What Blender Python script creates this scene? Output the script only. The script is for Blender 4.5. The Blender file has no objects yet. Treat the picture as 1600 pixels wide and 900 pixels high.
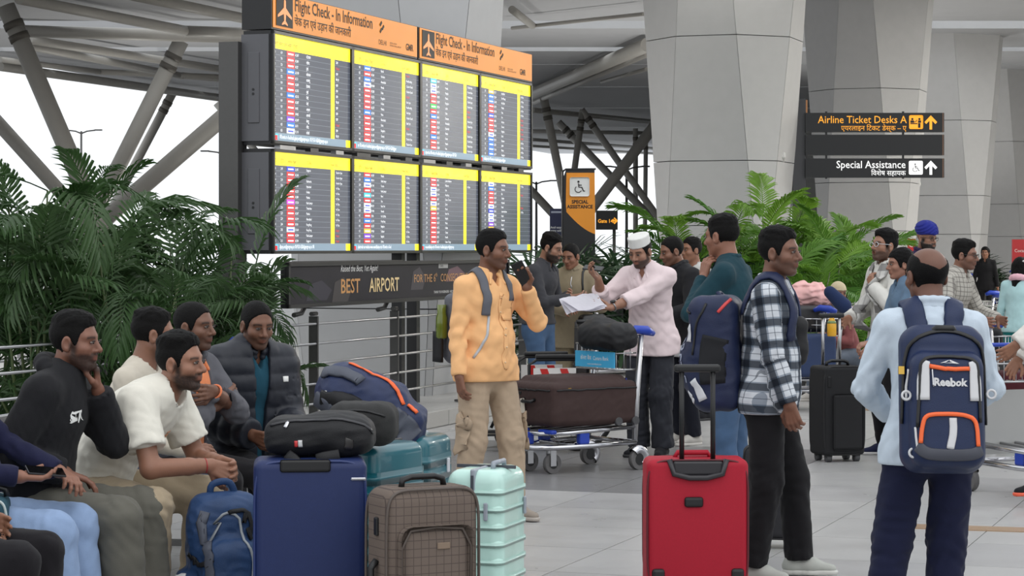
import bpy, bmesh, math, random
import numpy as np
from mathutils import Vector, Matrix
random.seed(7); np.random.seed(7)
S = bpy.context.scene
COL = S.collection
F = 3600.0; HZ = 387.0; CAMZ = 1.6        # focal length and eye line for a 1600x900 frame
# ---------------------------------------------------------------- camera, sky, lights, exposure
cam = bpy.data.cameras.new('camera'); camo = bpy.data.objects.new('camera', cam); COL.objects.link(camo)
camo.location = (0, 0, CAMZ); camo.rotation_euler = (math.pi/2, 0, 0)
cam.sensor_width = 36; cam.lens = 36*F/1600; cam.shift_y = -(450-HZ)/1600
cam.clip_start = .1; cam.clip_end = 1000
S.camera = camo
S.view_settings.view_transform = 'Standard'; S.view_settings.look = 'None'
S.view_settings.gamma = 1; S.view_settings.exposure = 0.3
S.view_settings.use_curve_mapping = False
w = bpy.data.worlds.new('overcast_sky'); S.world = w; w.use_nodes = True
w.node_tree.nodes['Background'].inputs[0].default_value = (.93, .965, 1, 1)
w.node_tree.nodes['Background'].inputs[1].default_value = 1.0
sun = bpy.data.lights.new('hazy_sun', 'SUN'); sun.energy = .55; sun.angle = 1.2; sun.color = (1, .98, .95)
suno = bpy.data.objects.new('hazy_sun', sun); COL.objects.link(suno)
suno.rotation_euler = (math.radians(34), 0, math.radians(28))
# ---------------------------------------------------------------- small helpers
def U(px, py, k):                         # a place seen at (px,py) where one metre spans k pixels
    return Vector(((px-800)/k, F/k, CAMZ-(py-HZ)/k))
AX = math.atan2(2070-800, F)              # the building's long axis, off the view axis
ua = Vector((math.sin(AX), math.cos(AX), 0)); va = Vector((math.cos(AX), -math.sin(AX), 0))
MATS = {}
def mat(name, col, rough=.6, metal=0, var=.12, scale=30, bump=.0, bscale=200, emit=None, es=1, spec=.5, coat=0, attr=None, sheen=0, trans=0):
    if name in MATS: return MATS[name]
    m = bpy.data.materials.new(name); m.use_nodes = True; nt = m.node_tree; N = nt.nodes; L = nt.links
    b = N['Principled BSDF']; MATS[name] = m
    b.inputs['Roughness'].default_value = rough; b.inputs['Metallic'].default_value = metal
    b.inputs['Specular IOR Level'].default_value = spec; b.inputs['Coat Weight'].default_value = coat
    b.inputs['Sheen Weight'].default_value = sheen; b.inputs['Transmission Weight'].default_value = trans
    tc = N.new('ShaderNodeTexCoord')
    nz = N.new('ShaderNodeTexNoise'); nz.inputs['Scale'].default_value = scale; nz.inputs['Detail'].default_value = 3
    L.new(tc.outputs['Object'], nz.inputs['Vector'])
    mx = N.new('ShaderNodeMix'); mx.data_type = 'RGBA'
    c = Vector(col[:3])
    mx.inputs[6].default_value = (*(c*(1-var)), 1); mx.inputs[7].default_value = (*[min(1, x) for x in c*(1+var)], 1)
    L.new(nz.outputs['Fac'], mx.inputs[0]); L.new(mx.outputs[2], b.inputs['Base Color'])
    if attr:
        at = N.new('ShaderNodeAttribute'); at.attribute_name = 'tint'
        sp = N.new('ShaderNodeSeparateColor'); L.new(at.outputs['Color'], sp.inputs[0])
        prev = mx.outputs[2]
        for i, cc in enumerate(attr):
            m2 = N.new('ShaderNodeMix'); m2.data_type = 'RGBA'; L.new(sp.outputs[i], m2.inputs[0])
            L.new(prev, m2.inputs[6]); m2.inputs[7].default_value = (*cc, 1); prev = m2.outputs[2]
        L.new(prev, b.inputs['Base Color'])
    if bump:
        n2 = N.new('ShaderNodeTexNoise'); n2.inputs['Scale'].default_value = bscale; n2.inputs['Detail'].default_value = 2
        L.new(tc.outputs['Object'], n2.inputs['Vector'])
        bp = N.new('ShaderNodeBump'); bp.inputs['Strength'].default_value = bump; bp.inputs['Distance'].default_value = .004
        L.new(n2.outputs['Fac'], bp.inputs['Height']); L.new(bp.outputs[0], b.inputs['Normal'])
    if emit:
        b.inputs['Emission Color'].default_value = (*emit, 1); b.inputs['Emission Strength'].default_value = es
    return m
def srgb(r, g, b):
    return tuple(((x/255)/12.92 if x/255 <= .04045 else ((x/255+.055)/1.055)**2.4) for x in (r, g, b))
def cloth(name, rgb, rough=.9, var=.08, bump=.25, bscale=350, sheen=0.05): return mat(name, srgb(*rgb), rough, 0, var, 25, bump, bscale, spec=.25, sheen=sheen)
def plast(name, rgb, rough=.35, **k): return mat(name, srgb(*rgb), rough, var=.04, **k)
def metal(name, rgb, rough=.3): return mat(name, srgb(*rgb), rough, 1, .06, 8)

def tag(o, label=None, cat=None, group=None, kind=None):
    if label: o['label'] = label
    if cat: o['category'] = cat
    if group: o['group'] = group
    if kind: o['kind'] = kind
    return o
def thing(name, label=None, cat=None, loc=(0, 0, 0), rotz=0, group=None, kind=None):
    o = bpy.data.objects.new(name, None); COL.objects.link(o); o.empty_display_size = .1
    o.location = loc; o.rotation_euler = (0, 0, rotz)
    return tag(o, label, cat, group, kind)
def link(name, me, m=None, parent=None, loc=None, smooth=False):
    o = bpy.data.objects.new(name, me); COL.objects.link(o)
    if m is not None:
        for x in (m if isinstance(m, (list, tuple)) else [m]): me.materials.append(x)
    if smooth: me.shade_smooth()
    if parent is not None: o.parent = parent
    if loc is not None: o.location = loc
    return o
def from_bm(bm, name='mesh'):
    me = bpy.data.meshes.new(name); bm.normal_update(); bm.to_mesh(me); bm.free(); return me
def pyd(v, f, name='mesh'):
    me = bpy.data.meshes.new(name); me.from_pydata([tuple(map(float, x)) for x in v], [], f); me.update(); return me
def frame_m(o, x, y, z):
    m = Matrix((x, y, z)).transposed().to_4x4(); m.translation = o; return m
class G:                                   # collects shapes into one mesh
    def __init__(s): s.bm = bmesh.new()
    def box(s, c, d, M=None, bev=0, seg=2):
        r = bmesh.ops.create_cube(s.bm, size=1); vs = r['verts']
        bmesh.ops.scale(s.bm, vec=d, verts=vs)
        if bev:
            es = list({e for v in vs for e in v.link_edges})
            rb = bmesh.ops.bevel(s.bm, geom=es, offset=bev, segments=seg, profile=.5, affect='EDGES')
            vs = list({v for f in rb['faces'] for v in f.verts} | {v for v in vs if v.is_valid})
            vs = s._isl(vs)
        bmesh.ops.translate(s.bm, vec=c, verts=vs)
        if M is not None: bmesh.ops.transform(s.bm, matrix=M, verts=vs)
        return s
    def _isl(s, vs):
        seen = set(vs); st = list(vs)
        while st:
            v = st.pop()
            for e in v.link_edges:
                o = e.other_vert(v)
                if o not in seen: seen.add(o); st.append(o)
        return list(seen)
    def tube(s, pts, r, n=10, cap=True, flat=None):
        pts = [Vector(p) for p in pts]; rr = r if isinstance(r, (list, tuple)) else [r]*len(pts)
        rings = []; up = None
        for i, p in enumerate(pts):
            a = pts[max(0, i-1)]; b = pts[min(len(pts)-1, i+1)]; t = (b-a).normalized()
            if up is None:
                up = Vector((0, 0, 1)) if abs(t.z) < .9 else Vector((1, 0, 0))
            x = t.cross(up).normalized(); y = x.cross(t).normalized(); up = y
            fl = flat or 1
            rings.append([s.bm.verts.new(p+(x*math.cos(q)*fl+y*math.sin(q))*rr[i]) for q in [2*math.pi*j/n for j in range(n)]])
        for A, B in zip(rings, rings[1:]):
            for j in range(n): s.bm.faces.new((A[j], A[(j+1) % n], B[(j+1) % n], B[j])).smooth = True
        if cap:
            s.bm.faces.new(rings[0][::-1]); s.bm.faces.new(rings[-1])
        return s
    def cyl(s, a, b, r, n=16, r2=None): return s.tube([a, b], [r, r if r2 is None else r2], n)
    def ring(s, c, axis, R, r, n=24, m=8, arc=2*math.pi, start=0):
        axis = Vector(axis).normalized(); x = axis.orthogonal().normalized(); y = axis.cross(x)
        full = arc > 6.28; rings = []
        for i in range(n if full else n+1):
            q = start+arc*i/n; d = x*math.cos(q)+y*math.sin(q)
            rings.append([s.bm.verts.new(Vector(c)+d*(R+r*math.cos(p))+axis*r*math.sin(p)) for p in [2*math.pi*j/m for j in range(m)]])
        pr = list(zip(rings, rings[1:]))
        if full: pr.append((rings[-1], rings[0]))
        for A, B in pr:
            for j in range(m): s.bm.faces.new((A[j], B[j], B[(j+1) % m], A[(j+1) % m])).smooth = True
        return s
    def prism(s, poly, M, h):               # poly in (x,y) of M, from z=0 to h
        n = len(poly)
        A = [s.bm.verts.new(M @ Vector((x, y, 0))) for x, y in poly]; B = [s.bm.verts.new(M @ Vector((x, y, h))) for x, y in poly]
        s.bm.faces.new(A[::-1]); s.bm.faces.new(B)
        for i in range(n): s.bm.faces.new((A[i], A[(i+1) % n], B[(i+1) % n], B[i]))
        return s
    def sphere(s, c, r, M=None, u=16, v=10):
        rr = bmesh.ops.create_uvsphere(s.bm, u_segments=u, v_segments=v, radius=1)
        bmesh.ops.scale(s.bm, vec=r if isinstance(r, (tuple, list, Vector)) else (r, r, r), verts=rr['verts'])
        if M is not None: bmesh.ops.transform(s.bm, matrix=M, verts=rr['verts'])
        bmesh.ops.translate(s.bm, vec=c, verts=rr['verts'])
        for f in {f for q in rr['verts'] for f in q.link_faces}: f.smooth = True
        return s
    def obj(s, name, m, parent=None, loc=None, smooth=False):
        bmesh.ops.recalc_face_normals(s.bm, faces=s.bm.faces)
        return link(name, from_bm(s.bm, name), m, parent, loc, smooth)
def dup(o, parent=None, **kw):
    c = o.copy(); COL.objects.link(c); c.parent = parent
    for ch in list(o.children): dup(ch, c)
    for a, b in kw.items(): c[a] = b
    return c
# ---------------------------------------------------------------- writing
TSC = bpy.data.scenes.new('lettering_workbench')   # letters are shaped here, then the scene is removed
def textmesh(s, size, align='LEFT', sx=1, bold=0, space=1, extr=0, lines=1.0, res=2, va_='BOTTOM_BASELINE'):
    c = bpy.data.curves.new('writing', 'FONT'); c.body = s; c.size = size; c.align_x = align
    c.resolution_u = res; c.offset = bold; c.space_character = space; c.extrude = extr; c.space_line = lines
    o = bpy.data.objects.new('writing', c); TSC.collection.objects.link(o); vl = TSC.view_layers[0]
    vl.update(); dg = vl.depsgraph
    me = bpy.data.meshes.new_from_object(o.evaluated_get(dg), depsgraph=dg)
    bpy.data.objects.remove(o); bpy.data.curves.remove(c)
    me.materials.clear()
    if sx != 1: me.transform(Matrix.Diagonal((sx, 1, 1, 1)))
    return me
def joinmeshes(items, name='writing'):       # [(mesh, matrix, material index)]
    bm = bmesh.new()
    for me, M, mi in items:
        me.transform(M); n0 = len(bm.faces); bm.from_mesh(me); bm.faces.ensure_lookup_table()
        for f in bm.faces[n0:]: f.material_index = mi
        bpy.data.meshes.remove(me)
    return from_bm(bm, name)
def T(x=0, y=0, z=0): return Matrix.Translation((x, y, z))
def writing(name, s, size, M, m, parent, align='LEFT', **k):
    me = textmesh(s, size, align, **k); me.transform(M); return link(name, me, m, parent)
# ---------------------------------------------------------------- smooth solids from distance fields
def A3(v): return np.array(tuple(v), dtype=np.float32)
def smin(a, b, k):
    if k <= 1e-6: return np.minimum(a, b)
    h = np.clip(.5+.5*(b-a)/k, 0, 1); return b+(a-b)*h-k*h*(1-h)
def smax(a, b, k): return -smin(-a, -b, k)
def cone(P, a, b, r1, r2, wide=None, flat=1):
    a = A3(a); b = A3(b); ab = b-a; L2 = float(ab@ab)+1e-9; q = P-a
    t = np.clip(q@ab/L2, 0, 1); q = q-t[:, None]*ab
    if wide is not None:
        ax = ab/math.sqrt(L2); w_ = A3(wide); w_ = w_-ax*(w_@ax); w_ /= np.linalg.norm(w_)+1e-9; n_ = np.cross(ax, w_)
        qn = q@n_; return np.sqrt(np.maximum((q*q).sum(1)+qn*qn*(flat*flat-1), 0))-(r1+(r2-r1)*t)
    return np.sqrt((q*q).sum(1))-(r1+(r2-r1)*t)
def ell(P, c, r, R=None):
    q = P-A3(c)
    if R is not None: q = q@R                # rows: q expressed in columns of R
    r = A3(r); k0 = np.sqrt(((q/r)**2).sum(1)); k1 = np.sqrt(((q/(r*r))**2).sum(1))+1e-9
    return k0*(k0-1)/k1
def rbox(P, c, h, r, R=None):
    q = P-A3(c)
    if R is not None: q = q@R
    q = np.abs(q)-(A3(h)-r)
    return np.sqrt((np.maximum(q, 0)**2).sum(1))+np.minimum(q.max(1), 0)-r
def folds(P, seed, f=28., n=4, aniso=(1, 1, 2.2)):
    rs = np.random.RandomState(seed); o = np.zeros(len(P), np.float32)
    for i in range(n):
        d = rs.normal(size=3)*A3(aniso); d = d/np.linalg.norm(d)*f*(.6+.9*rs.rand()); e = rs.normal(size=3)*f*.25
        o += np.sin(P@d.astype(np.float32)+rs.rand()*6.3+2.0*np.sin(P@e.astype(np.float32)+rs.rand()*6.3))
    return o/n
def netmesh(fn, lo, hi, vox):
    lo = A3(lo); hi = A3(hi); B = 4
    nb = np.maximum(np.ceil((hi-lo)/(B*vox)).astype(int), 1)
    I = np.indices(nb).reshape(3, -1).T
    cc = (lo+(I*B+(B-1)/2)*vox).astype(np.float32); d = fn(cc)
    m = np.abs(d) < vox*B*1.75
    V = np.repeat(np.repeat(np.repeat(np.where(d > 0, 1., -1.).reshape(nb), B, 0), B, 1), B, 2).astype(np.float32)
    off = np.indices((B, B, B)).reshape(3, -1).T
    J = (I[m][:, None, :]*B+off[None]).reshape(-1, 3)
    V[J[:, 0], J[:, 1], J[:, 2]] = fn((lo+J*vox).astype(np.float32))
    V[0] = V[-1] = 1; V[:, 0] = V[:, -1] = 1; V[:, :, 0] = V[:, :, -1] = 1
    s = V < 0; c = [a-1 for a in V.shape]
    sl = lambda A, i, j, k: A[i:i+c[0], j:j+c[1], k:k+c[2]]
    cnt = sum(sl(s, i, j, k).astype(np.int8) for i in (0, 1) for j in (0, 1) for k in (0, 1))
    act = (cnt > 0) & (cnt < 8); C = np.argwhere(act); n = len(C)
    idx = np.full(act.shape, -1, np.int64); idx[act] = np.arange(n)
    acc = np.zeros((n, 3)); num = np.zeros(n)
    for ax in range(3):
        o1, o2 = [q for q in range(3) if q != ax]
        for u in (0, 1):
            for v in (0, 1):
                p = C.copy(); p[:, o1] += u; p[:, o2] += v; q = p.copy(); q[:, ax] += 1
                a = V[p[:, 0], p[:, 1], p[:, 2]]; b = V[q[:, 0], q[:, 1], q[:, 2]]
                x = (a < 0) != (b < 0); t = np.where(x, a/np.where(x, a-b, 1), 0)
                pos = p.astype(float); pos[:, ax] += t; acc[x] += pos[x]; num[x] += 1
    vs = lo+acc/np.maximum(num, 1)[:, None]*vox
    quads = []
    for ax in range(3):
        o1, o2 = [(1, 2), (2, 0), (0, 1)][ax]
        a = [slice(1, -1)]*3; a[ax] = slice(0, -1); b = [slice(1, -1)]*3; b[ax] = slice(1, None)
        x = s[tuple(a)] != s[tuple(b)]; E = np.argwhere(x)
        off = np.array([1, 1, 1]); off[ax] = 0; E = E+off
        ins = s[E[:, 0], E[:, 1], E[:, 2]]
        def at(i, j):
            q = E.copy(); q[:, o1] -= i; q[:, o2] -= j; return idx[q[:, 0], q[:, 1], q[:, 2]]
        Q = np.stack([at(1, 1), at(0, 1), at(0, 0), at(1, 0)], 1); Q[~ins] = Q[~ins][:, ::-1]; quads.append(Q)
    Q = np.concatenate(quads); Q = Q[(Q >= 0).all(1)]
    return vs.astype(np.float32), Q
def npmesh(vs, Q, name='mesh'):
    me = bpy.data.meshes.new(name); me.vertices.add(len(vs)); me.vertices.foreach_set('co', vs.astype(np.float32).ravel())
    me.loops.add(Q.size); me.loops.foreach_set('vertex_index', Q.astype(np.int32).ravel())
    me.polygons.add(len(Q)); me.polygons.foreach_set('loop_start', np.arange(0, Q.size, Q.shape[1], dtype=np.int32))
    me.update(calc_edges=True); me.shade_smooth(); return me
def grad(fn, P, e=.002):
    g = np.stack([fn(P+A3([e if i == j else 0 for j in range(3)]))-fn(P-A3([e if i == j else 0 for j in range(3)])) for i in range(3)], 1)
    return g/(np.linalg.norm(g, axis=1, keepdims=True)+1e-9)
def project(fn, P, off=0, it=8):
    P = np.array(P, dtype=np.float32)
    for _ in range(it):
        P = P-(.8*(fn(P)-off))[:, None]*grad(fn, P)
    return P, grad(fn, P)
def resample(pts, n):
    P = np.array([tuple(p) for p in pts], dtype=float)
    if len(P) > 2:                          # Catmull-Rom through the points
        Q = []; X = np.vstack([2*P[0]-P[1], P, 2*P[-1]-P[-2]])
        for i in range(1, len(X)-2):
            for t in np.linspace(0, 1, 12, endpoint=False):
                a, b, c, d = X[i-1:i+3]
                Q.append(.5*(2*b+(c-a)*t+(2*a-5*b+4*c-d)*t*t+(3*b-a-3*c+d)*t**3))
        Q.append(P[-1]); P = np.array(Q)
    L = np.r_[0, np.cumsum(np.linalg.norm(np.diff(P, axis=0), axis=1))]
    return np.stack([np.interp(np.linspace(0, L[-1], n), L, P[:, i]) for i in range(3)], 1)
def ribbon(fn, pts, width, thick, n=24, off=None, g=None):
    """a strap lying on the surface of fn along pts"""
    P = resample(pts, n)
    if fn is not None: P, Nn = project(fn, P, thick*.5 if off is None else off)
    else: Nn = np.tile(A3(g), (n, 1))
    tg = np.gradient(P, axis=0); tg /= np.linalg.norm(tg, axis=1, keepdims=True)+1e-9
    sd = np.cross(tg, Nn); sd /= np.linalg.norm(sd, axis=1, keepdims=True)+1e-9; Nn = np.cross(sd, tg)
    wd = np.broadcast_to(np.array(width, dtype=float), (n,)) if np.isscalar(width) else np.interp(np.linspace(0, 1, n), np.linspace(0, 1, len(width)), width)
    prof = [(-1, -.2), (-.8, 1), (0, 1.15), (.8, 1), (1, -.2), (0, -1)]; vs = []; fs = []; m = len(prof)
    for i in range(n):
        for a, b in prof: vs.append(P[i]+sd[i]*a*wd[i]*.5+Nn[i]*b*thick*.5)
    for i in range(n-1):
        for j in range(m): fs.append((i*m+j, (i+1)*m+j, (i+1)*m+(j+1) % m, i*m+(j+1) % m))
    fs.append(tuple(range(m))); fs.append(tuple(range((n-1)*m, n*m))[::-1])
    me = pyd(vs, fs); me.shade_smooth()
    bm = bmesh.new(); bm.from_mesh(me); bmesh.ops.recalc_face_normals(bm, faces=bm.faces); bm.to_mesh(me); bm.free()
    return me
def wraptext(fn, s, size, o, x, y, off=.003, **k):
    """writing printed on the surface of fn: origin o, along x, up y"""
    me = textmesh(s, size, k.pop('align', 'CENTER'), **k); n = len(me.vertices)
    bm = bmesh.new(); bm.from_mesh(me); bmesh.ops.triangulate(bm, faces=bm.faces); bm.to_mesh(me); bm.free()
    co = np.zeros(len(me.vertices)*3, np.float32); me.vertices.foreach_get('co', co); co = co.reshape(-1, 3)
    P = A3(o)+co[:, :1]*A3(x)+co[:, 1:2]*A3(y)
    P, _ = project(fn, P, off); me.vertices.foreach_set('co', P.astype(np.float32).ravel()); me.update(); return me
# ---------------------------------------------------------------- people
def RZ(d): a = math.radians(d); return np.array([[math.cos(a), -math.sin(a), 0], [math.sin(a), math.cos(a), 0], [0, 0, 1]])
def RX(d): a = math.radians(d); return np.array([[1, 0, 0], [0, math.cos(a), -math.sin(a)], [0, math.sin(a), math.cos(a)]])
def RY(d): a = math.radians(d); return np.array([[math.cos(a), 0, math.sin(a)], [0, 1, 0], [-math.sin(a), 0, math.cos(a)]])
def nv(v): v = np.array(v, dtype=float); return v/(np.linalg.norm(v)+1e-9)
def ik(a, c, l1, l2, pole):
    a = np.array(a, float); c = np.array(c, float); d = c-a; L = np.linalg.norm(d)
    if L > (l1+l2)*.995: c = a+d/L*(l1+l2)*.995; d = c-a; L = np.linalg.norm(d)
    x = (l1*l1-l2*l2+L*L)/(2*L); h = math.sqrt(max(l1*l1-x*x, 0)); u = d/L
    p = np.array(pole, float); p = p-u*(p@u); p = nv(p); return a+u*x+p*h, c
def handprims(w, hd, hn, side, curl, s, spread=1., thumb=None):
    """fingers along hd, palm facing hn; thumb on the given side. -> cones"""
    y = nv(hd); z = -np.array(hn, float); z = nv(z-y*(z@y)); x = np.cross(y, z)*side; pr = []
    W = lambda v: np.array(w)+(x*v[0]+y*v[1]+z*v[2])*s
    for i, kx in enumerate((.030, .011, -.009, -.028)):
        kn = (kx, .088-(.004 if i in (0, 2) else .012 if i == 3 else 0), 0)
        pr.append((W((kx*.55, .008, 0)), W(kn), .0165*s, .0118*s))
        L = (.07, .078, .072, .056)[i]; cu = curl[i] if isinstance(curl, (list, tuple)) else curl
        p = np.array(kn); ang = 0; dx = kx*.9*spread
        for j, (f, r) in enumerate(((.44, .0098), (.31, .0088), (.25, .0078))):
            ang += cu*(.75, 1.0, .7)[j]
            q = p+np.array([dx*L*f*6, math.cos(ang)*L*f, -math.sin(ang)*L*f])
            pr.append((W(p), W(q), r*s, r*.9*s)); p = q
    t = thumb or (.5, .3)
    p0 = np.array((.022, .02, -.006)); p1 = p0+np.array((.026+.012*t[0], .026, -.014)); p2 = p1+np.array((.016*t[0], .032, -.014-.02*t[1])); p3 = p2+np.array((-.004+.01*t[0], .026, -.008-.02*t[1]))
    for a, b, r, r2 in ((p0, p1, .016, .0125), (p1, p2, .0118, .0098), (p2, p3, .0096, .008)): pr.append((W(a), W(b), r*s, r2*s))
    return pr
SKIN = {}
def skin(rgb, hairc=(.006, .005, .0045)):
    key = 'skin_%d_%d_%d' % rgb
    c = tuple(v*.84 for v in srgb(*rgb))
    return mat(key, c, .48, 0, .10, 40, .12, 300, spec=.45, attr=[hairc, (c[0]*.75, c[1]*.48, c[2]*.48), (.55, .5, .47)])
def head_fn(C, R, s, beard=0., mouth=0., wide=1., nose=1.):
    C = np.array(C)
    def loc(P): return ((P-A3(C))@R.astype(np.float32))/s
    def fn(P, noear=False):
        q = loc(P); q[:, 0] = np.abs(q[:, 0]); q[:, 0] /= wide
        e = lambda c, r: ell(q, c, r)
        d = e((0, -.014, .034), (.076, .096, .084))
        d = smin(d, e((0, .018, -.03), (.061, .072, .082)), .03)
        d = smin(d, cone(q, (.046, -.004, -.055), (.014, .058, -.094), .022, .02), .022)
        d = smin(d, e((0, .066, -.094), (.022, .019, .016)), .016)
        d = smin(d, cone(q, (0, .078, .026), (.042, .066, .024), .012, .012), .02)      # brow
        d = smin(d, e((.043, .052, -.026), (.022, .028, .02)), .022)                    # cheek
        d = smax(d, -e((.031, .101, .004), (.017, .016, .011)), .012)                   # eye hollow
        d = smin(d, cone(q, (0, .084, .012), (0, .1+.008*nose, -.028), .0085, .0125), .012)
        d = smin(d, e((.0145, .092, -.033), (.0095, .0125, .0085)), .006)
        d = smin(d, e((0, .079, -.056), (.026, .016, .02)), .012)                       # muzzle
        d = smin(d, cone(q, (0, .0915, -.0545), (.022, .082, -.057), .0058, .0035), .005)
        d = smin(d, cone(q, (0, .0905, -.0675-.0*mouth), (.019, .082, -.065), .0072, .0045), .005)
        if mouth: d = smax(d, -e((0, .094, -.066), (.017, .022, .017*mouth)), .004)
        if noear: return d*s
        ear = smax(e((.08, -.006, -.008), (.011, .021, .033)), -e((.091, .0, -.004), (.009, .0125, .021)), .005)
        d = smin(d, ear, .006)
        if beard:
            m = np.clip((-.036-q[:, 2]+.35*np.maximum(.05-q[:, 1], 0)*(q[:, 2] > -.06))/.02, 0, 1)*np.clip((q[:, 1]+.012)/.02, 0, 1)
            m *= 1-np.exp(-((q[:, 0]/.02)**2+((q[:, 2]+.061)/.009)**2))*(q[:, 1] > .06)
            d = d-m*beard*(.009+.0025*np.sin(q[:, 0]*700)*np.sin(q[:, 2]*600+q[:, 1]*500))
        return d*s
    return fn, loc
def hairline(q, style):
    y = q[:, 1]; x = np.abs(q[:, 0]); hl = dict(fade=.074, bald=.5, buzz=.074, long=.066).get(style, .071)
    z = np.interp(y, [-.12, -.06, -.028, -.012, .006, .02, .030, .048, .07, .12], [-.058, -.06, -.05, -.005, .012, -.018, -.012, .03, hl, hl])
    return z+np.where(y > .04, np.minimum(np.maximum(x-.03, 0)*.25, .008), 0)
def hair_fn(hf, loc, s, style, vol=1., seed=1, part=0.):
    def fn(P):
        q = loc(P); d = hf(P, True)/s; top = np.clip((q[:, 2]-.06)/.05, 0, 1)
        bump = folds(q, seed, 330, 4, (1.5, .5, 1))*.0032+folds(q, seed+3, 110, 4, (1, .6, 1))*.004
        if style == 'fade': t = .0018+top*(.014*vol)
        elif style == 'buzz': t = np.full(len(q), .004)+top*.003; bump = bump*.6
        elif style == 'long': t = .012+top*.006
        else: t = .0038+top*(.0135*vol)+np.clip((q[:, 1]-.03)/.06, 0, 1)*top*.007*vol
        if style == 'receding':
            zl = hairline(q, 'short')+np.clip((q[:, 1]-.0)/.06, 0, 1)*.03+np.where(q[:, 2] > .04, 0, 0)
            d = smax(d-.0045+bump*.2, zl-q[:, 2], .006)
            return smax(d, .062-np.sqrt((q[:, 0])**2+np.maximum(q[:, 1]+.03, 0)**2*.8+.0*q[:, 2])-np.clip(.055-q[:, 2], 0, 1)*2, .01)*s
        hd = d-t+bump*np.clip(t/.012, .3, 1)
        if style == 'long':
            lock = cone(q, (0, -.05, .02), (0, -.095, -.22), .1, .09, (1, 0, 0), 1.5)
            lock = smax(lock, .012+np.minimum(0, q[:, 2])*.0+q[:, 1]-.03, .01)+bump
            return smin(smax(hd, hairline(q, style)-.01-q[:, 2], .006), lock, .012)*s
        return smax(hd, hairline(q, style)+folds(q, seed+5, 230, 4)*.005-q[:, 2], .005)*s
    return fn
def build(fn, lo, hi, vox, name, m, parent, tint=None):
    vs, Q = netmesh(fn, lo, hi, vox); me = npmesh(vs, Q, name)
    if tint is not None:
        c = np.ones((len(vs), 4), np.float32); c[:, :3] = tint(vs)
        at = me.color_attributes.new('tint', 'FLOAT_COLOR', 'POINT'); at.data.foreach_set('color', c.ravel())
    return link(name, me, m, parent)
def bounds(pts, pad): P = np.array([tuple(p) for p in pts]); return P.min(0)-pad, P.max(0)+pad
def mergemesh(parts):
    vs = []; qs = []; n = 0
    for v, q in parts: vs.append(v); qs.append(q+n); n += len(v)
    return np.concatenate(vs), np.concatenate(qs)
HAIRM = None
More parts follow.
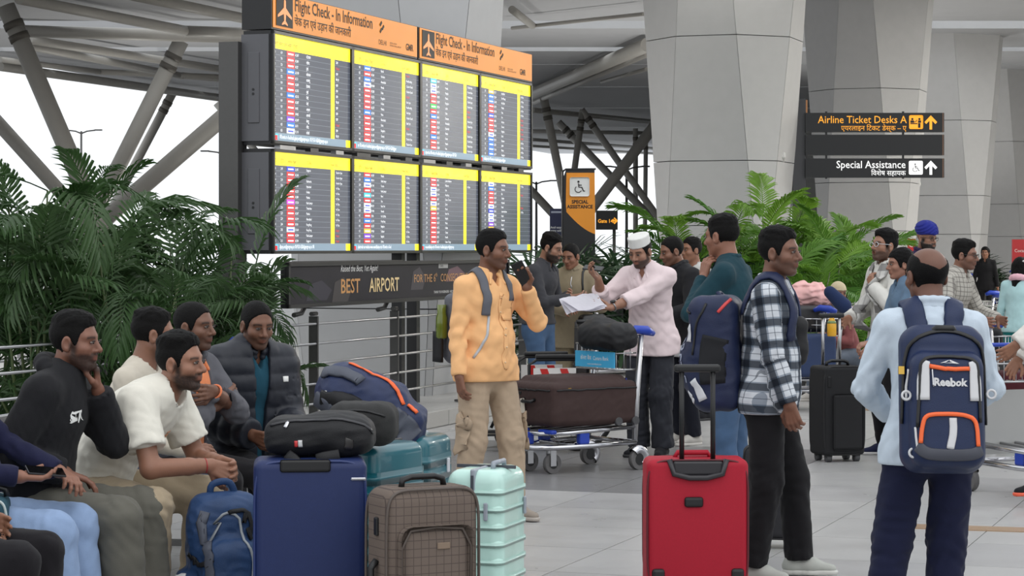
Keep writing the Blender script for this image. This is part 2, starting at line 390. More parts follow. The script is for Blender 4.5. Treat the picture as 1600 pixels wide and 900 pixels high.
def person(label, px, k, face, H=1.72, pel=(0, 0, .93), lean=2, hunch=4, side=0, tw=0, head=(0, 0, 0), aR=None, aL=None, lR=None, lL=None,
           skinc=(150, 105, 82), hair='short', vol=1., beard=0., stubble=.0, mouth=0., wide=1., glasses=None, nose=1.,
           shirt=None, sleeve='long', collar='shirt', hem=-.13, fat=1., belly=0., loose=0., wr=1., tint=None, zipup=None,
           jacket=None, trous=None, tw_=1., cuff=.085, shoe=None, seed=1, vox=.0095, facevox=.0046, loc=None, hoodie=False, legs=True, skinlegs=False,
           name='person', cat='person', rolled=False, shoulders=1., turn=None, shirtmat2=None, drape=True):
    s = H/1.735
    root = Vector(loc) if loc is not None else Vector(((px-800)/k, F/k, 0))
    E = thing(name, label, cat, root)
    Rb = RZ(face+180)
    Lw = lambda p: Rb@np.array(p, dtype=float)*s        # local -> object space (origin at the root)
    D = lambda p: Rb@np.array(p, dtype=float)
    # --- spine
    P0 = np.array(pel, float); rot = lambda l: RY(side)@RX(-l)
    up = np.array([0, 0, 1.])
    w1 = P0+rot(lean*.7)@up*.16; ch = w1+rot(lean+hunch*.4)@up*.20; nb = ch+rot(lean+hunch)@up*.17
    R2 = RZ(tw)@rot(lean+hunch); Rm = RZ(tw*.5)@rot(lean)
    hd_yaw, hd_pit, hd_rol = head
    Rh = RZ(hd_yaw+tw*.0)@RX(-hd_pit)@RY(hd_rol)
    nk = nb+R2@np.array([0, .012, .045]); hc = nk+Rh@np.array([0, .022, .105])
    sh = {+1: nb+R2@np.array([.166*shoulders, -.005, -.068]), -1: nb+R2@np.array([-.166*shoulders, -.005, -.068])}
    hipR = RZ(0)
    hip = {q: P0+np.array([.092*q, 0, -.035]) for q in (1, -1)}
    J = {}
    defaults = {1: dict(w=(.27, .06, .83), pole=(.3, -1, 0)), -1: dict(w=(-.27, .06, .83), pole=(-.3, -1, 0))}
    arms = {}
    for q, a in ((1, aR), (-1, aL)):
        a = dict(defaults[q], **(a or {}))
        el, wr_ = ik(sh[q], a['w'], .285, .255, a['pole'])
        hdv = a.get('hd', nv(wr_-el)); hnv = a.get('hn', (-q, .2, 0)); arms[q] = (el, wr_, nv(hdv), nv(hnv), a.get('curl', .35), a.get('thumb'))
    lg = {}
    for q, a in ((1, lR), (-1, lL)):
        a = dict(dict(a=(.1*q, -.01, .085), pole=(.1*q, 1, 0), fd=(.18*q, 1, 0)), **(a or {}))
        kn, an = ik(hip[q], a['a'], .418, .398, a['pole']); lg[q] = (kn, an, nv(a['fd']))
    # --- skin: head, neck, hands and forearms as one body mesh
    sm = skin(skinc)
    HC = Lw(hc); HR = Rb@Rh
    hf, loc_ = head_fn(HC, HR, s, beard, mouth, wide, nose)
    NB = Lw(nb); NKb = Lw(nb+R2@np.array([0, .0, -.03])); NT = HC+HR@np.array([0, -.022, -.055])*s
    def hnfn(P):
        d = smin(hf(P), cone(P, NKb, NT, .062*s, .051*s), .02*s); return smin(d, cone(P, Lw(sh[1]*.45+nb*.55), Lw(sh[-1]*.45+nb*.55), .05*s, .05*s), .03*s)
    def tn(V):
        q = loc_(V); x = np.abs(q[:, 0])/wide; y = q[:, 1]; z = q[:, 2]; t = np.zeros((len(V), 3), np.float32); nse = .5+.5*np.sin(q[:, 0]*900)*np.sin(z*1100)
        face_ = y > .03
        # brows, beard, lips, eye area
        br = np.exp(-(((z-.0235-.10*(x-.03)*(x < .03)+.25*np.maximum(x-.04, 0))/.0052)**2))*((x > .012) & (x < .054) & (y > .055))
        t[:, 0] = np.maximum(t[:, 0], br*.9)
        B = max(beard, stubble)**.6
        if B:
            m = np.clip((-.040-z)/.014, 0, 1)*np.clip((y+.02)/.03, 0, 1)*np.clip((z+.14)/.03, 0, 1)
            sb = np.clip((.045-y)/.02, 0, 1)*np.clip((y-.002)/.012, 0, 1)*np.clip((.012-z)/.02, 0, 1)*(x > .05)
            must = np.exp(-((z+.0455)/.0065)**2)*(x < .03)*(y > .06)
            m = np.maximum(np.maximum(m, sb), must)
            m *= 1-np.exp(-((x/.02)**4+((z+.061)/.0085)**4))*(y > .06)
            t[:, 0] = np.maximum(t[:, 0], np.clip(m*(.85+.3*nse), 0, 1)*min(B, 1.))
        lip = np.exp(-(((z+.061)/.0105)**4))*np.exp(-((x/.0215)**4))*(y > .074)
        t[:, 1] = lip*.75
        if mouth: t[:, 0] = np.maximum(t[:, 0], np.exp(-((x/.015)**4+((z+.066)/(.014*mouth))**4))*(y > .05)*.85)
        return t
    lo, hi = bounds([HC, NKb], .0); pad = .125*s
    lo -= np.array([pad, pad, .02*s]); hi += np.array([pad, pad, .135*s])
    regs = [(lo, hi, hnfn)]; frames = {}
    short = sleeve == 'short' or rolled
    for q in (1, -1):
        el, wr_, hdv, hnv, cu, th = arms[q]
        pr = handprims(Lw(wr_), D(hdv), D(hnv), q, cu, s, thumb=th)
        frames['hand%+d' % q] = (np.array(root)+Lw(wr_), D(hdv), D(hnv))
        def af(P, pr=pr, el=el, wr_=wr_, hdv=hdv, hnv=hnv):
            d = np.full(len(P), 9., np.float32)
            for a, b, r1, r2 in pr: d = smin(d, cone(P, a, b, r1, r2), .007*s)
            return smin(d, cone(P, Lw(wr_), Lw(wr_+(el-wr_)*.35), .0265*s, .034*s, D(np.cross(hdv, hnv)), 1.2), .012*s)
        l2, h2 = bounds([p for a, b, _, _ in pr for p in (a, b)], .03*s); regs.append((l2, h2, af))
    def bodyfn(P):
        d = cone(P, Lw(P0), Lw(w1), .06*s, .06*s)
        d = smin(d, cone(P, Lw(w1), Lw(ch), .06*s, .07*s), .03*s); d = smin(d, cone(P, Lw(ch), NB, .07*s, .05*s), .03*s)
        for q in (1, -1):
            el, wr_ = arms[q][:2]
            d = smin(d, cone(P, Lw(nb-R2@np.array([0, 0, .04])), Lw(sh[q]), .04*s, .045*s), .02*s)
            bare = sleeve == 'short'
            d = smin(d, cone(P, Lw(el), Lw(sh[q]), (.041 if bare else .027)*s, (.05 if bare else .03)*s), .02*s)
            d = smin(d, cone(P, Lw(wr_+(el-wr_)*.35), Lw(el), (.036 if short else .03)*s, (.041 if bare else .03 if not rolled else .036)*s), .02*s)
            d = smin(d, cone(P, Lw(wr_), Lw(wr_+(el-wr_)*.35), .026*s, .036*s), .01*s)
        d = smin(d, cone(P, NKb, NT, .062*s, .051*s), .02*s)
        for l, h, fn_ in regs:
            m = ((P > l-.02) & (P < h+.02)).all(1)
            if m.any(): d[m] = smin(d[m], fn_(P[m]), .012*s)
        return d
    lo, hi = bounds([r[0] for r in regs]+[r[1] for r in regs]+[Lw(x) for x in (P0, sh[1], sh[-1], arms[1][0], arms[-1][0])], .075*s)
    vs, Q = netmesh(bodyfn, lo, hi, facevox*s); me = npmesh(vs, Q, 'body')
    c = np.zeros((len(vs), 4), np.float32); c[:, 3] = 1; m = np.linalg.norm(vs-A3(HC), axis=1) < .2*s
    c[m, :3] = tn(vs[m])
    me.color_attributes.new('tint', 'FLOAT_COLOR', 'POINT').data.foreach_set('color', c.ravel())
    body = link('body', me, sm, E)
    # eyes
    for q in (-1, 1):
        g = G(); M = Matrix([list(r) for r in HR]).to_4x4(); o = HC+HR@np.array([.0315*q*wide, .0855, .003])*s
        g.sphere((0, 0, 0), (.0125*s, .0082*s, .0043*s)); bmesh.ops.transform(g.bm, matrix=M, verts=g.bm.verts)
        bmesh.ops.translate(g.bm, vec=o, verts=g.bm.verts)
        ey = g.obj('eye', mat('eye_white', srgb(132, 122, 116), .3), body, smooth=True)
        g = G(); g.sphere((0, 0, 0), (.0062*s, .0035*s, .0047*s)); bmesh.ops.transform(g.bm, matrix=M, verts=g.bm.verts)
        bmesh.ops.translate(g.bm, vec=o+HR@np.array([0, .0066, -.0008])*s, verts=g.bm.verts); g.obj('iris', mat('iris_dark', (.012, .008, .006), .15), ey, smooth=True)
        g = G(); g.tube([o+HR@np.array([a*.0145, .006+.004*(1-a*a), .0048+.0028*(1-a*a)])*s for a in np.linspace(-1, 1, 7)], .0026*s, 6)
        g.obj('eyelid', mat('lash_dark', (.03, .02, .016), .6), body)
    hm = mat('hair_black', (.0045, .004, .004), .62, 0, .4, 60, 1., 330, spec=.14)
    HB = lambda a, b: (HC+np.array(a)*s, HC+np.array(b)*s)
    if hair not in (None, 'bald'):
        hfn = hair_fn(hf, loc_, s, hair, vol, seed)
        dn = .28 if hair == 'long' else .12
        build(hfn, HC-np.array([.13, .13, dn])*s, HC+np.array([.13, .13, .16])*s, .0055*s, 'hair', hm, E)
    if glasses:
        gm = plast('spectacle_rim_'+glasses, (25, 25, 28) if glasses == 'dark' else (200, 205, 210), .2); g = G()
        for q in (-1, 1):
            o = HC+HR@np.array([.033*q*wide, .101, .001])*s
            g.tube([o+HR@np.array([.024*math.cos(a), -.004*abs(math.cos(a)), .018*math.sin(a)])*s for a in np.linspace(0, 2*math.pi, 17)], .0022*s, 6)
            g.tube([o+HR@np.array([.023*q, -.004, .006])*s, HC+HR@np.array([.083*wide*q, .02, .008])*s, HC+HR@np.array([.084*wide*q, -.02, .004])*s], .002*s, 6)
        g.tube([HC+HR@np.array([a, .106, .004])*s for a in (-.01, 0, .01)], .002*s, 6); g.obj('spectacles', gm, E)
    # --- clothes
    f = fat
    def torso(P, infl, bl):
        wv = D(R2@np.array([1, 0, 0])); wm = D(Rm@np.array([1, 0, 0])); wp = D((1, 0, 0))
        d = cone(P, Lw(P0-rot(lean*.7)@up*.16), Lw(w1), (.176*f+infl)*s, (.150*f+infl)*s, wp, 1.30)
        d = smin(d, cone(P, Lw(w1), Lw(ch), (.146*f+infl)*s, (.163*(f*.5+.5)+infl)*s, wm, 1.4), .05*s)
        d = smin(d, cone(P, Lw(ch), Lw(nb+R2@np.array([0, 0, -.07])), (.163*(f*.5+.5)+infl)*s, (.125+infl)*s, wv, 1.45), .05*s)
        d = smin(d, cone(P, Lw(nb+R2@np.array([0, -.005, -.045])), Lw(nb), (.075+infl)*s, (.055+infl)*s), .04*s)
        for q in (1, -1):
            d = smin(d, cone(P, Lw(nb+R2@np.array([.04*q, -.005, -.022])), Lw(sh[q]), (.042+infl)*s, (.056+infl)*s), .045*s)
        d = smin(d, ell(P, Lw(ch+Rm@np.array([0, .045, .03])), np.array([.125, .085, .10])*s, (Rb@Rm).astype(np.float32)), .06*s)
        if bl: d = smin(d, ell(P, Lw(w1+Rm@np.array([0, .05, -.02])), np.array([.135, .06+bl, .15])*s, (Rb@Rm).astype(np.float32)), .07*s)
        return d
    def sleeves(P, d, infl, kind):
        for q in (1, -1):
            el, wr_, _, _, _, _ = arms[q]
            if kind == 'short':
                e2 = sh[q]+(el-sh[q])*.72
                t = cone(P, Lw(sh[q]), Lw(e2), (.064+infl)*s, (.066+infl)*s); t = smax(t, ((P-A3(Lw(e2-(el-sh[q])*.02)))@A3(D(nv(el-sh[q])))), .004)
                d = smin(d, t, .03*s); continue
            if kind == 'none': continue
            t = cone(P, Lw(sh[q]), Lw(el), (.060+infl)*s, (.047+infl)*s)
            d = smin(d, t, .03*s)
            fr = .55 if rolled else .97; e2 = el+(wr_-el)*fr
            t = cone(P, Lw(el), Lw(e2), (.049+infl)*s, (.040+infl*.8 if not rolled else .045+infl)*s)
            t = smin(t, cone(P, Lw(el+(wr_-el)*(fr-.14)), Lw(e2), (.042+infl*.7 if not rolled else .048+infl)*s, (.037+infl*.5 if not rolled else .048+infl)*s), .008*s)
            t = smax(t, (P-A3(Lw(e2)))@A3(D(nv(wr_-el))), .003)
            d = smin(d, t, .014*s)
        return d
    sd = D(rot(lean*.7)@up); hemp = Lw(P0+rot(lean*.7)@up*hem)
    def wrinkle(P, amp, sd_):
        j = np.zeros(len(P), np.float32)
        for q in (1, -1): j = np.maximum(j, np.exp(-((P-A3(Lw(arms[q][0])))**2).sum(1)/(.13*s)**2))
        j = np.maximum(j, .8*np.exp(-((P-A3(Lw(w1-up*.06)))**2).sum(1)/(.2*s)**2))
        return (folds(P, sd_, 55/s, 3, (1., 1., 1.))*.6+ridge(folds(P, sd_+9, 105/s, 3, (1, 1, 1.2)))*.6)*amp*(.0028+.0062*j)
    def collar_(P, d, kind, infl):
        cR = R2; co = lambda x, y, z: Lw(nb+cR@np.array([x, y, z]))
        if kind == 'shirt':
            n = 11; pts = []
            for i in range(n):
                a = math.radians(-62+ (360-56)*i/(n-1)+90+0); pts.append(a)
            a0 = [math.radians(90+26+(308)*i/12) for i in range(13)]
            ring = [co(.068*math.cos(a), .066*math.sin(a)+.004, .030-.024*max(0, math.sin(a))) for a in a0]
            for a, b in zip(ring, ring[1:]): d = smin(d, cone(P, a, b, .0125*s, .0125*s), .008*s)
            for q, r0 in ((-1, ring[0]), (1, ring[-1])):
                d = smin(d, cone(P, r0, co(.055*q, .098, -.045), .014*s, .009*s), .008*s)
        elif kind == 'stand':
            a0 = [math.radians(90+18+(324)*i/12) for i in range(13)]
            for z in (.012, .04):
                ring = [co((.072+z*.15)*math.cos(a), (.07+z*.15)*math.sin(a)+.006, z-.02*max(0, math.sin(a))) for a in a0]
                for a, b in zip(ring, ring[1:]): d = smin(d, cone(P, a, b, .016*s, .016*s), .01*s)
        elif kind == 'hood':
            a0 = [math.radians(90+35+(290)*i/12) for i in range(13)]
            ring = [co(.092*math.cos(a), .085*math.sin(a)-.01, .01+.022*max(0, -math.sin(a))-.05*max(0, math.sin(a))) for a in a0]
            for i, (a, b) in enumerate(zip(ring, ring[1:])):
                d = smin(d, cone(P, a, b, (.022+.016*math.sin(math.pi*i/11))*s, (.022+.016*math.sin(math.pi*(i+1)/11))*s), .012*s)
        elif kind == 'round':
            a0 = [math.radians(360*i/14) for i in range(15)]
            ring = [co(.071*math.cos(a), .068*math.sin(a)+.008, .004-.028*max(0, math.sin(a))) for a in a0]
            for a, b in zip(ring, ring[1:]): d = smin(d, cone(P, a, b, .009*s, .009*s), .006*s)
        return d
    def vneck(P, d, depth, w_):
        q = (P-A3(Lw(nb)))@(Rb@R2).astype(np.float32)/s
        hw = np.clip((q[:, 2]+depth)/depth, 0, 1)*w_
        return smax(d, -np.maximum(np.abs(q[:, 0])-hw, np.maximum(.03-q[:, 1], -q[:, 2]-depth))*s, .005)
    def tfn(P, plain=False):
        d = cone(P, Lw(P0+rot(lean*.5)@up*.07), Lw(P0-up*.01), .15*f*s, .162*f*s, D((1, 0, 0)), 1.38)
        if not plain: d = smax(d, (P-A3(Lw(P0+rot(lean*.5)@up*.09)))@A3(D(rot(lean*.5)@up)), .005)
        if belly: d = smin(d, ell(P, Lw(P0+np.array([0, .02, 0])), np.array([.15*f, .10+belly*.5, .12])*s, Rb.astype(np.float32)), .04*s)
        dl = None
        for q in (1, -1):
            kn, an, fd = lg[q]; l = .003*tw_
            t = cone(P, Lw(hip[q]+np.array([0, 0, .01])), Lw(kn), .098*s*(.4+.6*f), (.066+.010*(tw_-1)*4)*s)
            t = smin(t, ell(P, Lw(hip[q]+np.array([0, -.028, -.02])), np.array([.092, .085, .10])*s*(.5+.5*f), Rb.astype(np.float32)), .04*s)
            an2 = an+nv(kn-an)*(cuff-.085)
            t = smin(t, cone(P, Lw(kn), Lw(an2), (.064+.01*(tw_-1)*4)*s, (.053*tw_)*s), .03*s)
            kd = np.exp(-((P-A3(Lw(kn)))**2).sum(1)/(.14*s)**2); ad = np.exp(-((P-A3(Lw(an2)))**2).sum(1)/(.12*s)**2); hdn = np.exp(-((P-A3(Lw(hip[q])))**2).sum(1)/(.13*s)**2)
            if not plain: t = t+s*wr*(folds(P, seed+20+q, 36/s, 3, (1.2, 1.2, .8))*.0035+ridge(folds(P, seed+30+q, 95/s, 3, (1., 1., 1.3)))*(.0018+.0055*ad+.004*kd+.003*hdn))
            t = smax(t, (A3(Lw(an2))-P)@A3(D(nv(kn-an)))-.012*s, .004)
            dl = t if dl is None else smin(dl, t, .05*s if plain else .012*s)
        return smin(d, dl, .035*s)
    def shirt_fn(P, infl=loose, w_=wr, kind=None, bl=belly, hm_=None, sdd=seed, cl=None):
        d = torso(P, infl, bl); d = sleeves(P, d, infl, kind or sleeve)
        if drape:
            m = ((P-A3(Lw(P0)))**2).sum(1) < (.36*s)**2
            if m.any(): d[m] = smin(d[m], tfn(P[m], True)-(.013+infl)*s, .03*s)
        d = d+wrinkle(P, w_*s, sdd)
        d = smax(d, -((P-A3(hemp if hm_ is None else hm_))@A3(sd)), .006)
        c_ = cl if cl is not None else collar
        if c_ in ('shirt', 'polo'): d = vneck(P, d, .07, .03)
        if c_ == 'round': d = smax(d, -cone(P, Lw(nb+R2@np.array([0, .015, .01])), Lw(nb+R2@np.array([0, .03, .2])), .062*s, .09*s), .004)
        return d
    def colmesh(kind, infl, par, m_):
        o = Lw(nb); r = np.array([.17, .17, .13])*s
        build(lambda P: collar_(P, np.full(len(P), 9., np.float32), kind, infl), o-r, o+r, .0058, 'hood' if kind == 'hood' else 'collar', m_, par)
    alljs = [Lw(x) for x in (P0, w1, ch, nb, sh[1], sh[-1], arms[1][0], arms[-1][0], arms[1][1], arms[-1][1])]+[hemp]
    lo, hi = bounds(alljs, .2*s*max(f, 1)+belly*s); 
    if shirt is not None:
        sfn = shirt_fn if jacket is None else (lambda P: shirt_fn(P, kind='none'))
        so = build(sfn, lo, hi, vox, 'shirt' if jacket is None else 'inner_shirt', shirt, E, None)
        if collar: colmesh(collar, 0, so, shirtmat2 or shirt)
        if tint == 'plaid' or tint == 'pattern':
            pattern_uv(so.data, [(Lw(P0), Lw(nb), D(R2@np.array([1, 0, 0])), 1.25)]+[(Lw(sh[q]), Lw(arms[q][0]), D((0, 0, 1)) if 0 else np.cross(nv(Lw(arms[q][0]-sh[q])), D((1, 0, 0))), .5) for q in (1, -1)]+[(Lw(arms[q][0]), Lw(arms[q][1]), np.cross(nv(Lw(arms[q][1]-arms[q][0])), D((1, 0, 0))), .45) for q in (1, -1)])
    jfn = None
    if jacket is not None:
        jm, jinf, op, jcol, jwr, jhem, jname, quilt = jacket
        jh = Lw(P0+rot(lean*.7)@up*jhem)
        def jfn(P):
            d = shirt_fn(P, loose+jinf, jwr, 'long', belly, jh, seed+40, jcol)
            if quilt:
                q = (P-A3(Lw(P0)))@A3(sd)/s
                for qq in (1, -1):
                    el, wr_ = arms[qq][:2]
                    for a, b in ((sh[qq], el), (el, wr_)):
                        ab = A3(Lw(b)-Lw(a)); t = np.clip((P-A3(Lw(a)))@ab/float(ab@ab), 0, 1); near = np.linalg.norm(P-A3(Lw(a))-t[:, None]*ab, axis=1) < .1*s
                        q = np.where(near, t*np.linalg.norm(ab)/s, q)
                d = d-.010*s*np.abs(np.sin(q*math.pi/quilt))**.6+.005*s
            if op:
                q = (P-A3(Lw(ch)))@(Rb@Rm).astype(np.float32)/s
                hw = op[0]+(op[1]-op[0])*np.clip((q[:, 2]+.3)/.5, 0, 1)
                d = smax(d, -np.maximum(np.abs(q[:, 0]-(op[2] if len(op) > 2 else 0))-hw, .0-q[:, 1])*s, .006)
            return d
        jo = build(jfn, lo-.03, hi+.03, vox, jname, jm, E)
        if jcol: colmesh(jcol, jinf, jo, jm)
    tf = None
    if trous is not None and legs:
        lo2, hi2 = bounds([Lw(x) for x in (P0, hip[1], hip[-1], lg[1][0], lg[-1][0], lg[1][1], lg[-1][1])], .13*s*max(f, 1)*max(1, tw_*.9)+belly*.6*s)
        hi2 += np.array([.06, .06, .1])*s*f; lo2 -= np.array([.06, .06, 0])*s*f
        to = build(tfn, lo2, hi2, vox*1.1, 'trousers', trous, E)
    if shoe is not None and legs:
        for q in (1, -1):
            kn, an, fd = lg[q]; base = an-up*.085*1.0; fw = nv(fd*np.array([1, 1, 0])); rt = np.cross(fw, up)
            if fd[2]: fw = nv(fd)
            upv = np.cross(rt, fw); c = lambda x, y, z: Lw(base+rt*x+fw*y+upv*z)
            if quick_small(k): pass
            def sf(P, c=c):
                d = cone(P, c(0, -.045, .04), c(0, .06, .045), .040*s, .042*s)
                d = smin(d, cone(P, c(0, .06, .042), c(0, .155, .03), .042*s, .03*s, D(rt), 1.25), .03*s)
                d = smin(d, cone(P, c(0, -.03, .05), c(0, -.03, .1), .036*s, .038*s), .02*s)
                return smax(d, -((P-A3(c(0, 0, .018)))@A3(D(upv))), .004)
            def so(P, c=c):
                d = smin(cone(P, c(0, -.045, .012), c(0, .06, .012), .040*s, .043*s), cone(P, c(0, .06, .012), c(0, .16, .014), .043*s, .034*s), .02*s)
                h = (P-A3(c(0, 0, .012)))@A3(D(upv)); return smax(d, np.abs(h)-.012*s, .003)
            l3, h3 = bounds([c(0, -.1, 0), c(0, .21, 0), c(0, 0, .15), c(.06, 0, 0), c(-.06, 0, 0)], .03*s)
            sh_o = build(sf, l3, h3, .0075, 'shoe', shoe[0], E); build(so, l3, h3, .0075, 'sole', shoe[1], sh_o)
    Rt = Rb
    return dict(E=E, root=np.array(root), s=s, Lw=Lw, D=D, fn=jfn or shirt_fn, tfn=tfn, HC=HC, HR=HR, frames=frames, nb=nb, ch=ch, w1=w1, P0=P0, R2=R2, Rm=Rm, sh=sh, arms=arms, Rb=Rb, hf=hf, loc=loc_, lg=lg, inner=shirt_fn, tor=lambda Q: shirt_fn(Q, kind='none'))
def ridge(x): return np.sign(x)*np.abs(x)**.8-.25*(1-np.minimum(np.abs(x)*2.2, 1))
def quick_small(k): return k < 80
def pattern_uv(me, bones):
    n = len(me.vertices); co = np.zeros(n*3, np.float32); me.vertices.foreach_get('co', co); co = co.reshape(-1, 3)
    best = np.full(n, 9e9); uv = np.zeros((n, 3), np.float32)
    for a, b, sdv, wgt in bones:
        a = A3(a); ab = A3(b)-a; L = np.linalg.norm(ab); ax = ab/L; sv = A3(sdv); sv = sv-ax*(sv@ax); sv /= np.linalg.norm(sv)+1e-9
        q = co-a; t = np.clip(q@ax/L, 0, 1); d = np.linalg.norm(q-t[:, None]*ab, axis=1)/(1.*wgt)
        m = d < best; best[m] = d[m]; uv[m, 0] = (q@sv)[m]; uv[m, 1] = (q@ax)[m]; uv[m, 2] = 0
    at = me.attributes.new('pat', 'FLOAT_VECTOR', 'POINT'); at.data.foreach_set('vector', uv.ravel())
def plaid(name, base, bands, rough=.9):
    """woven pattern: bands = [(axis, period, lo, hi, colour, mix)] over the 'pat' coordinates"""
    m = bpy.data.materials.new(name); m.use_nodes = True; nt = m.node_tree; N = nt.nodes; L = nt.links; b = N['Principled BSDF']
    b.inputs['Roughness'].default_value = rough; b.inputs['Specular IOR Level'].default_value = .2
    at = N.new('ShaderNodeAttribute'); at.attribute_name = 'pat'; sp = N.new('ShaderNodeSeparateXYZ'); L.new(at.outputs['Vector'], sp.inputs[0])
    rgb = N.new('ShaderNodeRGB'); rgb.outputs[0].default_value = (*srgb(*base), 1); prev = rgb.outputs[0]
    for ax, per, lo, hi, colr, mx in bands:
        d = N.new('ShaderNodeMath'); d.operation = 'DIVIDE'; L.new(sp.outputs[ax], d.inputs[0]); d.inputs[1].default_value = per
        fl = N.new('ShaderNodeMath'); fl.operation = 'FRACT'; L.new(d.outputs[0], fl.inputs[0])
        g = N.new('ShaderNodeMath'); g.operation = 'GREATER_THAN'; L.new(fl.outputs[0], g.inputs[0]); g.inputs[1].default_value = lo
        l = N.new('ShaderNodeMath'); l.operation = 'LESS_THAN'; L.new(fl.outputs[0], l.inputs[0]); l.inputs[1].default_value = hi
        a = N.new('ShaderNodeMath'); a.operation = 'MULTIPLY'; L.new(g.outputs[0], a.inputs[0]); L.new(l.outputs[0], a.inputs[1])
        a2 = N.new('ShaderNodeMath'); a2.operation = 'MULTIPLY'; L.new(a.outputs[0], a2.inputs[0]); a2.inputs[1].default_value = mx
        mxn = N.new('ShaderNodeMix'); mxn.data_type = 'RGBA'; L.new(a2.outputs[0], mxn.inputs[0]); L.new(prev, mxn.inputs[6]); mxn.inputs[7].default_value = (*srgb(*colr), 1); prev = mxn.outputs[2]
    L.new(prev, b.inputs['Base Color']); return m
# ---------------------------------------------------------------- the place
CO, SI = math.cos(AX), math.sin(AX)
def ab(X, Y): return (X*SI+Y*CO, X*CO-Y*SI)            # along / across the building
def XY(a, b): return Vector((a*SI+b*CO, a*CO-b*SI, 0))
RB = Matrix((va, ua, (0, 0, 1))).transposed()           # x across (right), y along
ROTB = -AX
def granite(name, rgb, rough=.28):
    m = mat(name, srgb(*rgb), rough, 0, .10, 260, .03, 400, spec=.5)
    nt = m.node_tree; N = nt.nodes; L = nt.links
    v = N.new('ShaderNodeTexNoise'); v.inputs['Scale'].default_value = 3.2; v.inputs['Detail'].default_value = 4
    tc = N.new('ShaderNodeNewGeometry'); L.new(tc.outputs['Position'], v.inputs['Vector'])
    mr = N.new('ShaderNodeMapRange'); L.new(v.outputs['Fac'], mr.inputs[0]); mr.inputs[3].default_value = rough-.08; mr.inputs[4].default_value = rough+.16
    L.new(mr.outputs[0], N['Principled BSDF'].inputs['Roughness']); return m
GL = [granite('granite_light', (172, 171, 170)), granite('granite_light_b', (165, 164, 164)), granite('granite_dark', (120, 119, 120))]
JOINT = mat('joint_grey', srgb(120, 119, 117), .8)
BROWN = granite('granite_brown', (160, 132, 104))
fl = G(); fl.box((10, 48, -.16), (120, 140, .3)); floor = fl.obj('floor', JOINT); tag(floor, 'pale grey granite slab floor of the hall', 'floor', kind='structure')
TS = .9; near = []; far = []
tb = G(); tb.box((0, 0, -.0095), (TS-.006, TS-.006, .019)); tm = from_bm(tb.bm, 'tile')
tmesh = []
for m in GL:
    c = tm.copy(); c.materials.append(m); tmesh.append(c)
for ia in range(8, 110):
    for ib in range(-60, 40):
        p = XY((ia+.5)*TS, (ib+.5)*TS)
        if p.y < 8 or p.y > 95 or abs(p.x) > p.y*.235+1.2: continue
        a, b = (ia+.5)*TS, (ib+.5)*TS
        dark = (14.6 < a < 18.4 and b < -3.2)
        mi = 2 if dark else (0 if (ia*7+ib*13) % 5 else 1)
        near.append((p.y, p, mi))
near.sort(key=lambda t: t[0])
vis = [t for t in near if t[0] > 10.2 and abs(t[1].x) < t[1].y*.222+.7]
ids = {id(t) for t in vis[:300]}
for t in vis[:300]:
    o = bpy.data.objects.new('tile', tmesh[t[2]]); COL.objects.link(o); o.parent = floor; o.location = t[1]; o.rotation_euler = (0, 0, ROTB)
g = G(); bmx = g.bm; cnt = 0; fidx = []
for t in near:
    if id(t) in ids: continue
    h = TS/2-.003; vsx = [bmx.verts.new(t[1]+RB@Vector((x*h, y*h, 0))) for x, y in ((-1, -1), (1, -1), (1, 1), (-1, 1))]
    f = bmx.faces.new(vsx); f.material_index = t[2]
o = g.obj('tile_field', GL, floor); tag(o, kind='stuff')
for (p0, p1, nm) in ((U(1400, 822, 272), U(1900, 838, 282), 0), (U(1338, 640, 158), U(1420, 643, 160), 1)):
    g = G(); d = (p1-p0); d.z = 0; mid = (p0+p1)/2; M = T(mid.x, mid.y, .002)@Matrix.Rotation(math.atan2(d.y, d.x), 4, 'Z')
    g.box((0, 0, 0), (d.length, .2, .006), M); g.obj('tile', BROWN, floor)
# columns
CLAD = mat('cladding_grey', srgb(178, 178, 178), .55, 0, .05, 6, .02, 300)
CLADJ = mat('cladding_joint', srgb(95, 95, 95), .8)
def column(px, Y, label):
    X = (px-800)*Y/F
    root = thing('column', label, 'column', (X, Y, 0), ROTB, 'clad columns', 'structure')
    def octa(z, ins=0):
        h = (1.36+.172*z)/2-ins; c = max(.06, .36+.157*(z-2.9))
        return [Vector((x, y, z)) for x, y in ((-h+c, -h), (h-c, -h), (h, -h+c), (h, h-c), (h-c, h), (-h+c, h), (-h, h-c), (-h, -h+c))]
    zs = [.1, 1.0, 1.92, 2.85, 4.64, 6.9]
    g = G()
    for z0, z1 in zip([0]+zs[:-1], zs):
        pass
    A = [g.bm.verts.new(v) for v in octa(0, .03)]; B = [g.bm.verts.new(v) for v in octa(6.9, .03)]
    for i in range(8): g.bm.faces.new((A[i], A[(i+1) % 8], B[(i+1) % 8], B[i]))
    g.bm.faces.new(A[::-1]); g.bm.faces.new(B); g.obj('core', CLADJ, root)
    for z0, z1 in zip(zs, zs[1:]):
        a = octa(z0+.006); b = octa(z1-.006); a2 = octa(z0+.006, .028); b2 = octa(z1-.006, .028)
        for i in range(8):
            j = (i+1) % 8; g = .004
            q = []
            for (p, r) in ((a[i], a[j]), (a[j], a[i]), (b[j], b[i]), (b[i], b[j])):
                q.append(p+(r-p).normalized()*min(g, (r-p).length*.2))
            q2 = [a2[i], a2[j], b2[j], b2[i]]
            me = pyd(q+q2, [(0, 1, 2, 3), (4, 7, 6, 5), (0, 4, 5, 1), (1, 5, 6, 2), (2, 6, 7, 3), (3, 7, 4, 0)], 'panel'); link('panel', me, CLAD, root)
    return root
column(612, 23.4, 'faceted grey clad column standing behind the flight information board')
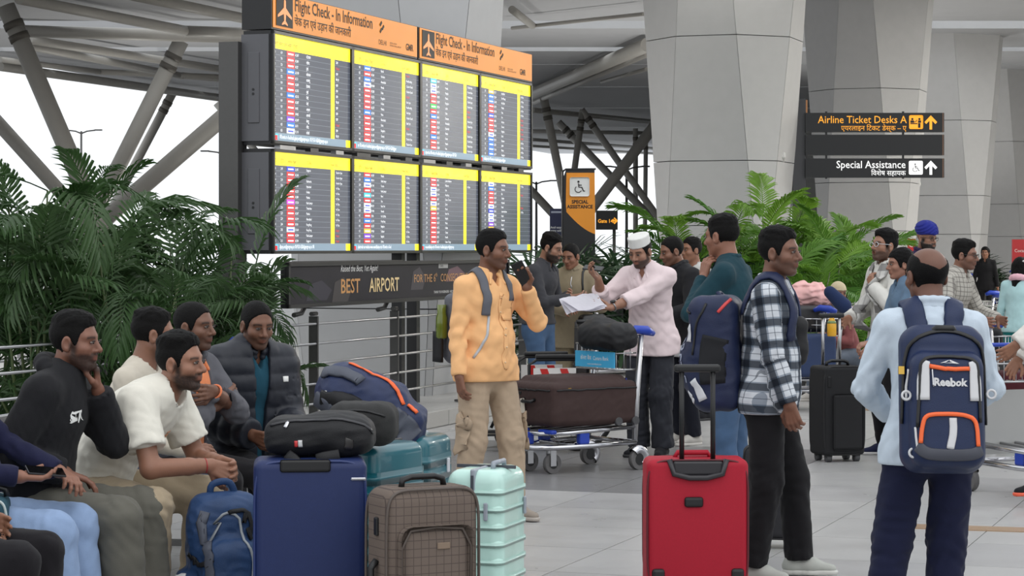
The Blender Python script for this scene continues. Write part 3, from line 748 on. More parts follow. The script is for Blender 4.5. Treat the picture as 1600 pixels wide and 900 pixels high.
column(1132, 34, 'wide faceted grey clad column rising behind the bright green palms')
column(1356, 45, 'faceted grey clad column behind the ticket desk direction sign')
column(1483, 56, 'faceted grey clad column behind the bald man with the backpack')
column(1566, 67, 'faceted grey clad column behind the far walking man')
column(1630, 78, 'farthest faceted grey clad column at the frame edge')
# roof of the forecourt: bands of pale panels on tubular trusses
ROOFZ = 6.7
ROOFM = mat('roof_panel_grey', srgb(172, 173, 175), .7, 0, .06, 2)
TRUSS = mat('truss_paint', srgb(158, 155, 149), .5, 0, .06, 4)
roof = thing('roof', 'pale grey panelled canopy roof carried by tubular trusses', 'roof', (0, 0, 0), 0, None, 'structure')
e0 = XY(*ab(-13.9, 62.6)); e1 = XY(*ab(1.3, 122))        # the open edge of the canopy
ed = (e1-e0).normalized()
def edge_x(Y): return e0.x+(e1.x-e0.x)*(Y-e0.y)/(e1.y-e0.y)
ys = [(26, 41.5), (41.7, 51.8), (53.6, 58.6), (59.8, 64), (64.2, 73), (73.2, 84), (84.2, 98), (98.2, 125)]
for y0, y1 in ys:
    g = G(); v = [(edge_x(y0)-9, y0), (60, y0), (60, y1), (edge_x(y1)-(9 if y1 < 58 else 0), y1)]
    if y0 > 58: v[0] = (edge_x(y0), y0)
    g.prism(v, T(0, 0, ROOFZ), .35); g.obj('panel', ROOFM, roof)
def tubepx(a, b, wpx, name, parent, m=TRUSS):
    A = U(*a); B = U(*b); r = wpx/2/((a[2]+b[2])/2); g = G(); g.cyl(A, B, r, 14); return g.obj(name, m, parent)
kz = lambda y, z=6.45: (387-y)/(z-CAMZ)
truss = thing('roof_truss', 'beige tubular steel truss under the roof at left of the display board', 'truss', (0, 0, 0), 0, None, 'structure')
for (x0, y0, x1, y1, wp) in ((30, -2, 290, 48, 17), (290, 48, 400, 51, 16), (205, -8, 425, 38, 17), (18, 48, 395, 59, 19), (45, 62, 375, 113, 13), (40, 71, 285, 119, 12), (0, 93, 155, 112, 9), (150, 112, 375, 122, 9), (0, 104, 372, 157, 13), (285, 118, 400, 128, 10)):
    A = U(x0, y0, kz(y0)); B = U(x1, y1, kz(y1)); g = G(); g.cyl(A, B, wp/2/kz((y0+y1)/2), 12); g.obj('tube', TRUSS, truss)
for (x0, y0, x1, y1, wp) in ((828, 148, 1012, 70, 20), (835, 160, 1012, 84, 9), (832, 172, 1015, 190, 8), (832, 205, 1015, 208, 6), (832, 218, 1020, 232, 5), (800, 44, 1005, 22, 6), (940, 128, 1010, 108, 6), (800, 15, 832, 40, 12), (832, 228, 1020, 240, 4)):
    A = U(x0, y0, kz(y0)); B = U(x1, y1, kz(y1)); g = G(); g.cyl(A, B, wp/2/kz((y0+y1)/2), 12); g.obj('tube', TRUSS, truss)
def strut(label, x0, y0, x1, y1, wpx, k0):
    """a raking post from the roof down to the ground; joint collars at the head"""
    sl = (x1-x0)/(y1-y0); yt = 387-(6.5-CAMZ)*k0; yb = 387+CAMZ*k0
    A = U(x0+sl*(yt-y0), yt, k0); B = U(x0+sl*(yb-y0), yb, k0); r = wpx/2/k0
    t = thing('raking_post', label, 'post', B, 0, 'raking tubular posts', 'structure')
    g = G(); g.cyl(A-B, (0, 0, 0), r, 16); g.obj('tube', TRUSS, t)
    d = (B-A).normalized(); g = G()
    for q in (.35, .62): g.cyl(A-B+d*q, A-B+d*(q+.14), r*1.12, 16)
    g.obj('collar', mat('truss_collar', srgb(82, 78, 72), .6), t); g = G(); g.cyl((0, 0, 0), (0, 0, .06), r*2, 16); g.obj('base', TRUSS, t)
for i, (x0, y0, x1, y1, wp, k0, lab) in enumerate((
    (5, 0, 108, 240, 29, 77, 'thick raking post nearest the left frame edge above the palms'),
    (290, 50, 190, 250, 25, 66, 'raking post sloping down left above the middle of the palms'),
    (283, 120, 212, 255, 14, 50, 'slim raking post beside the thicker one above the palms'),
    (398, 140, 250, 268, 27, 68, 'raking post sloping steeply left next to the display cabinet'),
    (312, 130, 382, 215, 11, 46, 'slim raking post sloping right toward the display cabinet'),
    (-5, 190, 60, 262, 22, 70, 'raking post half hidden by palm tops at the frame edge'),
    (849, 150, 872, 262, 13, 48, 'upright post just right of the display board'),
    (908, 190, 898, 262, 10, 44, 'upright post above the wheelchair banner'),
    (926, 196, 1000, 300, 11, 44, 'raking post sloping right beside the big column'),
    (1016, 205, 935, 312, 17, 46, 'thick raking post sloping left beside the big column'),
    (915, 235, 1022, 345, 12, 40, 'low raking post sloping right beneath the roof edge'),
    (832, 300, 890, 362, 13, 44, 'raking post showing below the display board corner'),
    (993, 240, 993, 330, 8, 38, 'slim upright post next to the big column'),
    (1009, 240, 1008, 330, 7, 37, 'slimmest upright post touching the big column'))):
    strut(lab, x0, y0, x1, y1, wp, k0)
# far hall wall, soffit
HALL = mat('hall_wall_grey', srgb(190, 190, 188), .7, 0, .05, 3)
g = G(); g.box((34, 96, 4), (44, .4, 8.5)); o = g.obj('wall_back', HALL); tag(o, 'light grey end wall of the hall far behind the columns', 'wall', kind='structure')
g = G(); g.box((0, 0, 4), (.4, 70, 8.5), T(26, 62, 0)@Matrix.Rotation(-AX, 4, 'Z')); o = g.obj('wall_right', HALL); tag(o, 'light grey side wall of the hall beyond the columns', 'wall', kind='structure')
# hall lighting added to brighten columns and roof: round downlight fittings let into the roof panels, and uplighters washing the roof
LAMPG = mat('added_lamp_glass', (1, 1, 1), .4, emit=(1, .97, .9), es=3)  # glowing disc of the added ceiling lamps
LAMPB = plast('lamp_housing', (210, 210, 208), .4)
def downlight(x, y, e, label, warm=(1, .965, .9), size=1.6):  # made-up fitting, added to brighten the columns and the far hall
    t = thing('added_ceiling_lamp', label, 'lamp', (x, y, ROOFZ-.12), 0, 'added ceiling lamps of the hall')
    g = G(); g.ring((0, 0, .03), (0, 0, 1), size/2, .07, 28, 8); g.obj('rim', LAMPB, t)
    g = G(); g.cyl((0, 0, .04), (0, 0, .1), size/2, 28); g.obj('diffuser', LAMPG, t)
    l = bpy.data.lights.new('lamp', 'AREA'); l.shape = 'DISK'; l.size = size; l.energy = e; l.color = warm
    lo = bpy.data.objects.new('lamp', l); COL.objects.link(lo); lo.parent = t; lo.location = (0, 0, -.05)
for x, y, e, lab in ((-3, 30, 230, 'added ceiling lamp over the railing by the display board'), (3, 33, 120, 'added ceiling lamp over the green palms'), (11.5, 29, 650, 'added ceiling lamp in the hall to the right of the trolleys'), (14.5, 36, 650, 'added ceiling lamp in the hall right of the ticket desk sign'), (18, 47, 700, 'added ceiling lamp in the hall right of the third column'), (13, 44, 220, 'added ceiling lamp over the queue of trolleys'), (21, 56, 420, 'added ceiling lamp deep in the hall beyond the last columns'), (-9, 36, 260, 'added ceiling lamp over the leaning posts')):
    downlight(x, y, e, lab)
def uplight(x, y, e, label):  # made-up floor fitting, added to lift the roof's brightness
    t = thing('roof_fill_light', label, 'lamp', (x, y, 0), 0, 'added roof uplighters')
    g = G(); g.cyl((0, 0, 0), (0, 0, .5), .05, 12); g.cyl((0, 0, .5), (0, 0, .62), .05, 16, .16); g.obj('housing', LAMPB, t)
    l = bpy.data.lights.new('lamp', 'SPOT'); l.spot_size = math.radians(140); l.spot_blend = .6; l.energy = e; l.shadow_soft_size = .3; l.color = (1, .98, .94)
    lo = bpy.data.objects.new('lamp', l); COL.objects.link(lo); lo.parent = t; lo.location = (0, 0, .75); lo.rotation_euler = (math.pi, 0, 0)
for px, y, lab in ((560, 50, 'uplighter added on the floor behind the display board'), (960, 54, 'uplighter added on the floor behind the banner'), (1240, 50, 'uplighter added on the floor behind the direction sign'), (1420, 62, 'uplighter added on the floor deep between the columns'), (250, 56, 'uplighter added on the floor behind the left palms')):
    uplight((px-800)*y/F, y, 330 if px in (960, 560) else 560, lab)
# ---------------------------------------------------------------- display board, railing, signs
R0 = Vector((-100/169, F/169, 0))
BLK = plast('case_black', (22, 22, 24), .4); GREY = mat('case_grey', srgb(92, 92, 96), .45, .2, .05, 20)
STEEL = metal('brushed_steel', (170, 170, 172), .28); DARKST = mat('dark_steel', srgb(88, 87, 86), .42, .7, .06, 30)
def bframe(t, off, z):                       # x along the board (to the right in view), y up, z towards the viewer
    o = R0+ua*t-va*off; o.z = z; return frame_m(o, ua, Vector((0, 0, 1)), va)
# kerb and railing
g = G(); M = T(*(R0-va*.55))@Matrix.Rotation(ROTB, 4, 'Z')
for i in range(11):
    k_ = G(); k_.box((0, -8+i*1.5+.75, .075), (1.5, 1.494, .15), M, .01, 1)
    if i == 0: kerb = thing('kerb', 'low speckled granite kerb under the steel railing', 'kerb', (0, 0, 0), 0, None, 'structure')
    k_.obj('slab', granite('granite_kerb', (168, 166, 162)), kerb)
rail = thing('railing', 'dark steel railing with five thin bars below the display board', 'railing', R0+Vector((0, 0, .15)))
for i in range(9):
    t = -8.3+1.7*i+.2
    g = G(); M = bframe(t, 0, 0); M.translation -= R0; g.box((0, .59-.02, 0), (.022, .96, .078), M); g.cyl(M@Vector((-.05, 1.07, .0)), M@Vector((.05, 1.07, .0)), .018, 10); g.box((0, .165, 0), (.13, .02, .13), M)
    g.bm.verts.ensure_lookup_table(); bmesh.ops.translate(g.bm, vec=(0, 0, -.15), verts=g.bm.verts); g.obj('post', DARKST, rail)
for z in (.99, .83, .67, .51, .35):
    g = G(); g.cyl(ua*-8.4+Vector((0, 0, z-.15))+va*.022, ua*6+Vector((0, 0, z-.15))+va*.022, .0105, 10); g.obj('bar', STEEL, rail)
# advertising panel on the railing
def rect(M, x0, y0, x1, y1, z, name, m, parent, th=.004):
    g = G(); g.box(((x0+x1)/2, (y0+y1)/2, z), (x1-x0, y1-y0, th), M); return g.obj(name, m, parent)
M = bframe(-3.72, -.09, 1.13)
ad = thing('advert_panel', 'long black advert panel reading best airport on the railing', 'advert panel', M.translation); Mi = T(*-M.translation)@M
W_, H_ = 5.1, .355
g = G(); g.box((W_/2, H_/2, -.02), (W_, H_, .05), Mi); g.obj('backing', BLK, ad)
g = G()
for c, d in (((W_/2, .015, .012), (W_, .03, .03)), ((W_/2, H_-.015, .012), (W_, .03, .03)), ((.015, H_/2, .012), (.03, H_, .03)), ((W_-.015, H_/2, .012), (.03, H_, .03))): g.box(c, d, Mi)
g.obj('frame', plast('frame_black', (16, 16, 17), .45), ad)
adm = mat('advert_print', srgb(36, 34, 40), .5, 0, .5, 2.2, spec=.2)
rect(Mi, .03, .03, W_-.03, H_-.03, .008, 'print', adm, ad)
for i, (x, y, w_, h_, c) in enumerate(((.35, .05, .5, .16, (60, 58, 66)), (.85, .03, .4, .2, (70, 66, 66)), (2.55, .1, .35, .2, (74, 70, 74)), (3.4, .16, .5, .14, (110, 84, 92)), (4.1, .05, .6, .2, (66, 60, 66)))):
    g = G(); g.prism([(x, y), (x+w_*.8, y), (x+w_, y+h_*.5), (x+w_*.6, y+h_), (x+w_*.15, y+h_*.8)], Mi@T(0, 0, .0105), .001); g.obj('print_shape', plast('print_%d' % i, c, .5, spec=.2), ad)
GOLD = mat('gold_letter', srgb(206, 152, 92), .35, .2, .25, 3); CREAM = plast('cream_letter', (232, 205, 150), .4); WHT = plast('white_letter', (235, 235, 232), .4)
writing('lettering', 'BEST', .165, Mi@T(1.02, .10, .013), GOLD, ad, sx=1.15, bold=.002)
writing('lettering', 'AIRPORT', .165, Mi@T(1.62, .10, .013), CREAM, ad, sx=.98, bold=.002)
writing('lettering', 'FOR THE 6', .10, Mi@T(2.62, .165, .013), GOLD, ad, sx=1.1)
writing('lettering', 'th', .055, Mi@T(3.14, .21, .013), GOLD, ad)
writing('lettering', 'CONSECUTIVE YEAR', .10, Mi@T(3.26, .165, .013), GOLD, ad, sx=1.08)
writing('lettering', 'IN INDIA', .10, Mi@T(4.37, .165, .013), WHT, ad, sx=1.08)
me = textmesh("Raised the Best, Yet Again!", .075, sx=.95); me.transform(Mi@T(1.02, .275, .013)@Matrix(((1, .25, 0, 0), (0, 1, 0, 0), (0, 0, 1, 0), (0, 0, 0, 1)))); link('lettering', me, WHT, ad)
writing('lettering', 'THANK YOU PASSENGERS · ASQ RATINGS', .032, Mi@T(3.1, .06, .013), WHT, ad)
rect(Mi, 3.22, .285, 3.45, .335, .011, 'badge', plast('badge_grey', (170, 170, 168)), ad); writing('lettering', 'Delhi', .036, Mi@T(3.25, .295, .015), BLK, ad)
for tt in (.52, 2.22, 3.92):
    g = G(); g.tube([Mi@Vector((tt-.2, -.06, -.08)), Mi@Vector((tt-.06, -.05, -.08)), Mi@Vector((tt, .05, -.05))], .02, 8); g.obj('bracket', DARKST, ad)
# flight information board
BO = -3.26; BL = 6.37; M0 = bframe(BO, .25, 0); rootp = M0.translation.copy(); Mi = T(*-rootp)@M0
fb = thing('flight_information_board', 'tall black flight information board of eight lit screens under orange header', 'display board', rootp)
for x0, x1 in ((0, 3.12), (3.15, BL)):                     # cases
    g = G(); g.box(((x0+x1)/2, 3.49, -.13), (x1-x0, .30, .26), Mi); g.obj('header_case', BLK, fb)
for z0, z1 in ((2.42, 3.33), (1.55, 2.39)):
    g = G(); g.box((BL/2, (z0+z1)/2, -.125), (BL, z1-z0, .24), Mi); g.obj('screen_case', BLK, fb)
    g = G(); g.box((-.006, (z0+z1)/2, -.14), (.012, z1-z0-.06, .24), Mi); g.obj('side_panel', GREY, fb)
    g = G(); g.box((-.016, (z0+z1)/2, -.15), (.01, (z1-z0)*.62, .10), Mi, .004, 1); g.obj('service_flap', GREY, fb)
    g = G()
    for q in (.0, .035): g.cyl(Mi@Vector((-.02, (z0+z1)/2+q-.05, -.15)), Mi@Vector((-.024, (z0+z1)/2+q-.05, -.15)), .011, 10)
    g.obj('lock', BLK, fb)
g = G(); g.box((.0, 1.62, -.34), (.16, 3.24, .17), Mi); g.obj('mast', DARKST, fb)
g = G(); g.box((BL-.12, 1.62, -.34), (.16, 3.24, .17), Mi); g.obj('mast', DARKST, fb)
for x in (3.05, 3.42): g = G(); g.box((x, .8, -.16), (.085, 1.6, .1), Mi); g.obj('stand', BLK, fb)
for i in range(12):
    x = .3+i*.52; g = G(); g.box((x, 2.405, -.02), (.16 if i % 3 else .3, .035, .05), Mi); g.obj('hinge', DARKST if i % 2 else STEEL, fb)
g = G(); g.box((1.7, 1.47, -.12), (2.6, .035, .05), Mi); g.obj('cross_bar', DARKST, fb)
ORG = mat('header_orange', srgb(200, 124, 38), .4, 0, .25, .9, emit=srgb(238, 142, 30), es=.34)
LET = plast('letter_black', (24, 18, 14), .5)
for x0, x1 in ((.02, 3.10), (3.17, BL-.01)):
    hp = rect(Mi, x0, 3.355, x1, 3.635, .004, 'header_panel', ORG, fb)
    rect(Mi, x0+.05, 3.375, x0+.36, 3.62, .009, 'pictogram_tile', LET, fb)
    g = G(); cx, cy = x0+.205, 3.497                       # aeroplane pointing up
    poly = [(0, .10), (.014, .085), (.016, .03), (.11, -.035), (.11, -.055), (.016, -.02), (.012, -.075), (.045, -.10), (.045, -.112), (0, -.10)]
    poly = poly+[(-x, y) for x, y in poly[::-1][1:-1]]
    g.prism([(cx+x*1.2, cy+y) for x, y in poly], Mi@T(0, 0, .0115), .002); g.obj('aeroplane_pictogram', plast('picto_orange', (236, 150, 80), emit=srgb(236, 140, 70), es=.3), fb)
    writing('lettering', 'Flight Check - In Information', .142, Mi@T(x0+.40, 3.522, .008), LET, fb, sx=.98, bold=.002)
    writing('lettering', 'चेक इन एवं उड़ान की जानकारी', .098, Mi@T(x0+.40, 3.408, .008), LET, fb, sx=1.05, bold=.001)
    for q, c_ in enumerate(((0, 0), (.05, .03), (0, .06))): rect(Mi@T(x0+2.2+c_[0], 3.50+c_[1], 0)@Matrix.Rotation(.7, 4, 'Z'), 0, 0, .05, .022, .009, 'logo_mark', LET, fb)
    writing('lettering', 'DELHI', .062, Mi@T(x0+2.16, 3.40, .008), LET, fb, sx=1.1); writing('lettering', 'INDIRA GANDHI\nINTERNATIONAL AIRPORT', .022, Mi@T(x0+2.42, 3.425, .008), LET, fb)
    writing('lettering', 'GMR', .085, Mi@T(x0+2.80, 3.40, .008), LET, fb, bold=.002)
SCR = mat('screen_dark', srgb(62, 66, 74), .12, 0, .03, 1, emit=srgb(80, 84, 94), es=.8)
YEL = mat('screen_yellow', srgb(240, 222, 40), .15, 0, .02, 1, emit=srgb(246, 226, 50), es=.75)
def em(n, rgb, s=.8): return mat('screen_'+n, srgb(*rgb), .2, 0, .02, 1, emit=srgb(*rgb), es=s)
TXT = em('white', (240, 242, 245), .9); REDT = em('red_text', (225, 40, 40)); LINE = em('line', (130, 136, 146), .6); BAR = em('bar', (120, 140, 155), .7); DYE = em('ink', (90, 84, 20), .3)
LOGO = [em('red', (214, 40, 46)), em('blue', (36, 110, 214)), em('white_tile', (232, 238, 244)), em('cyan', (60, 190, 215)), em('green', (50, 180, 70)), em('violet', (120, 60, 190)), em('magenta', (205, 60, 190)), em('amber', (230, 180, 60)), em('navy', (40, 60, 190))]
SM = [TXT, REDT, LINE, BAR, DYE, YEL]+LOGO
def L_(s): return s.split('|')
data = [
 ['चेक इन', L_('AI 2807|AI 2801|AI 237|6E 5078|AI 211|AI 2879|AI 2955|6E 5131|AI 2837|AI 805|G8 455|AI 2497|6E 071|UL 195'), L_('पटे इंफाल|चडीगढ|दुबई|कोलकाता|काठमांडू|हैदराबाद|मुंबई|चेनई|चेनई|अमृतसर|वाराणसी|बेंगलुरु|रियाद|कोलंबो'), '00010001000512', 'oropooopooorop', '6:30|7:00|7:20|7:50|7:55|8:00|8:00|8:10|8:10|8:20|8:20|8:30|8:35|8:35'],
 ['', L_('6E 5209|AI 2801|6E 5317|NH 838|AI 2383|AI 2512|AI 2769|AI 2677|6E 5033|AI 831|SG 020|AI 2809|AI 2835|AI 2985'), L_('Ranchi|Vadodara|Ahmedabad|Haneda|Dubai|Bengaluru|Kolkata|Mumbai|Patna|Ahmedabad|Dubai|Bengaluru|Chennai|Mumbai'), '10120000100000', 'rbccrgbgcgrnnn', '9:45|9:45|8:55|8:55|9:00|9:00|9:00|9:00|9:10|9:10|9:10|9:30|9:30|9:40'],
 ['', L_('SV 468|JL 030|NH 936|AI 2815|AI 2807|XY 758|AI 805|6E 033|AI 2645|AI 2671|AI 2857|6E 1231|AI 838|AI 2873'), L_('Dessau|Haneda|Shanghai|Mumbai|Bengaluru|Jeddah|Dubai|Dammam|Ahmedabad|Hyderabad|Mumbai|Kuwait|Haneda|Pune'), '32200401000100', 'nnnnnrrnnrnnnn', '9:55|9:55|9:55|0:00|0:05|0:15|0:15|0:20|0:30|0:30|0:30|0:45|0:45|0:45'],
 ['', L_('EY 217|CZ 360|6E 1405|AI 2901|AI 2923|QP 264|AI 478|AI 2665|AI 2463|AI 045|FZ 175|6E 585|SV 136|6E 179'), L_('Abu Dhabi|Don Mueang|Abu Dhabi|Mumbai|Patna|Goa|Amritsar|Chennai|Bengaluru|Dubai|Dammam|Jeddah|Bahrain|Guangzhou'), '71100800021111', 'tttttrrrrrtttt', '1:05|1:05|1:00|1:15|1:15|1:15|1:15|1:15|1:25|1:25|1:30|1:30|1:35|1:35'],
 ['', L_('SQ 403|AI 2145|AI 223|AI 2449|AI 2737|AI 2883|OD 206|AI 829|AI 2437|AI 2909|AI 314|CX 698|AI 2388|AI 2380'), L_('Singapore|Bali|Kathmandu|Hyderabad|Kolkata|Mumbai|Kuala Lumpur|Trivandrum|Mumbai|Ahmedabad|Hong Kong|Hong Kong|Kuala Lumpur|Singapore'), '80000060000200', 'nnnttttttttrrr', '21:45|22:00|22:00|22:00|22:00|22:00|22:05|22:10|22:20|22:30|22:40|23:05|23:15|23:15'],
 ['', L_('AI 2439|MH 191|AC 043|D7 183|VN 980|AI 2839|AA 293|UA 083|VJ 896|6E 1707|AI 2757|HY 428|TG 316|AI 302'), L_('Mumbai|Kuala Lumpur|Toronto|Kuala Lumpur|Hanoi|Pune|New York|Newark|Ho Chi Minh|Hong Kong|Bangalore|Tashkent|Bangkok|Sydney'), '01203022010750', 'tttttttttttttt', '23:00|23:10|23:30|23:30|23:30|23:50|23:55|23:55|0:05|0:15|0:15|0:15|0:20|0:15'],
 ['', L_('AI 161|AI 308|EL 2019|CX 694|AI 187|LX 147|LH 763|AI 101|AI 2336|AI 2373|AI 2712|AI 2985|AI 105|AI 127'), L_('London Heathrow|Melbourne|Paris|Hong Kong|Vienna - Toronto|Zurich|Munich|New York|Bangkok|Phuket|Kolkata|Chennai|Newark|Vienna - Chicago'), '00220270000000', '.t............', '1:30|1:30|1:35|1:35|1:45|1:45|1:50|2:00|2:00|2:05|2:10|2:10|2:15|2:15'],
 ['', L_('ET 687|6E 035|AI 2147|AI 2307|AI 2873|KC 907|BA 142|G9 464|KL 872|TG 332|LH 761|OV 715|AI 2997|AI 2745'), L_('Addis Ababa|Manchester|Bali|Colombo|Hyderabad|Kuwait|London Heathrow|Sharjah|Amsterdam|Bangkok|Frankfurt|Muscat|Mumbai|Goa'), '21000282257300', 't.r..rt.......', '2:35|2:35|2:35|2:40|2:45|2:50|2:50|3:00|3:10|3:15|3:20|3:30|3:35|3:35'],
]
STAT = dict(o=('उडान', 0), r=('Delayed', 1), p=('चेक इन', 0), b=('Now Boarding', 0), c=('Check-in Closed', 0), g=('Gate Open', 0), n=('Check-in Open', 0), t=('On Time', 0))
for i in range(8):
    x0 = .03+(i % 4)*1.585; wS = 1.535; z1, z0 = (3.305, 2.455) if i < 4 else (2.365, 1.575); hS = z1-z0
    sc = thing('screen', None, None, (0, 0, 0)); sc.parent = fb
    rect(Mi, x0, z0, x0+wS, z1, -.002, 'glass', SCR, sc); it = []
    def addr(a, b, c, d, z, mi, it=it):
        g = G(); g.box(((a+c)/2, (b+d)/2, z), (c-a, d-b, .001)); it.append((from_bm(g.bm), Mi, mi))
    def addt(s, size, x, y, mi, sx=.8, it=it, z=.0035): it.append((textmesh(s, size, sx=sx, res=1), Mi@T(x, y, z), mi))
    hd = hS*.135; ft = hS*.075; rh = (hS-hd-ft)/14
    addr(x0, z1-hd, x0+wS, z1, .001, 5); addr(x0+wS*.735, z0+ft, x0+wS*.785, z1-hd, .001, 5); addr(x0, z0, x0+wS, z0+ft, .001, 3); addr(x0+wS*.94, z0, x0+wS, z0+ft, .002, 5)
    addr(x0+.01, z0+.01, x0+wS*.06, z0+ft-.008, .002, 9); addr(x0+wS*.02, z0+.006, x0+wS*.05, z0+ft*.7, .003, 6)
    for (s, fx) in ((('STD', .005), ('ETD', .09), ('Airline Flight', .18), ('To/Via', .42), ('Row  Status', .735)) if i else (('समय  समय  उड़ान संख्या   गंतव्य', .02),)): addt(s, hS*.05, x0+wS*fx, z1-hd*.75, 4)
    d = data[i]; tms = d[5].split('|')
    tick = ('OR write to feedback.igiairport@gmrgroup.in OR PGO-IGIA@gmrgroup.in', 'in OR write to feedback.igiairport@gmrgroup.in OR PGO-IGIA@gmr', 'airport.in OR write to feedback.igiairport@gmrgroup.in OR PGO', 'idelairport.in OR write to feedback.igiairport@gmr')[i] if i < 4 else ('@airport@gmrgroup.in OR PGO-IGIA@gmrgroup.in OR', 'plaint visit our website www.newdelhiairport.in OR write to feed', 'w.newdelhiairport.in OR write to feedback.igiairport@gmrgroup', 'dback.igiairport@gmrgroup.in OR visit our website')[i-4]
    addt(tick, hS*.058, x0+wS*.075, z0+ft*.3, 0, .62)
    for r in range(14):
        zt = z1-hd-rh*(r+1); addr(x0, zt, x0+wS*.735, zt+.0022, .0015, 2); addr(x0+wS*.785, zt, x0+wS, zt+.0022, .0015, 2)
        addr(x0+wS*.165, zt+rh*.1, x0+wS*.262, zt+rh*.95, .002, 6+int(d[3][r])); st = d[4][r]
        addr(x0+wS*.18, zt+rh*.35, x0+wS*.247, zt+rh*.6, .003, 0 if int(d[3][r]) != 2 else 14)
        if st in STAT: addt(STAT[st][0], rh*.66, x0+wS*.80, zt+rh*.25, STAT[st][1], .72)
        addt(['M', 'H', 'F', 'L', 'A-D', 'A-J'][(r*5+i*3) % 6][:2], rh*.6, x0+wS*.742, zt+rh*.25, 4, .6)
        addt(tms[r], rh*.68, x0+wS*.004, zt+rh*.25, 0, .6); addt(tms[(r+1) % 14] if i in (1, 3) else tms[r], rh*.68, x0+wS*.088, zt+rh*.25, 0, .6)
        addt(d[1][r], rh*.68, x0+wS*.268, zt+rh*.25, 0, .66); addt(d[2][r], rh*.68, x0+wS*.41, zt+rh*.25, 0, .72)
    me = joinmeshes(it, 'screen_content'); 
    link('screen_content', me, SM, sc)
    g = G()
    for c_, d_ in (((x0+wS/2, z0-.012, .004), (wS+.05, .024, .03)), ((x0+wS/2, z1+.012, .004), (wS+.05, .024, .03)), ((x0-.012, (z0+z1)/2, .004), (.026, hS+.05, .03)), ((x0+wS+.012, (z0+z1)/2, .004), (.026, hS+.05, .03))): g.box(c_, d_, Mi)
    g.obj('bezel', plast('bezel_black', (14, 14, 15), .3), sc)
# direction sign on its post
k_ = 105.; so = Vector(((1248-800)/k_, F/k_, 0)); sg = thing('direction_sign', 'black direction sign with three boards on a grey post, ticket desks on top', 'sign', so)
FX = Matrix(((1, 0, 0, 0), (0, 0, -1, 0), (0, 1, 0, 0), (0, 0, 0, 1)))      # x right, y up, facing the viewer
zz = lambda y: CAMZ-(y-HZ)/k_; xx = lambda x: (x-1248)/k_
SB = plast('sign_black', (14, 14, 16), .35); AMB = mat('sign_amber', srgb(240, 160, 40), .4, emit=srgb(245, 165, 45), es=.5); WHE = mat('sign_white', srgb(240, 240, 240), .4, emit=(1, 1, 1), es=.5)
g = G(); g.box((0, .0, zz(155)/2), (.19, .16, zz(155))); g.obj('post', plast('sign_post_grey', (58, 58, 62), .4), sg)
g = G(); g.box((xx(1259), -.02, (zz(156)+zz(178))/2), (.04, .05, .2)); g.obj('bracket', plast('copper_tab', (190, 130, 80)), sg)
for y0, y1 in ((177, 207), (211, 243), (248, 278)):
    g = G(); g.box(((xx(1257)+xx(1473))/2, -.06, (zz(y0)+zz(y1))/2), (216/k_, .12, (y1-y0)/k_)); g.obj('board', SB, sg)
    g = G(); g.box((xx(1471), -.122, (zz(y0)+zz(y1))/2), (.012, .004, (y1-y0)/k_)); g.obj('edge_strip', plast('strip_grey', (120, 90, 70)), sg)
for x in (1290, 1410): g = G(); g.box((xx(x), -.05, zz(227)), (.03, .03, 1.)); g.obj('hanger', SB, sg)
MS = FX.copy(); MS.translation = (0, -.124, 0)
writing('lettering', 'Airline Ticket Desks A', 15.5/k_*1.05, MS@T(xx(1414.5), zz(193), 0), AMB, sg, 'RIGHT', sx=.92, bold=.0006)
writing('lettering', 'एयरलाइन िटकट डेस्क – ए', 11/k_, MS@T(xx(1414), zz(204.5), 0), AMB, sg, 'RIGHT', sx=.95)
writing('lettering', 'Special Assistance', 15.5/k_*1.05, MS@T(xx(1413), zz(263), 0), WHE, sg, 'RIGHT', sx=.92, bold=.0006)
writing('lettering', 'िवशेष सहायक', 11/k_, MS@T(xx(1413), zz(274.5), 0), WHE, sg, 'RIGHT', sx=.95)
def arrow(px, py, m, parent, h=.21):
    g = G(); u = h/8; g.prism([(x*u, y*u) for x, y in ((0, 4), (-3.6, .2), (-2.6, -.9), (-.75, 1), (-.75, -4), (.75, -4), (.75, 1), (2.6, -.9), (3.6, .2))], MS@T(xx(px), zz(py), 0), .003); g.obj('arrow', m, parent)
arrow(1452, 192, AMB, sg); arrow(1452, 262.5, WHE, sg)
for px, py, m in ((1429, 191.5, AMB), (1428.5, 262.5, WHE)):
    g = G(); g.box((0, 0, 0), (.205, .205, .004), MS@T(xx(px), zz(py), 0), .02, 2); g.obj('pictogram_tile', m, sg)
def picto(items, M, m, parent, name='pictogram'):
    g = G()
    for it in items:
        if it[0] == 'd': g.cyl(M@Vector((it[1], it[2], 0)), M@Vector((it[1], it[2], .004)), it[3], 14)
        elif it[0] == 'l': g.tube([M@Vector((x, y, .002)) for x, y in it[2]], it[1], 6)
        elif it[0] == 'b': g.box(((it[1]+it[3])/2, (it[2]+it[4])/2, .002), (it[3]-it[1], it[4]-it[2], .004), M)
    g.obj(name, m, parent)
WCH = [('d', -.1, .62, .13), ('l', .07, [(-.1, .42), (-.04, -.05), (.32, -.05), (.52, -.52), (.68, -.5)]), ('l', .06, [(-.08, .22), (.3, .2)]), ('l', .05, [(-.12+.4*math.cos(a), -.3+.38*math.sin(a)) for a in np.linspace(2.2, 5.9, 14)])]
def scaled(it, s): return [(i[0], i[1]*s, i[2]*s, i[3]*s) if i[0] == 'd' else (i[0], i[1]*s, [(x*s, y*s) for x, y in i[2]]) for i in it]
picto(scaled(WCH, .085), MS@T(xx(1428.5), zz(262.5), .003), SB, sg)
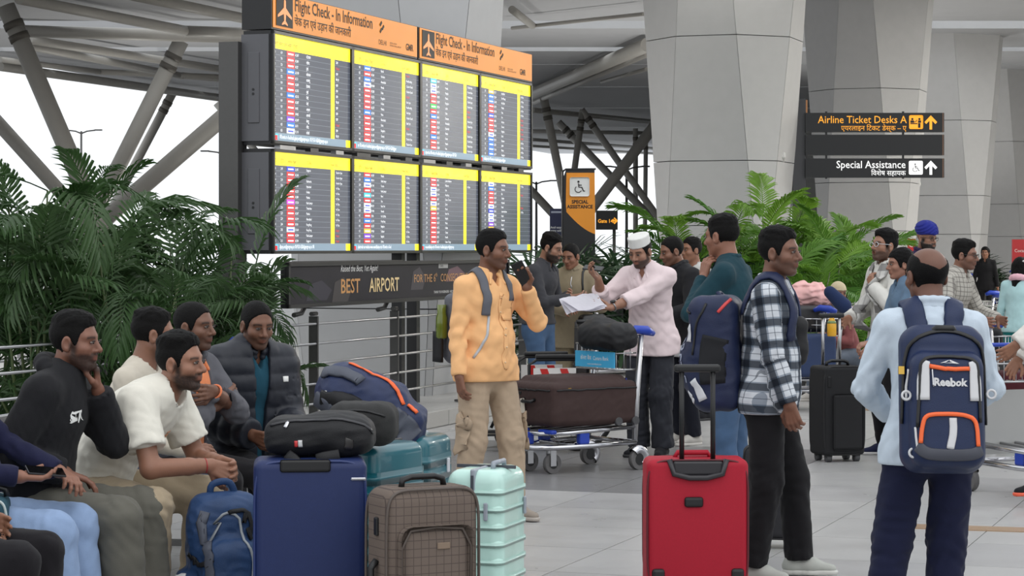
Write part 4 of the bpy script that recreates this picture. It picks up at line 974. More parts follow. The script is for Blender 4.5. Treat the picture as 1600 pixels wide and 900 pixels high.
picto([('d', -.055, .045, .017), ('d', .05, .045, .017), ('b', -.085, -.01, -.03, .025), ('b', .03, -.01, .075, .025), ('b', -.085, -.03, .02, -.015), ('b', .03, -.085, .065, -.015), ('l', .006, [(-.03, .0), (0, .01), (.012, .03)])], MS@T(xx(1429), zz(191.5), .003), SB, sg)
# orange wheelchair banner, dark panel, gate sign
k_ = 128.; bo = Vector(((908-800)/k_, F/k_, 0)); bn = thing('assistance_banner', 'orange and black feather banner with a white wheelchair tile', 'banner', bo)
zz = lambda y: CAMZ-(y-HZ)/k_; xx = lambda x: (x-908)/k_
out = [(882, 275), (886, 267), (930, 265), (930, 372), (882, 440)]
g = G(); g.prism([(xx(x), zz(y)) for x, y in [(880, 480), (880, 278), (884, 266), (929, 265), (931, 480)]], FX, .02); g.obj('cloth', mat('banner_black', srgb(26, 25, 27), .4, 0, .2, 3), bn)
ORB = mat('banner_orange', srgb(236, 150, 40), .45, 0, .12, 2)
g = G(); c = [(885, 270), (929, 270), (930, 366)]+[(930-45*t, 366-(1-math.cos(t*1.57))*10-27*t*t*.4-14*t) for t in np.linspace(.1, 1, 8)]+[(884, 318)]
M2 = FX.copy(); M2.translation = (0, -.021, 0); g.prism([(xx(x), zz(y)) for x, y in c], M2, .003); g.obj('orange_field', ORB, bn)
M2 = FX.copy(); M2.translation = (0, -.026, 0); g = G(); g.box(((xx(890)+xx(921))/2, (zz(277)+zz(307))/2, 0), (31/k_, 30/k_, .004), M2, .025, 2); g.obj('pictogram_tile', WHT, bn)
picto(scaled(WCH, .10), M2@T(xx(905), zz(292), .003), LET, bn)
writing('lettering', 'SPECIAL\nASSISTANCE', 7.6/k_, M2@T(xx(906), zz(318), 0), LET, bn, 'CENTER', bold=.002, sx=.95)
g = G(); g.cyl((xx(879), .02, 0), (xx(879), .02, zz(268)), .014, 8); g.tube([(xx(879), .02, zz(268)), (xx(884), .02, zz(264.5)), (xx(931), .02, zz(264))], .012, 8); g.cyl((0, .02, .0), (0, .02, .03), .22, 20); g.obj('pole', BLK, bn)
k_ = 122.; po = Vector(((870-800)/k_, F/k_, 0)); pn = thing('notice_panel', 'small navy notice panel standing left of the wheelchair banner', 'notice', po)
zz = lambda y: CAMZ-(y-HZ)/k_; xx = lambda x: (x-870)/k_
g = G(); g.box((0, 0, zz(400)/2+zz(326)/2), (22/k_, .05, 74/k_)); g.obj('panel', plast('navy_panel', (34, 38, 66), .4), pn); g = G(); g.box((0, 0, .4), (.06, .05, .9)); g.box((0, 0, .02), (.4, .3, .04)); g.obj('stand', BLK, pn)
M2 = FX.copy(); M2.translation = (0, -.028, 0); writing('lettering', 'Avail easy\nentry with', 5/k_, M2@T(xx(860), zz(357), 0), WHT, pn, sx=.85); rect(M2, xx(861), zz(333), xx(879), zz(330), 0, 'title_strip', plast('strip_pale', (150, 155, 170)), pn)
k_ = 90.; go = Vector(((948-800)/k_, F/k_, 0)); gs = thing('gate_sign', 'small black sign with yellow gate numbers right of the banner', 'sign', go)
zz = lambda y: CAMZ-(y-HZ)/k_; xx = lambda x: (x-948)/k_
g = G(); g.box((0, 0, zz(344)), (34/k_, .1, 30/k_)); g.obj('board', SB, gs); g = G(); g.cyl((xx(960), .08, 0), (xx(960), .08, zz(330)), .03, 10); g.obj('post', DARKST, gs)
M2 = FX.copy(); M2.translation = (0, -.054, 0); writing('lettering', 'Gate 1-2', 8/k_, M2@T(xx(934), zz(348), 0), AMB, gs, bold=.002, sx=.9)
g = G(); u = .02; g.prism([(x*u, y*u) for x, y in ((3, 0), (0, 3), (-.8, 2.2), (.6, .7), (-3, .7), (-3, -.7), (.6, -.7), (-.8, -2.2), (0, -3))], M2@T(xx(960), zz(345), 0), .003); g.obj('arrow', AMB, gs)
for px, py, k_, w_, h_, lab in ((1424, 386, 95., 12, 26, 'red drinks advert board beside the turbaned man'), (1598, 394, 60., 34, 40, 'red drinks advert board at the frame edge behind the far walker')):
    o = Vector(((px-800)/k_, F/k_, 0)); ra = thing('red_advert', lab, 'advert board', o); z = CAMZ-(py-HZ)/k_
    g = G(); g.box((0, 0, z), (w_/k_, .08, h_/k_)); g.obj('panel', plast('advert_red', (190, 24, 34), .4), ra); g = G(); g.box((0, .03, z/2), (w_/k_*.8, .05, z)); g.obj('stand', DARKST, ra)
    M2 = FX.copy(); M2.translation = (0, -.043, z); writing('lettering', 'Coca-Cola' if w_ > 20 else 'G', 7/k_ if w_ > 20 else 10/k_, M2@T(-.05 if w_ < 20 else -w_/k_*.4, 0, 0), WHT, ra)
# security cameras on the columns, bollard lamp, lamp posts outside
for px, py, k_, lab in ((1213, 250, 107., 'small white security camera on the wide column'), (1427, 292, 79., 'small white security camera on the second column'), (1528, 316, 63.5, 'tiny security camera on the third column')):
    o = Vector(((px-800)/k_, F/k_, CAMZ-(py-HZ)/k_)); c = thing('security_camera', lab, 'camera', o)
    g = G(); g.box((.06, -.1, -.02), (.1, .26, .1), Matrix.Rotation(-.4, 4, 'X'), .02, 2); g.obj('housing', LAMPB, c); g = G(); g.cyl((0, .25, .08), (.05, -.02, .03), .02, 8); g.obj('bracket', LAMPB, c)
for px, k_, hpx, lab in ((350, 40., 238, 'double armed street lamp outside behind the palms'), (127, 36., 205, 'slim street lamp mast outside above the palms'), (838, 36., 284, 'street lamp outside seen right of the display board'), (979, 40., 262, 'street lamp outside seen by the big column')):
    o = Vector(((px-800)/k_, F/k_, 0)); z = CAMZ-(hpx-HZ)/k_; c = thing('street_lamp', lab, 'street lamp', o)
    g = G(); g.cyl((0, 0, 0), (0, 0, z), .07, 8, .045); g.obj('pole', DARKST, c)
    for q in (-1, 1): g = G(); g.tube([(0, 0, z-.1), (q*.25, 0, z), (q*.65, 0, z+.05)], .035, 6); g.box((q*.75, 0, z+.05), (.32, .16, .06)); g.obj('lamp_arm', DARKST, c)

# ---------------------------------------------------------------- plants
def leafmat(name, rgb, rgb2, rough=.45):
    m = mat(name, srgb(*rgb), rough, 0, .25, 9, spec=.45); nt = m.node_tree; N = nt.nodes; L = nt.links; b = N['Principled BSDF']
    oi = N.new('ShaderNodeObjectInfo'); mx = N.new('ShaderNodeMix'); mx.data_type = 'RGBA'; src = b.inputs['Base Color'].links[0].from_socket
    L.new(oi.outputs['Random'], mx.inputs[0]); L.new(src, mx.inputs[6]); mx.inputs[7].default_value = (*srgb(*rgb2), 1); L.new(mx.outputs[2], b.inputs['Base Color'])
    tr = N.new('ShaderNodeBsdfTranslucent'); L.new(mx.outputs[2], tr.inputs['Color']); ms = N.new('ShaderNodeMixShader'); ms.inputs[0].default_value = .3
    L.new(b.outputs[0], ms.inputs[1]); L.new(tr.outputs[0], ms.inputs[2]); L.new(ms.outputs[0], N['Material Output'].inputs['Surface']); return m
def frond(rs, L, n, ll, lw, droop, arch):
    """a feather leaf along +Y rising to +Z: midrib plus two rows of folded leaflets"""
    vs = []; fs = []
    mid = lambda t: Vector((0, L*t*(1-.22*arch*t), L*(.75*t-arch*.95*t*t)))
    def quad(pts):
        i = len(vs); vs.extend(pts); return i
    for j in range(10):
        t = j/9; p = mid(t); r = .007*(1-t)+.0015; vs += [p+Vector((r, 0, 0)), p+Vector((-r, 0, 0)), p+Vector((0, 0, -r*1.4))]
        if j: a = len(vs)-6; b = a+3; fs += [(a, b, b+1, a+1), (a+1, b+1, b+2, a+2), (a+2, b+2, b, a)]
    for j in range(n):
        t = .14+.86*j/(n-1); p = mid(t); tg = (mid(min(1, t+.02))-mid(t-.02)).normalized()
        sz = ll*(math.sin(math.pi*(.12+.82*t))**.7)*(.85+.3*rs.rand())
        for q in (-1, 1):
            up = tg.cross(Vector((1, 0, 0))).normalized()*-1
            out = (Vector((q, 0, 0))*(1-.45*t)+tg*(.55+.7*t)+up*(.25+.15*(rs.rand()-.5))).normalized()
            w = lw*(.8+.4*rs.rand()); sd = out.cross(up).normalized()*w*.5; dz = Vector((0, 0, -1))*sz*droop*(.7+.6*rs.rand())
            a = p; b = p+out*sz*.38+dz*.10; c = p+out*sz*.75+dz*.45; d = p+out*sz*.97+dz*1.0; up2 = up*w*.18
            i = len(vs); vs += [a+sd*.25, a-sd*.25, b+sd+up2, b-up2, b-sd+up2, c+sd*.72+up2, c-up2, c-sd*.72+up2, d]
            fs += [(i, i+2, i+3), (i, i+3, i+1), (i+1, i+3, i+4), (i+2, i+5, i+6, i+3), (i+3, i+6, i+7, i+4), (i+5, i+8, i+6), (i+6, i+8, i+7)]
    me = pyd(vs, fs, 'frond'); return me
def fan(rs, L, n, lw):
    vs = []; fs = []
    for j in range(n):
        a = math.radians(-75+150*j/(n-1)+rs.randint(-5, 6)); ln = L*(.75+.3*math.cos(a))*(.9+.2*rs.rand()); o = Vector((math.sin(a), math.cos(a), .25*math.cos(a))).normalized(); sd = Vector((math.cos(a), -math.sin(a), 0))*lw*.5
        i = len(vs); b = o*ln*.5+Vector((0, 0, .02)); c = o*ln*.85-Vector((0, 0, .05*ln)); d = o*ln-Vector((0, 0, .16*ln))
        vs += [Vector((0, 0, 0)), b+sd, b-sd, c+sd*.8, c-sd*.8, d]; fs += [(i, i+1, i+2), (i+1, i+3, i+4, i+2), (i+3, i+5, i+4)]
    vs2 = [v+Vector((0, .35*L, .3*L)) for v in vs]; i = len(vs2); vs2 += [(.004, 0, 0), (-.004, 0, 0), (-.003, .35*L, .3*L), (.003, .35*L, .3*L)]; fs.append((i, i+1, i+2, i+3))
    return pyd(vs2, fs, 'frond')
rs = np.random.RandomState(3)
GA = leafmat('areca_leaf', (48, 78, 36), (72, 98, 60)); GB = leafmat('palm_leaf_bright', (122, 162, 58), (78, 124, 50)); GC = leafmat('lady_palm_leaf', (44, 66, 44), (60, 84, 58))
CANE = mat('cane_green', srgb(70, 84, 44), .5, 0, .3, 12); POT = mat('planter_grey', srgb(96, 94, 90), .7, 0, .1, 10, .1, 60)
SETS = {}
for key, m, mk in (('areca', GA, lambda i: frond(rs, .82+.1*i, 17, .33, .031, .3+.16*i, .42+.14*i)), ('bright', GB, lambda i: frond(rs, 1.0+.1*i, 26, .36, .034, .22+.08*i, .42+.1*i)), ('fan', GC, lambda i: fan(rs, .40+.04*i, 9, .04))):
    SETS[key] = []
    for i in range(4): me = mk(i); me.materials.append(m); SETS[key].append(me)
def plant(label, px, k, ztop, key, nf, nst, spread, sc=1., low=.35, name='potted_palm', cat='palm', az=None):
    o = Vector(((px-800)/k, F/k, 0)); t = thing(name, label, cat, o, 0, 'potted palms along the railing')
    g = G(); g.tube([(0, 0, 0), (0, 0, .03), (0, 0, .34), (0, 0, .36)], [.16, .17, .21, .2], 20); g.obj('pot', POT, t)
    tops = []
    for i in range(nst):
        a = rs.rand()*6.28; r = .12*math.sqrt(rs.rand()); h = (ztop-.62*sc)*(low+(1-low)*((i+1)/nst)); l = .22*rs.rand()*spread
        b = Vector((r*math.cos(a), r*math.sin(a), .3)); e = Vector((b.x*1.2+l*math.cos(a), b.y*1.2+l*math.sin(a), max(.5, h)))
        g = G(); g.tube([b, (b+e)/2+Vector((0, 0, .03)), e], [.014*sc, .011*sc, .007*sc], 6); g.obj('stem', CANE, t); tops.append(e)
    for i in range(nf):
        e = tops[i % nst]; me = SETS[key][rs.randint(4)]
        f = bpy.data.objects.new('frond', me); COL.objects.link(f); f.parent = t; lv = .35*(i//nst)*rs.rand()
        f.location = e-Vector((0, 0, min(e.z-.4, lv))); tilt = rs.uniform(-.55, .75) if i >= nst*.5 else rs.uniform(.2, .85)
        f.rotation_euler = (tilt, rs.uniform(-.25, .25), rs.rand()*6.28 if az is None else rs.uniform(*az)); q = sc*rs.uniform(.75, 1.15); f.scale = (q, q, q)
    return t
for a in ((-30, 232, 2.42, 26, 'tall areca palm at the left frame edge'), (55, 246, 2.5, 28, 'tallest areca palm behind the man in the black hoodie'), (125, 222, 2.3, 26, 'dense areca palm behind the seated row, in front of the striped shirt'), (195, 240, 2.22, 28, 'areca palm directly above the man with faded hair'), (270, 222, 2.12, 28, 'areca palm above the man in the grey jacket'), (345, 212, 2.1, 26, 'arching areca palm nearest the display board cabinet'), (0, 205, 2.2, 22, 'areca palm at the back behind the tall ones on the left'), (235, 200, 2.0, 22, 'low areca palm at the back near the railing')):
    plant(a[4], a[0], a[1], a[2], 'areca', a[3]+6, 11, 1.7, .86)
for a in ((1085, 128, 2.05, 18, 'small bright palm beside the wide column base'), (1150, 126, 2.45, 24, 'bright green palm behind the man in the teal shirt'), (1228, 122, 2.5, 26, 'tallest bright green palm at the direction sign post'), (1290, 124, 2.2, 24, 'bushy green palm above the pink bundle'), (1345, 118, 1.95, 22, 'dark green palm left of the yawning man'), (1260, 132, 1.9, 22, 'low green palm behind the loaded trolley'), (1195, 118, 2.2, 20, 'green palm at the back against the wide column')):
    plant(a[4], a[0], a[1], a[2], 'bright', a[3]+6, 7, 1.4, .95)
for a in ((855, 135, 1.72, 34, 'dark lady palm behind the bearded man in grey'), (905, 132, 1.75, 36, 'dark lady palm behind the woman in beige'), (955, 134, 1.78, 36, 'dark lady palm left of the white cap'), (1010, 130, 1.8, 34, 'dark lady palm between white cap and black jacket'), (1050, 126, 1.85, 34, 'dark lady palm beside the wide column foot')):
    plant(a[4], a[0], a[1], a[2]+.25, 'fan', a[3]+26, 12, 2.2, 1.35, .2, 'lady_palm')
plant('small dark potted palm far back beside the walking man', 1540, 62, 1.95, 'fan', 40, 9, 2, 1.5, .2, 'lady_palm')
# steel crowd railings behind the plants
def crowdrail(label, p0, p1, n, zs):
    o = p0.copy(); o.z = 0; t = thing('crowd_railing', label, 'railing', o); d = p1-p0; d.z = 0
    for i in range(n+1): g = G(); q = d*i/n; g.cyl(q, q+Vector((0, 0, zs[0])), .022, 8); g.obj('post', STEEL, t)
    for z in zs: g = G(); g.cyl(Vector((0, 0, z)), d+Vector((0, 0, z)), .02 if z < zs[0] else .026, 8); g.obj('bar', STEEL, t)
crowdrail('steel crowd railing in front of the lady palms', U(815, 0, 152), U(1045, 0, 146), 4, (1.02, .78, .55, .3))
crowdrail('steel crowd railing behind the left palms', U(-60, 0, 150), U(420, 0, 130), 6, (1.0, .8, .6, .4, .2))
# ---------------------------------------------------------------- luggage
BK = plast('trim_black', (20, 20, 22), .45); RUB = mat('rubber_grey', srgb(70, 70, 72), .6); WHEEL = mat('tyre_grey', srgb(96, 94, 94), .55)
CHROME = metal('chrome', (200, 200, 204), .18); ALU = metal('aluminium', (188, 188, 190), .32)
def at(px, k): return Vector(((px-800)/k, F/k, 0))
def castor(t, x, y, r=.028, z=0):
    g = G(); g.cyl((x-.02, y, r), (x+.02, y, r), r, 14); w_ = g.obj('wheel', RUB, t)
    g = G(); g.box((x, y, r*1.75), (.055, .045, r*1.1), None, .008, 1); g.obj('wheel_fork', BK, t)
def suitcase(label, loc, rot, w, d, h, m, ribs=0, bev=.05, grip='top', tele=0, zipm=None, zipaxis='y', soft=False, trim=BK, name='suitcase', lift=.05, telem=BK, seam=None, grp=None, telew=.1):
    t = thing(name, label, 'suitcase', loc, math.radians(rot), grp)
    z0 = lift; g = G()
    g.box((0, 0, z0+h/2), (w, d, h), None, bev, 5); body = g.obj('shell', m, t, smooth=True)
    if ribs:                                  # raised horizontal bands on both broad faces and round the corners
        n = ribs; hh = (h-2*bev)/n
        for i in range(n):
            g = G(); g.box((0, 0, z0+bev+hh*(i+.5)), (w+.008, d+.008, hh*.955), None, min(bev, .045), 4); g.obj('rib', m, body, smooth=True)
    if zipm:
        g = G(); zw = .022
        a, b, c = (w+.012, zw, h+.012) if zipaxis == 'y' else (zw, d+.012, h+.012)
        g.box((0, 0, z0+h/2), (a, b, c), None, .008, 2)
        zo = g.obj('zip_band', zipm, t, smooth=False)
    if seam:
        for y in (-d/2+.012, d/2-.012):
            g = G(); pts = []
            for i in range(49):
                q = 2*math.pi*i/48; cx, cz = w/2-bev, h/2-bev; e = .3
                pts.append((math.copysign(abs(math.cos(q))**e, math.cos(q))*(w/2-.004), y, z0+h/2+math.copysign(abs(math.sin(q))**e, math.sin(q))*(h/2-.004)))
            g.tube(pts, .006, 6, False); g.obj('piping', seam, t)
    if grip:
        g = G(); g.tube([(-.09, 0, z0+h-.002), (-.085, 0, z0+h+.025), (-.05, 0, z0+h+.036), (.05, 0, z0+h+.036), (.085, 0, z0+h+.025), (.09, 0, z0+h-.002)], .012, 8, flat=1.3); g.obj('top_handle', trim, t)
    if tele:
        y = d/2-.035 if tele > 0 else -d/2+.03
        g = G()
        for q in (-1, 1): g.cyl((q*telew, y, z0+h-.01), (q*telew, y, z0+h+abs(tele)), .0115, 10)
        g.obj('pull_rod', telem, t); g = G(); g.box((0, y, z0+h+abs(tele)+.012), (telew*2+.07, .034, .036), None, .012, 2); g.obj('pull_grip', BK, t)
    for x in (-w/2+.055, w/2-.055):
        for y in (-d/2+.05, d/2-.05): castor(t, x, y)
    return t
# big navy suitcase
NAVY = mat('navy_fabric', srgb(22, 38, 84), .5, 0, .10, 60, .2, 500, spec=.4)
p = at(484, 388); cs = suitcase('large navy blue suitcase with black bags lying on top', p, 6, .45, .28, .705, NAVY, bev=.035, seam=plast('navy_piping', (34, 50, 100), .4), grip=None)
g = G(); g.box((-.02, -.141, .735), (.2, .012, .05), None, .01, 2); g.obj('handle_recess', BK, cs)
for z in (.68, .1): g = G(); g.box((.19, -.141, z), (.06, .008, .012), None, .003, 1); g.obj('corner_guard', CHROME, cs)
# brown checked suitcase
BR = mat('brown_check', srgb(104, 92, 84), .85, 0, .06, 40, .3, 400, spec=.25)
nt = BR.node_tree; br = nt.nodes.new('ShaderNodeTexBrick'); tc = nt.nodes.new('ShaderNodeTexCoord'); mp = nt.nodes.new('ShaderNodeMapping'); mp.inputs['Rotation'].default_value = (math.pi/2, 0, 0)
nt.links.new(tc.outputs['Object'], mp.inputs[0]); nt.links.new(mp.outputs[0], br.inputs['Vector']); br.offset = 0; br.inputs['Scale'].default_value = 1; br.inputs['Brick Width'].default_value = .032; br.inputs['Row Height'].default_value = .032; br.inputs['Mortar Size'].default_value = .0016
br.inputs['Color1'].default_value = (*srgb(108, 96, 88), 1); br.inputs['Color2'].default_value = (*srgb(106, 94, 86), 1); br.inputs['Mortar'].default_value = (*srgb(82, 72, 68), 1); nt.links.new(br.outputs['Color'], nt.nodes['Principled BSDF'].inputs['Base Color'])
BRP = plast('brown_piping', (84, 74, 68), .5)
p = at(660, 402); cs = suitcase('small brown checked fabric suitcase with black top handle', p, 27, .40, .22, .625, BR, bev=.055, seam=BRP, lift=.05)
g = G(); g.box((.0, -.114, .30), (.31, .03, .47), None, .05, 4); pk = g.obj('front_pocket', BR, cs, smooth=True)
g = G(); g.tube([(-.145, -.128, .08), (-.148, -.13, .45), (-.11, -.13, .518), (0, -.13, .528), (.11, -.13, .518), (.148, -.13, .45), (.145, -.128, .08)], .006, 6); g.obj('pocket_piping', BRP, pk)
g = G(); g.box((.03, -.132, .455), (.055, .006, .026), None, .003, 1); g.obj('badge', plast('badge_bronze', (130, 112, 96), .3), pk)
g = G(); g.tube([(-.203, -.02, .22), (-.225, -.02, .25), (-.228, -.02, .37), (-.203, -.02, .40)], .014, 8, flat=1.2); g.obj('side_handle', BK, cs)
g = G(); g.box((-.203, -.02, .53), (.014, .03, .07), None, .004, 1); g.obj('combination_lock', BK, cs)
# mint suitcase
MINT = plast('mint_shell', (188, 224, 214), .28, coat=.3); MG = plast('mint_grey_trim', (150, 156, 166), .4)
p = at(760, 368); cs = suitcase('pale mint ribbed hard suitcase with grey zip band', p, 72, .36, .25, .62, MINT, ribs=7, bev=.055, grip=None, zipm=MG, trim=MG)
g = G(); g.box((0, 0, .672), (.014, .26, .014)); g.box((-.187, 0, .36), (.006, .012, .58)); g.obj('zip', plast('zip_dark', (70, 72, 80)), cs)
g = G(); g.tube([(-.075, -.055, .668), (-.07, -.055, .692), (.07, -.055, .692), (.075, -.055, .668)], .011, 8); g.obj('top_handle', MG, cs)
g = G(); g.box((-.189, -.06, .5), (.012, .018, .075), None, .005, 2); g.obj('latch', MG, cs); g = G(); g.box((.12, -.133, .5), (.02, .012, .075), None, .005, 2); g.obj('latch', MG, cs)
# two teal suitcases behind
TEAL = plast('teal_shell', (28, 96, 108), .3, coat=.3)
p = at(586, 352); cs = suitcase('teal hard suitcase with black zip and a small brass padlock', p, 62, .44, .27, .685, TEAL, ribs=0, bev=.05, grip=None, zipm=plast('zip_black', (24, 26, 30)))
for z in np.arange(.14, .66, .065): g = G(); g.box((0, .0, z), (.447, .277, .035), None, .045, 3); g.obj('rib', TEAL, cs, smooth=True)
g = G(); g.box((-.228, -.03, .50), (.012, .026, .03), None, .004, 1); g.ring((-.228, -.03, .52), (1, 0, 0), .010, .003, 12, 6); g.obj('padlock', metal('brass', (196, 160, 80), .3), cs)
p = at(646, 328); cs = suitcase('teal hard suitcase with pale grey zip band and two latches', p, 74, .40, .27, .66, TEAL, ribs=0, bev=.05, grip=None, zipm=MG)
for z in np.arange(.14, .62, .065): g = G(); g.box((0, .0, z), (.407, .277, .035), None, .045, 3); g.obj('rib', TEAL, cs, smooth=True)
for x, y, d in ((-.207, .06, (.012, .03, .07)), (-.207, -.06, (.012, .03, .07)), (.1, -.142, (.03, .012, .07))): g = G(); g.box((x, y, .56), d, None, .005, 2); g.obj('latch', plast('latch_pale', (205, 208, 214)), cs)
# teal case at the frame edge
p = at(-26, 400); suitcase('slice of a dark teal fabric case at the left frame edge', p, 10, .2, .3, .58, mat('teal_fabric', srgb(30, 70, 84), .8, 0, .1, 30, .2, 300), bev=.04, seam=plast('stitch_pale', (190, 200, 200)))
# red suitcase
RED = mat('red_fabric', srgb(166, 18, 42), .62, 0, .10, 120, .25, 600, spec=.35)
p = at(1086, 341); cs = suitcase('upright red fabric suitcase with raised black pull handle', p, 2, .465, .24, .59, RED, bev=.035, seam=plast('red_piping', (90, 12, 26), .5), grip=None, tele=-.40, telew=.071)
g = G(); g.tube([(-.13, -.118, .64), (-.11, -.13, .575), (-.04, -.132, .558), (.04, -.132, .558), (.11, -.13, .575), (.13, -.118, .64)], .013, 8); g.box((0, -.118, .60), (.23, .014, .07), None, .012, 2); g.obj('handle_housing', plast('housing_dark', (44, 42, 46), .4), cs)
g = G(); g.box((-.02, -.126, .448), (.085, .018, .046), None, .012, 3); g.obj('rubber_badge', BK, cs)
for x in (-.18, .18): g = G(); g.box((x, -.11, .095), (.06, .045, .105), None, .015, 2); g.obj('corner_guard', BK, cs)
g = G(); g.box((0, -.122, .065), (.025, .015, .03), None, .005, 1); g.obj('foot', BK, cs)
g = G(); g.tube([(-.09, .02, .637), (-.08, .02, .66), (.06, .02, .66), (.07, .02, .637)], .012, 8, flat=1.6); g.obj('top_handle', RED, cs)
g = G(); g.box((.236, -.02, .45), (.01, .02, .1), None, .004, 1); g.obj('zip_pull', BK, cs)
# black suitcase of the pair on the right
BF = mat('black_fabric_case', srgb(34, 34, 36), .75, 0, .12, 80, .3, 500, spec=.3)
p = at(1308, 208); cs = suitcase('tall black fabric suitcase held by the couple at right', p, 18, .34, .27, .665, BF, bev=.03, seam=BK, grip='top', tele=.36, telem=ALU, telew=.07)
g = G(); g.box((.02, -.14, .3), (.25, .02, .42), None, .02, 2); g.obj('front_pocket', BF, cs); g = G(); g.box((-.13, -.138, .6), (.022, .012, .08), None, .004, 1); g.obj('combination_lock', BK, cs)
p = at(1208, 292); cs = suitcase('small dark cabin case mostly hidden behind the plaid man', p, -15, .30, .22, .50, mat('charcoal_fabric', srgb(40, 40, 44), .8, 0, .1, 60, .2, 400), bev=.04, seam=BK, tele=.0)
# ---------------------------------------------------------------- soft bags
def blob(label, name, cat, loc, rot, fn, lo, hi, vox, m, grp=None, tilt=0, part='body', world=False):
    t = thing(name, label, cat, loc, 0, grp); R = np.array((Matrix.Rotation(math.radians(rot), 3, 'Z') @ Matrix.Rotation(math.radians(tilt), 3, 'Y')))
    f2 = lambda P: fn((P@R.astype(np.float32)))
    c = np.array([[a, b, c_] for a in (lo[0], hi[0]) for b in (lo[1], hi[1]) for c_ in (lo[2], hi[2])])@R.T
    build(f2, c.min(0), c.max(0), vox, part, m, t); return t, f2, R
def cloth_n(P, sd, a=.006, f=22): return folds(P, sd, f*1.6, 3)*a*.9+(np.abs(folds(P, sd+5, f*3.4, 3))-.3)*a*.9
def onb(t, f2, R, pts, w_, th, m, name, n=20): return link(name, ribbon(f2, [R@np.array(p) for p in pts], w_, th, n), m, t)
BLKN = mat('black_nylon', srgb(24, 24, 27), .6, 0, .2, 30, .3, 300, spec=.4); BLKG = mat('black_canvas', srgb(38, 38, 38), .8, 0, .12, 30, .3, 300)
ORZ = plast('zip_orange', (240, 104, 50), .5); WHW = plast('webbing_white', (205, 205, 205), .6)
# black backpack lying on the navy case
def f_(P): return smin(rbox(P, (0, 0, .085), (.22, .14, .075), .06), ell(P, (.06, .0, .1), (.15, .13, .085)), .04)+cloth_n(P, 4)
p = at(500, 384); p.z = .752; t, f2, R = blob('black backpack lying flat on the navy suitcase', 'backpack', 'bag', p, 0, f_, (-.3, -.2, -.03), (.3, .2, .24), .008, BLKN)
onb(t, f2, R, [(-.2, -.14, .14), (-.05, -.13, .17), (.12, -.13, .165), (.22, -.1, .10)], .012, .006, plast('zip_black2', (44, 44, 48)), 'zip')
onb(t, f2, R, [(-.12, -.15, .17), (-.13, -.15, .13)], .016, .006, CHROME, 'zip_pull', 6)
onb(t, f2, R, [(-.085, -.15, .075), (-.084, -.15, .045)], .014, .004, plast('tag_red', (200, 60, 60)), 'label', 5); onb(t, f2, R, [(-.068, -.15, .078), (-.066, -.15, .044)], .018, .004, WHW, 'label', 5)
onb(t, f2, R, [(.13, -.16, .085), (.13, -.16, .03)], .035, .004, plast('patch_grey', (52, 50, 50)), 'patch', 6)
for pts in ([(-.12, -.14, .02), (-.08, -.17, -.01), (-.06, -.175, -.06), (-.07, -.176, -.1)], [(.0, -.15, .0), (.03, -.16, .01), (.09, -.15, .02)]):
    link('strap', ribbon(None, pts, .045, .01, 16, g=(0, -1, .2)), BLKN, t)
link('strap', ribbon(None, [(-.055, -.178, -.1), (-.053, -.18, -.2), (-.05, -.18, -.25)], .014, .004, 10, g=(0, -1, 0)), BLKN, t)
def f_(P): return rbox(P, (0, 0, .1), (.15, .12, .095), .07)+cloth_n(P, 9, .004)
p = at(567, 362); p.z = .742; t, f2, R = blob('smaller dark canvas bag tucked behind the black backpack', 'canvas_bag', 'bag', p, -6, f_, (-.2, -.16, -.03), (.2, .16, .24), .008, BLKG)
onb(t, f2, R, [(-.12, -.12, .15), (0, -.12, .17), (.12, -.12, .14)], .01, .006, BK, 'zip')
# navy and orange backpack leaning on the teal cases
NAVN = mat('navy_nylon', srgb(26, 40, 78), .5, 0, .25, 14, .3, 260, spec=.45); GRN = mat('grey_nylon', srgb(78, 82, 94), .6, 0, .15, 14, .2, 260)
def f_(P):
    d = rbox(P, (-.02, 0, .15), (.2, .13, .12), .09); d = smin(d, rbox(P, (.16, 0, .08), (.13, .12, .11), .06), .06); d = smin(d, ell(P, (-.1, -.03, .14), (.16, .14, .13)), .05)
    return d+cloth_n(P, 14, .008)
p = at(563, 330); p.z = .742; t, f2, R = blob('navy hiking backpack with orange zips on the teal suitcases', 'backpack', 'bag', p, -8, f_, (-.36, -.24, -.08), (.38, .24, .36), .009, NAVN, tilt=18)
onb(t, f2, R, [(-.14, -.05, .29), (0, -.06, .28), (.12, -.09, .24), (.18, -.11, .19)], .02, .008, ORZ, 'zip')
onb(t, f2, R, [(.2, -.1, .2), (.25, -.1, .17)], .02, .012, ORZ, 'zip_pull', 6); onb(t, f2, R, [(.13, -.16, .12), (.15, -.16, .08)], .03, .012, ORZ, 'buckle', 6)
onb(t, f2, R, [(-.22, -.09, .2), (-.14, -.12, .235), (-.05, -.12, .22)], .06, .02, GRN, 'grab_strap'); onb(t, f2, R, [(-.2, -.15, .10), (-.06, -.17, .13), (.08, -.16, .08)], .07, .018, BLKN, 'shoulder_pad'); onb(t, f2, R, [(-.24, -.13, .08), (-.12, -.16, .05)], .09, .016, GRN, 'hip_pad')
onb(t, f2, R, [(.14, -.13, .12), (.22, -.14, .09), (.28, -.13, .05)], .12, .008, GRN, 'side_pocket')
for q in (0, .03): onb(t, f2, R, [(.1+q, -.16, .06), (.11+q, -.16, .0)], .012, .006, WHW, 'webbing', 6); onb(t, f2, R, [(-.18+q, -.15, .14), (-.17+q, -.16, .08)], .01, .006, WHW, 'webbing', 6)
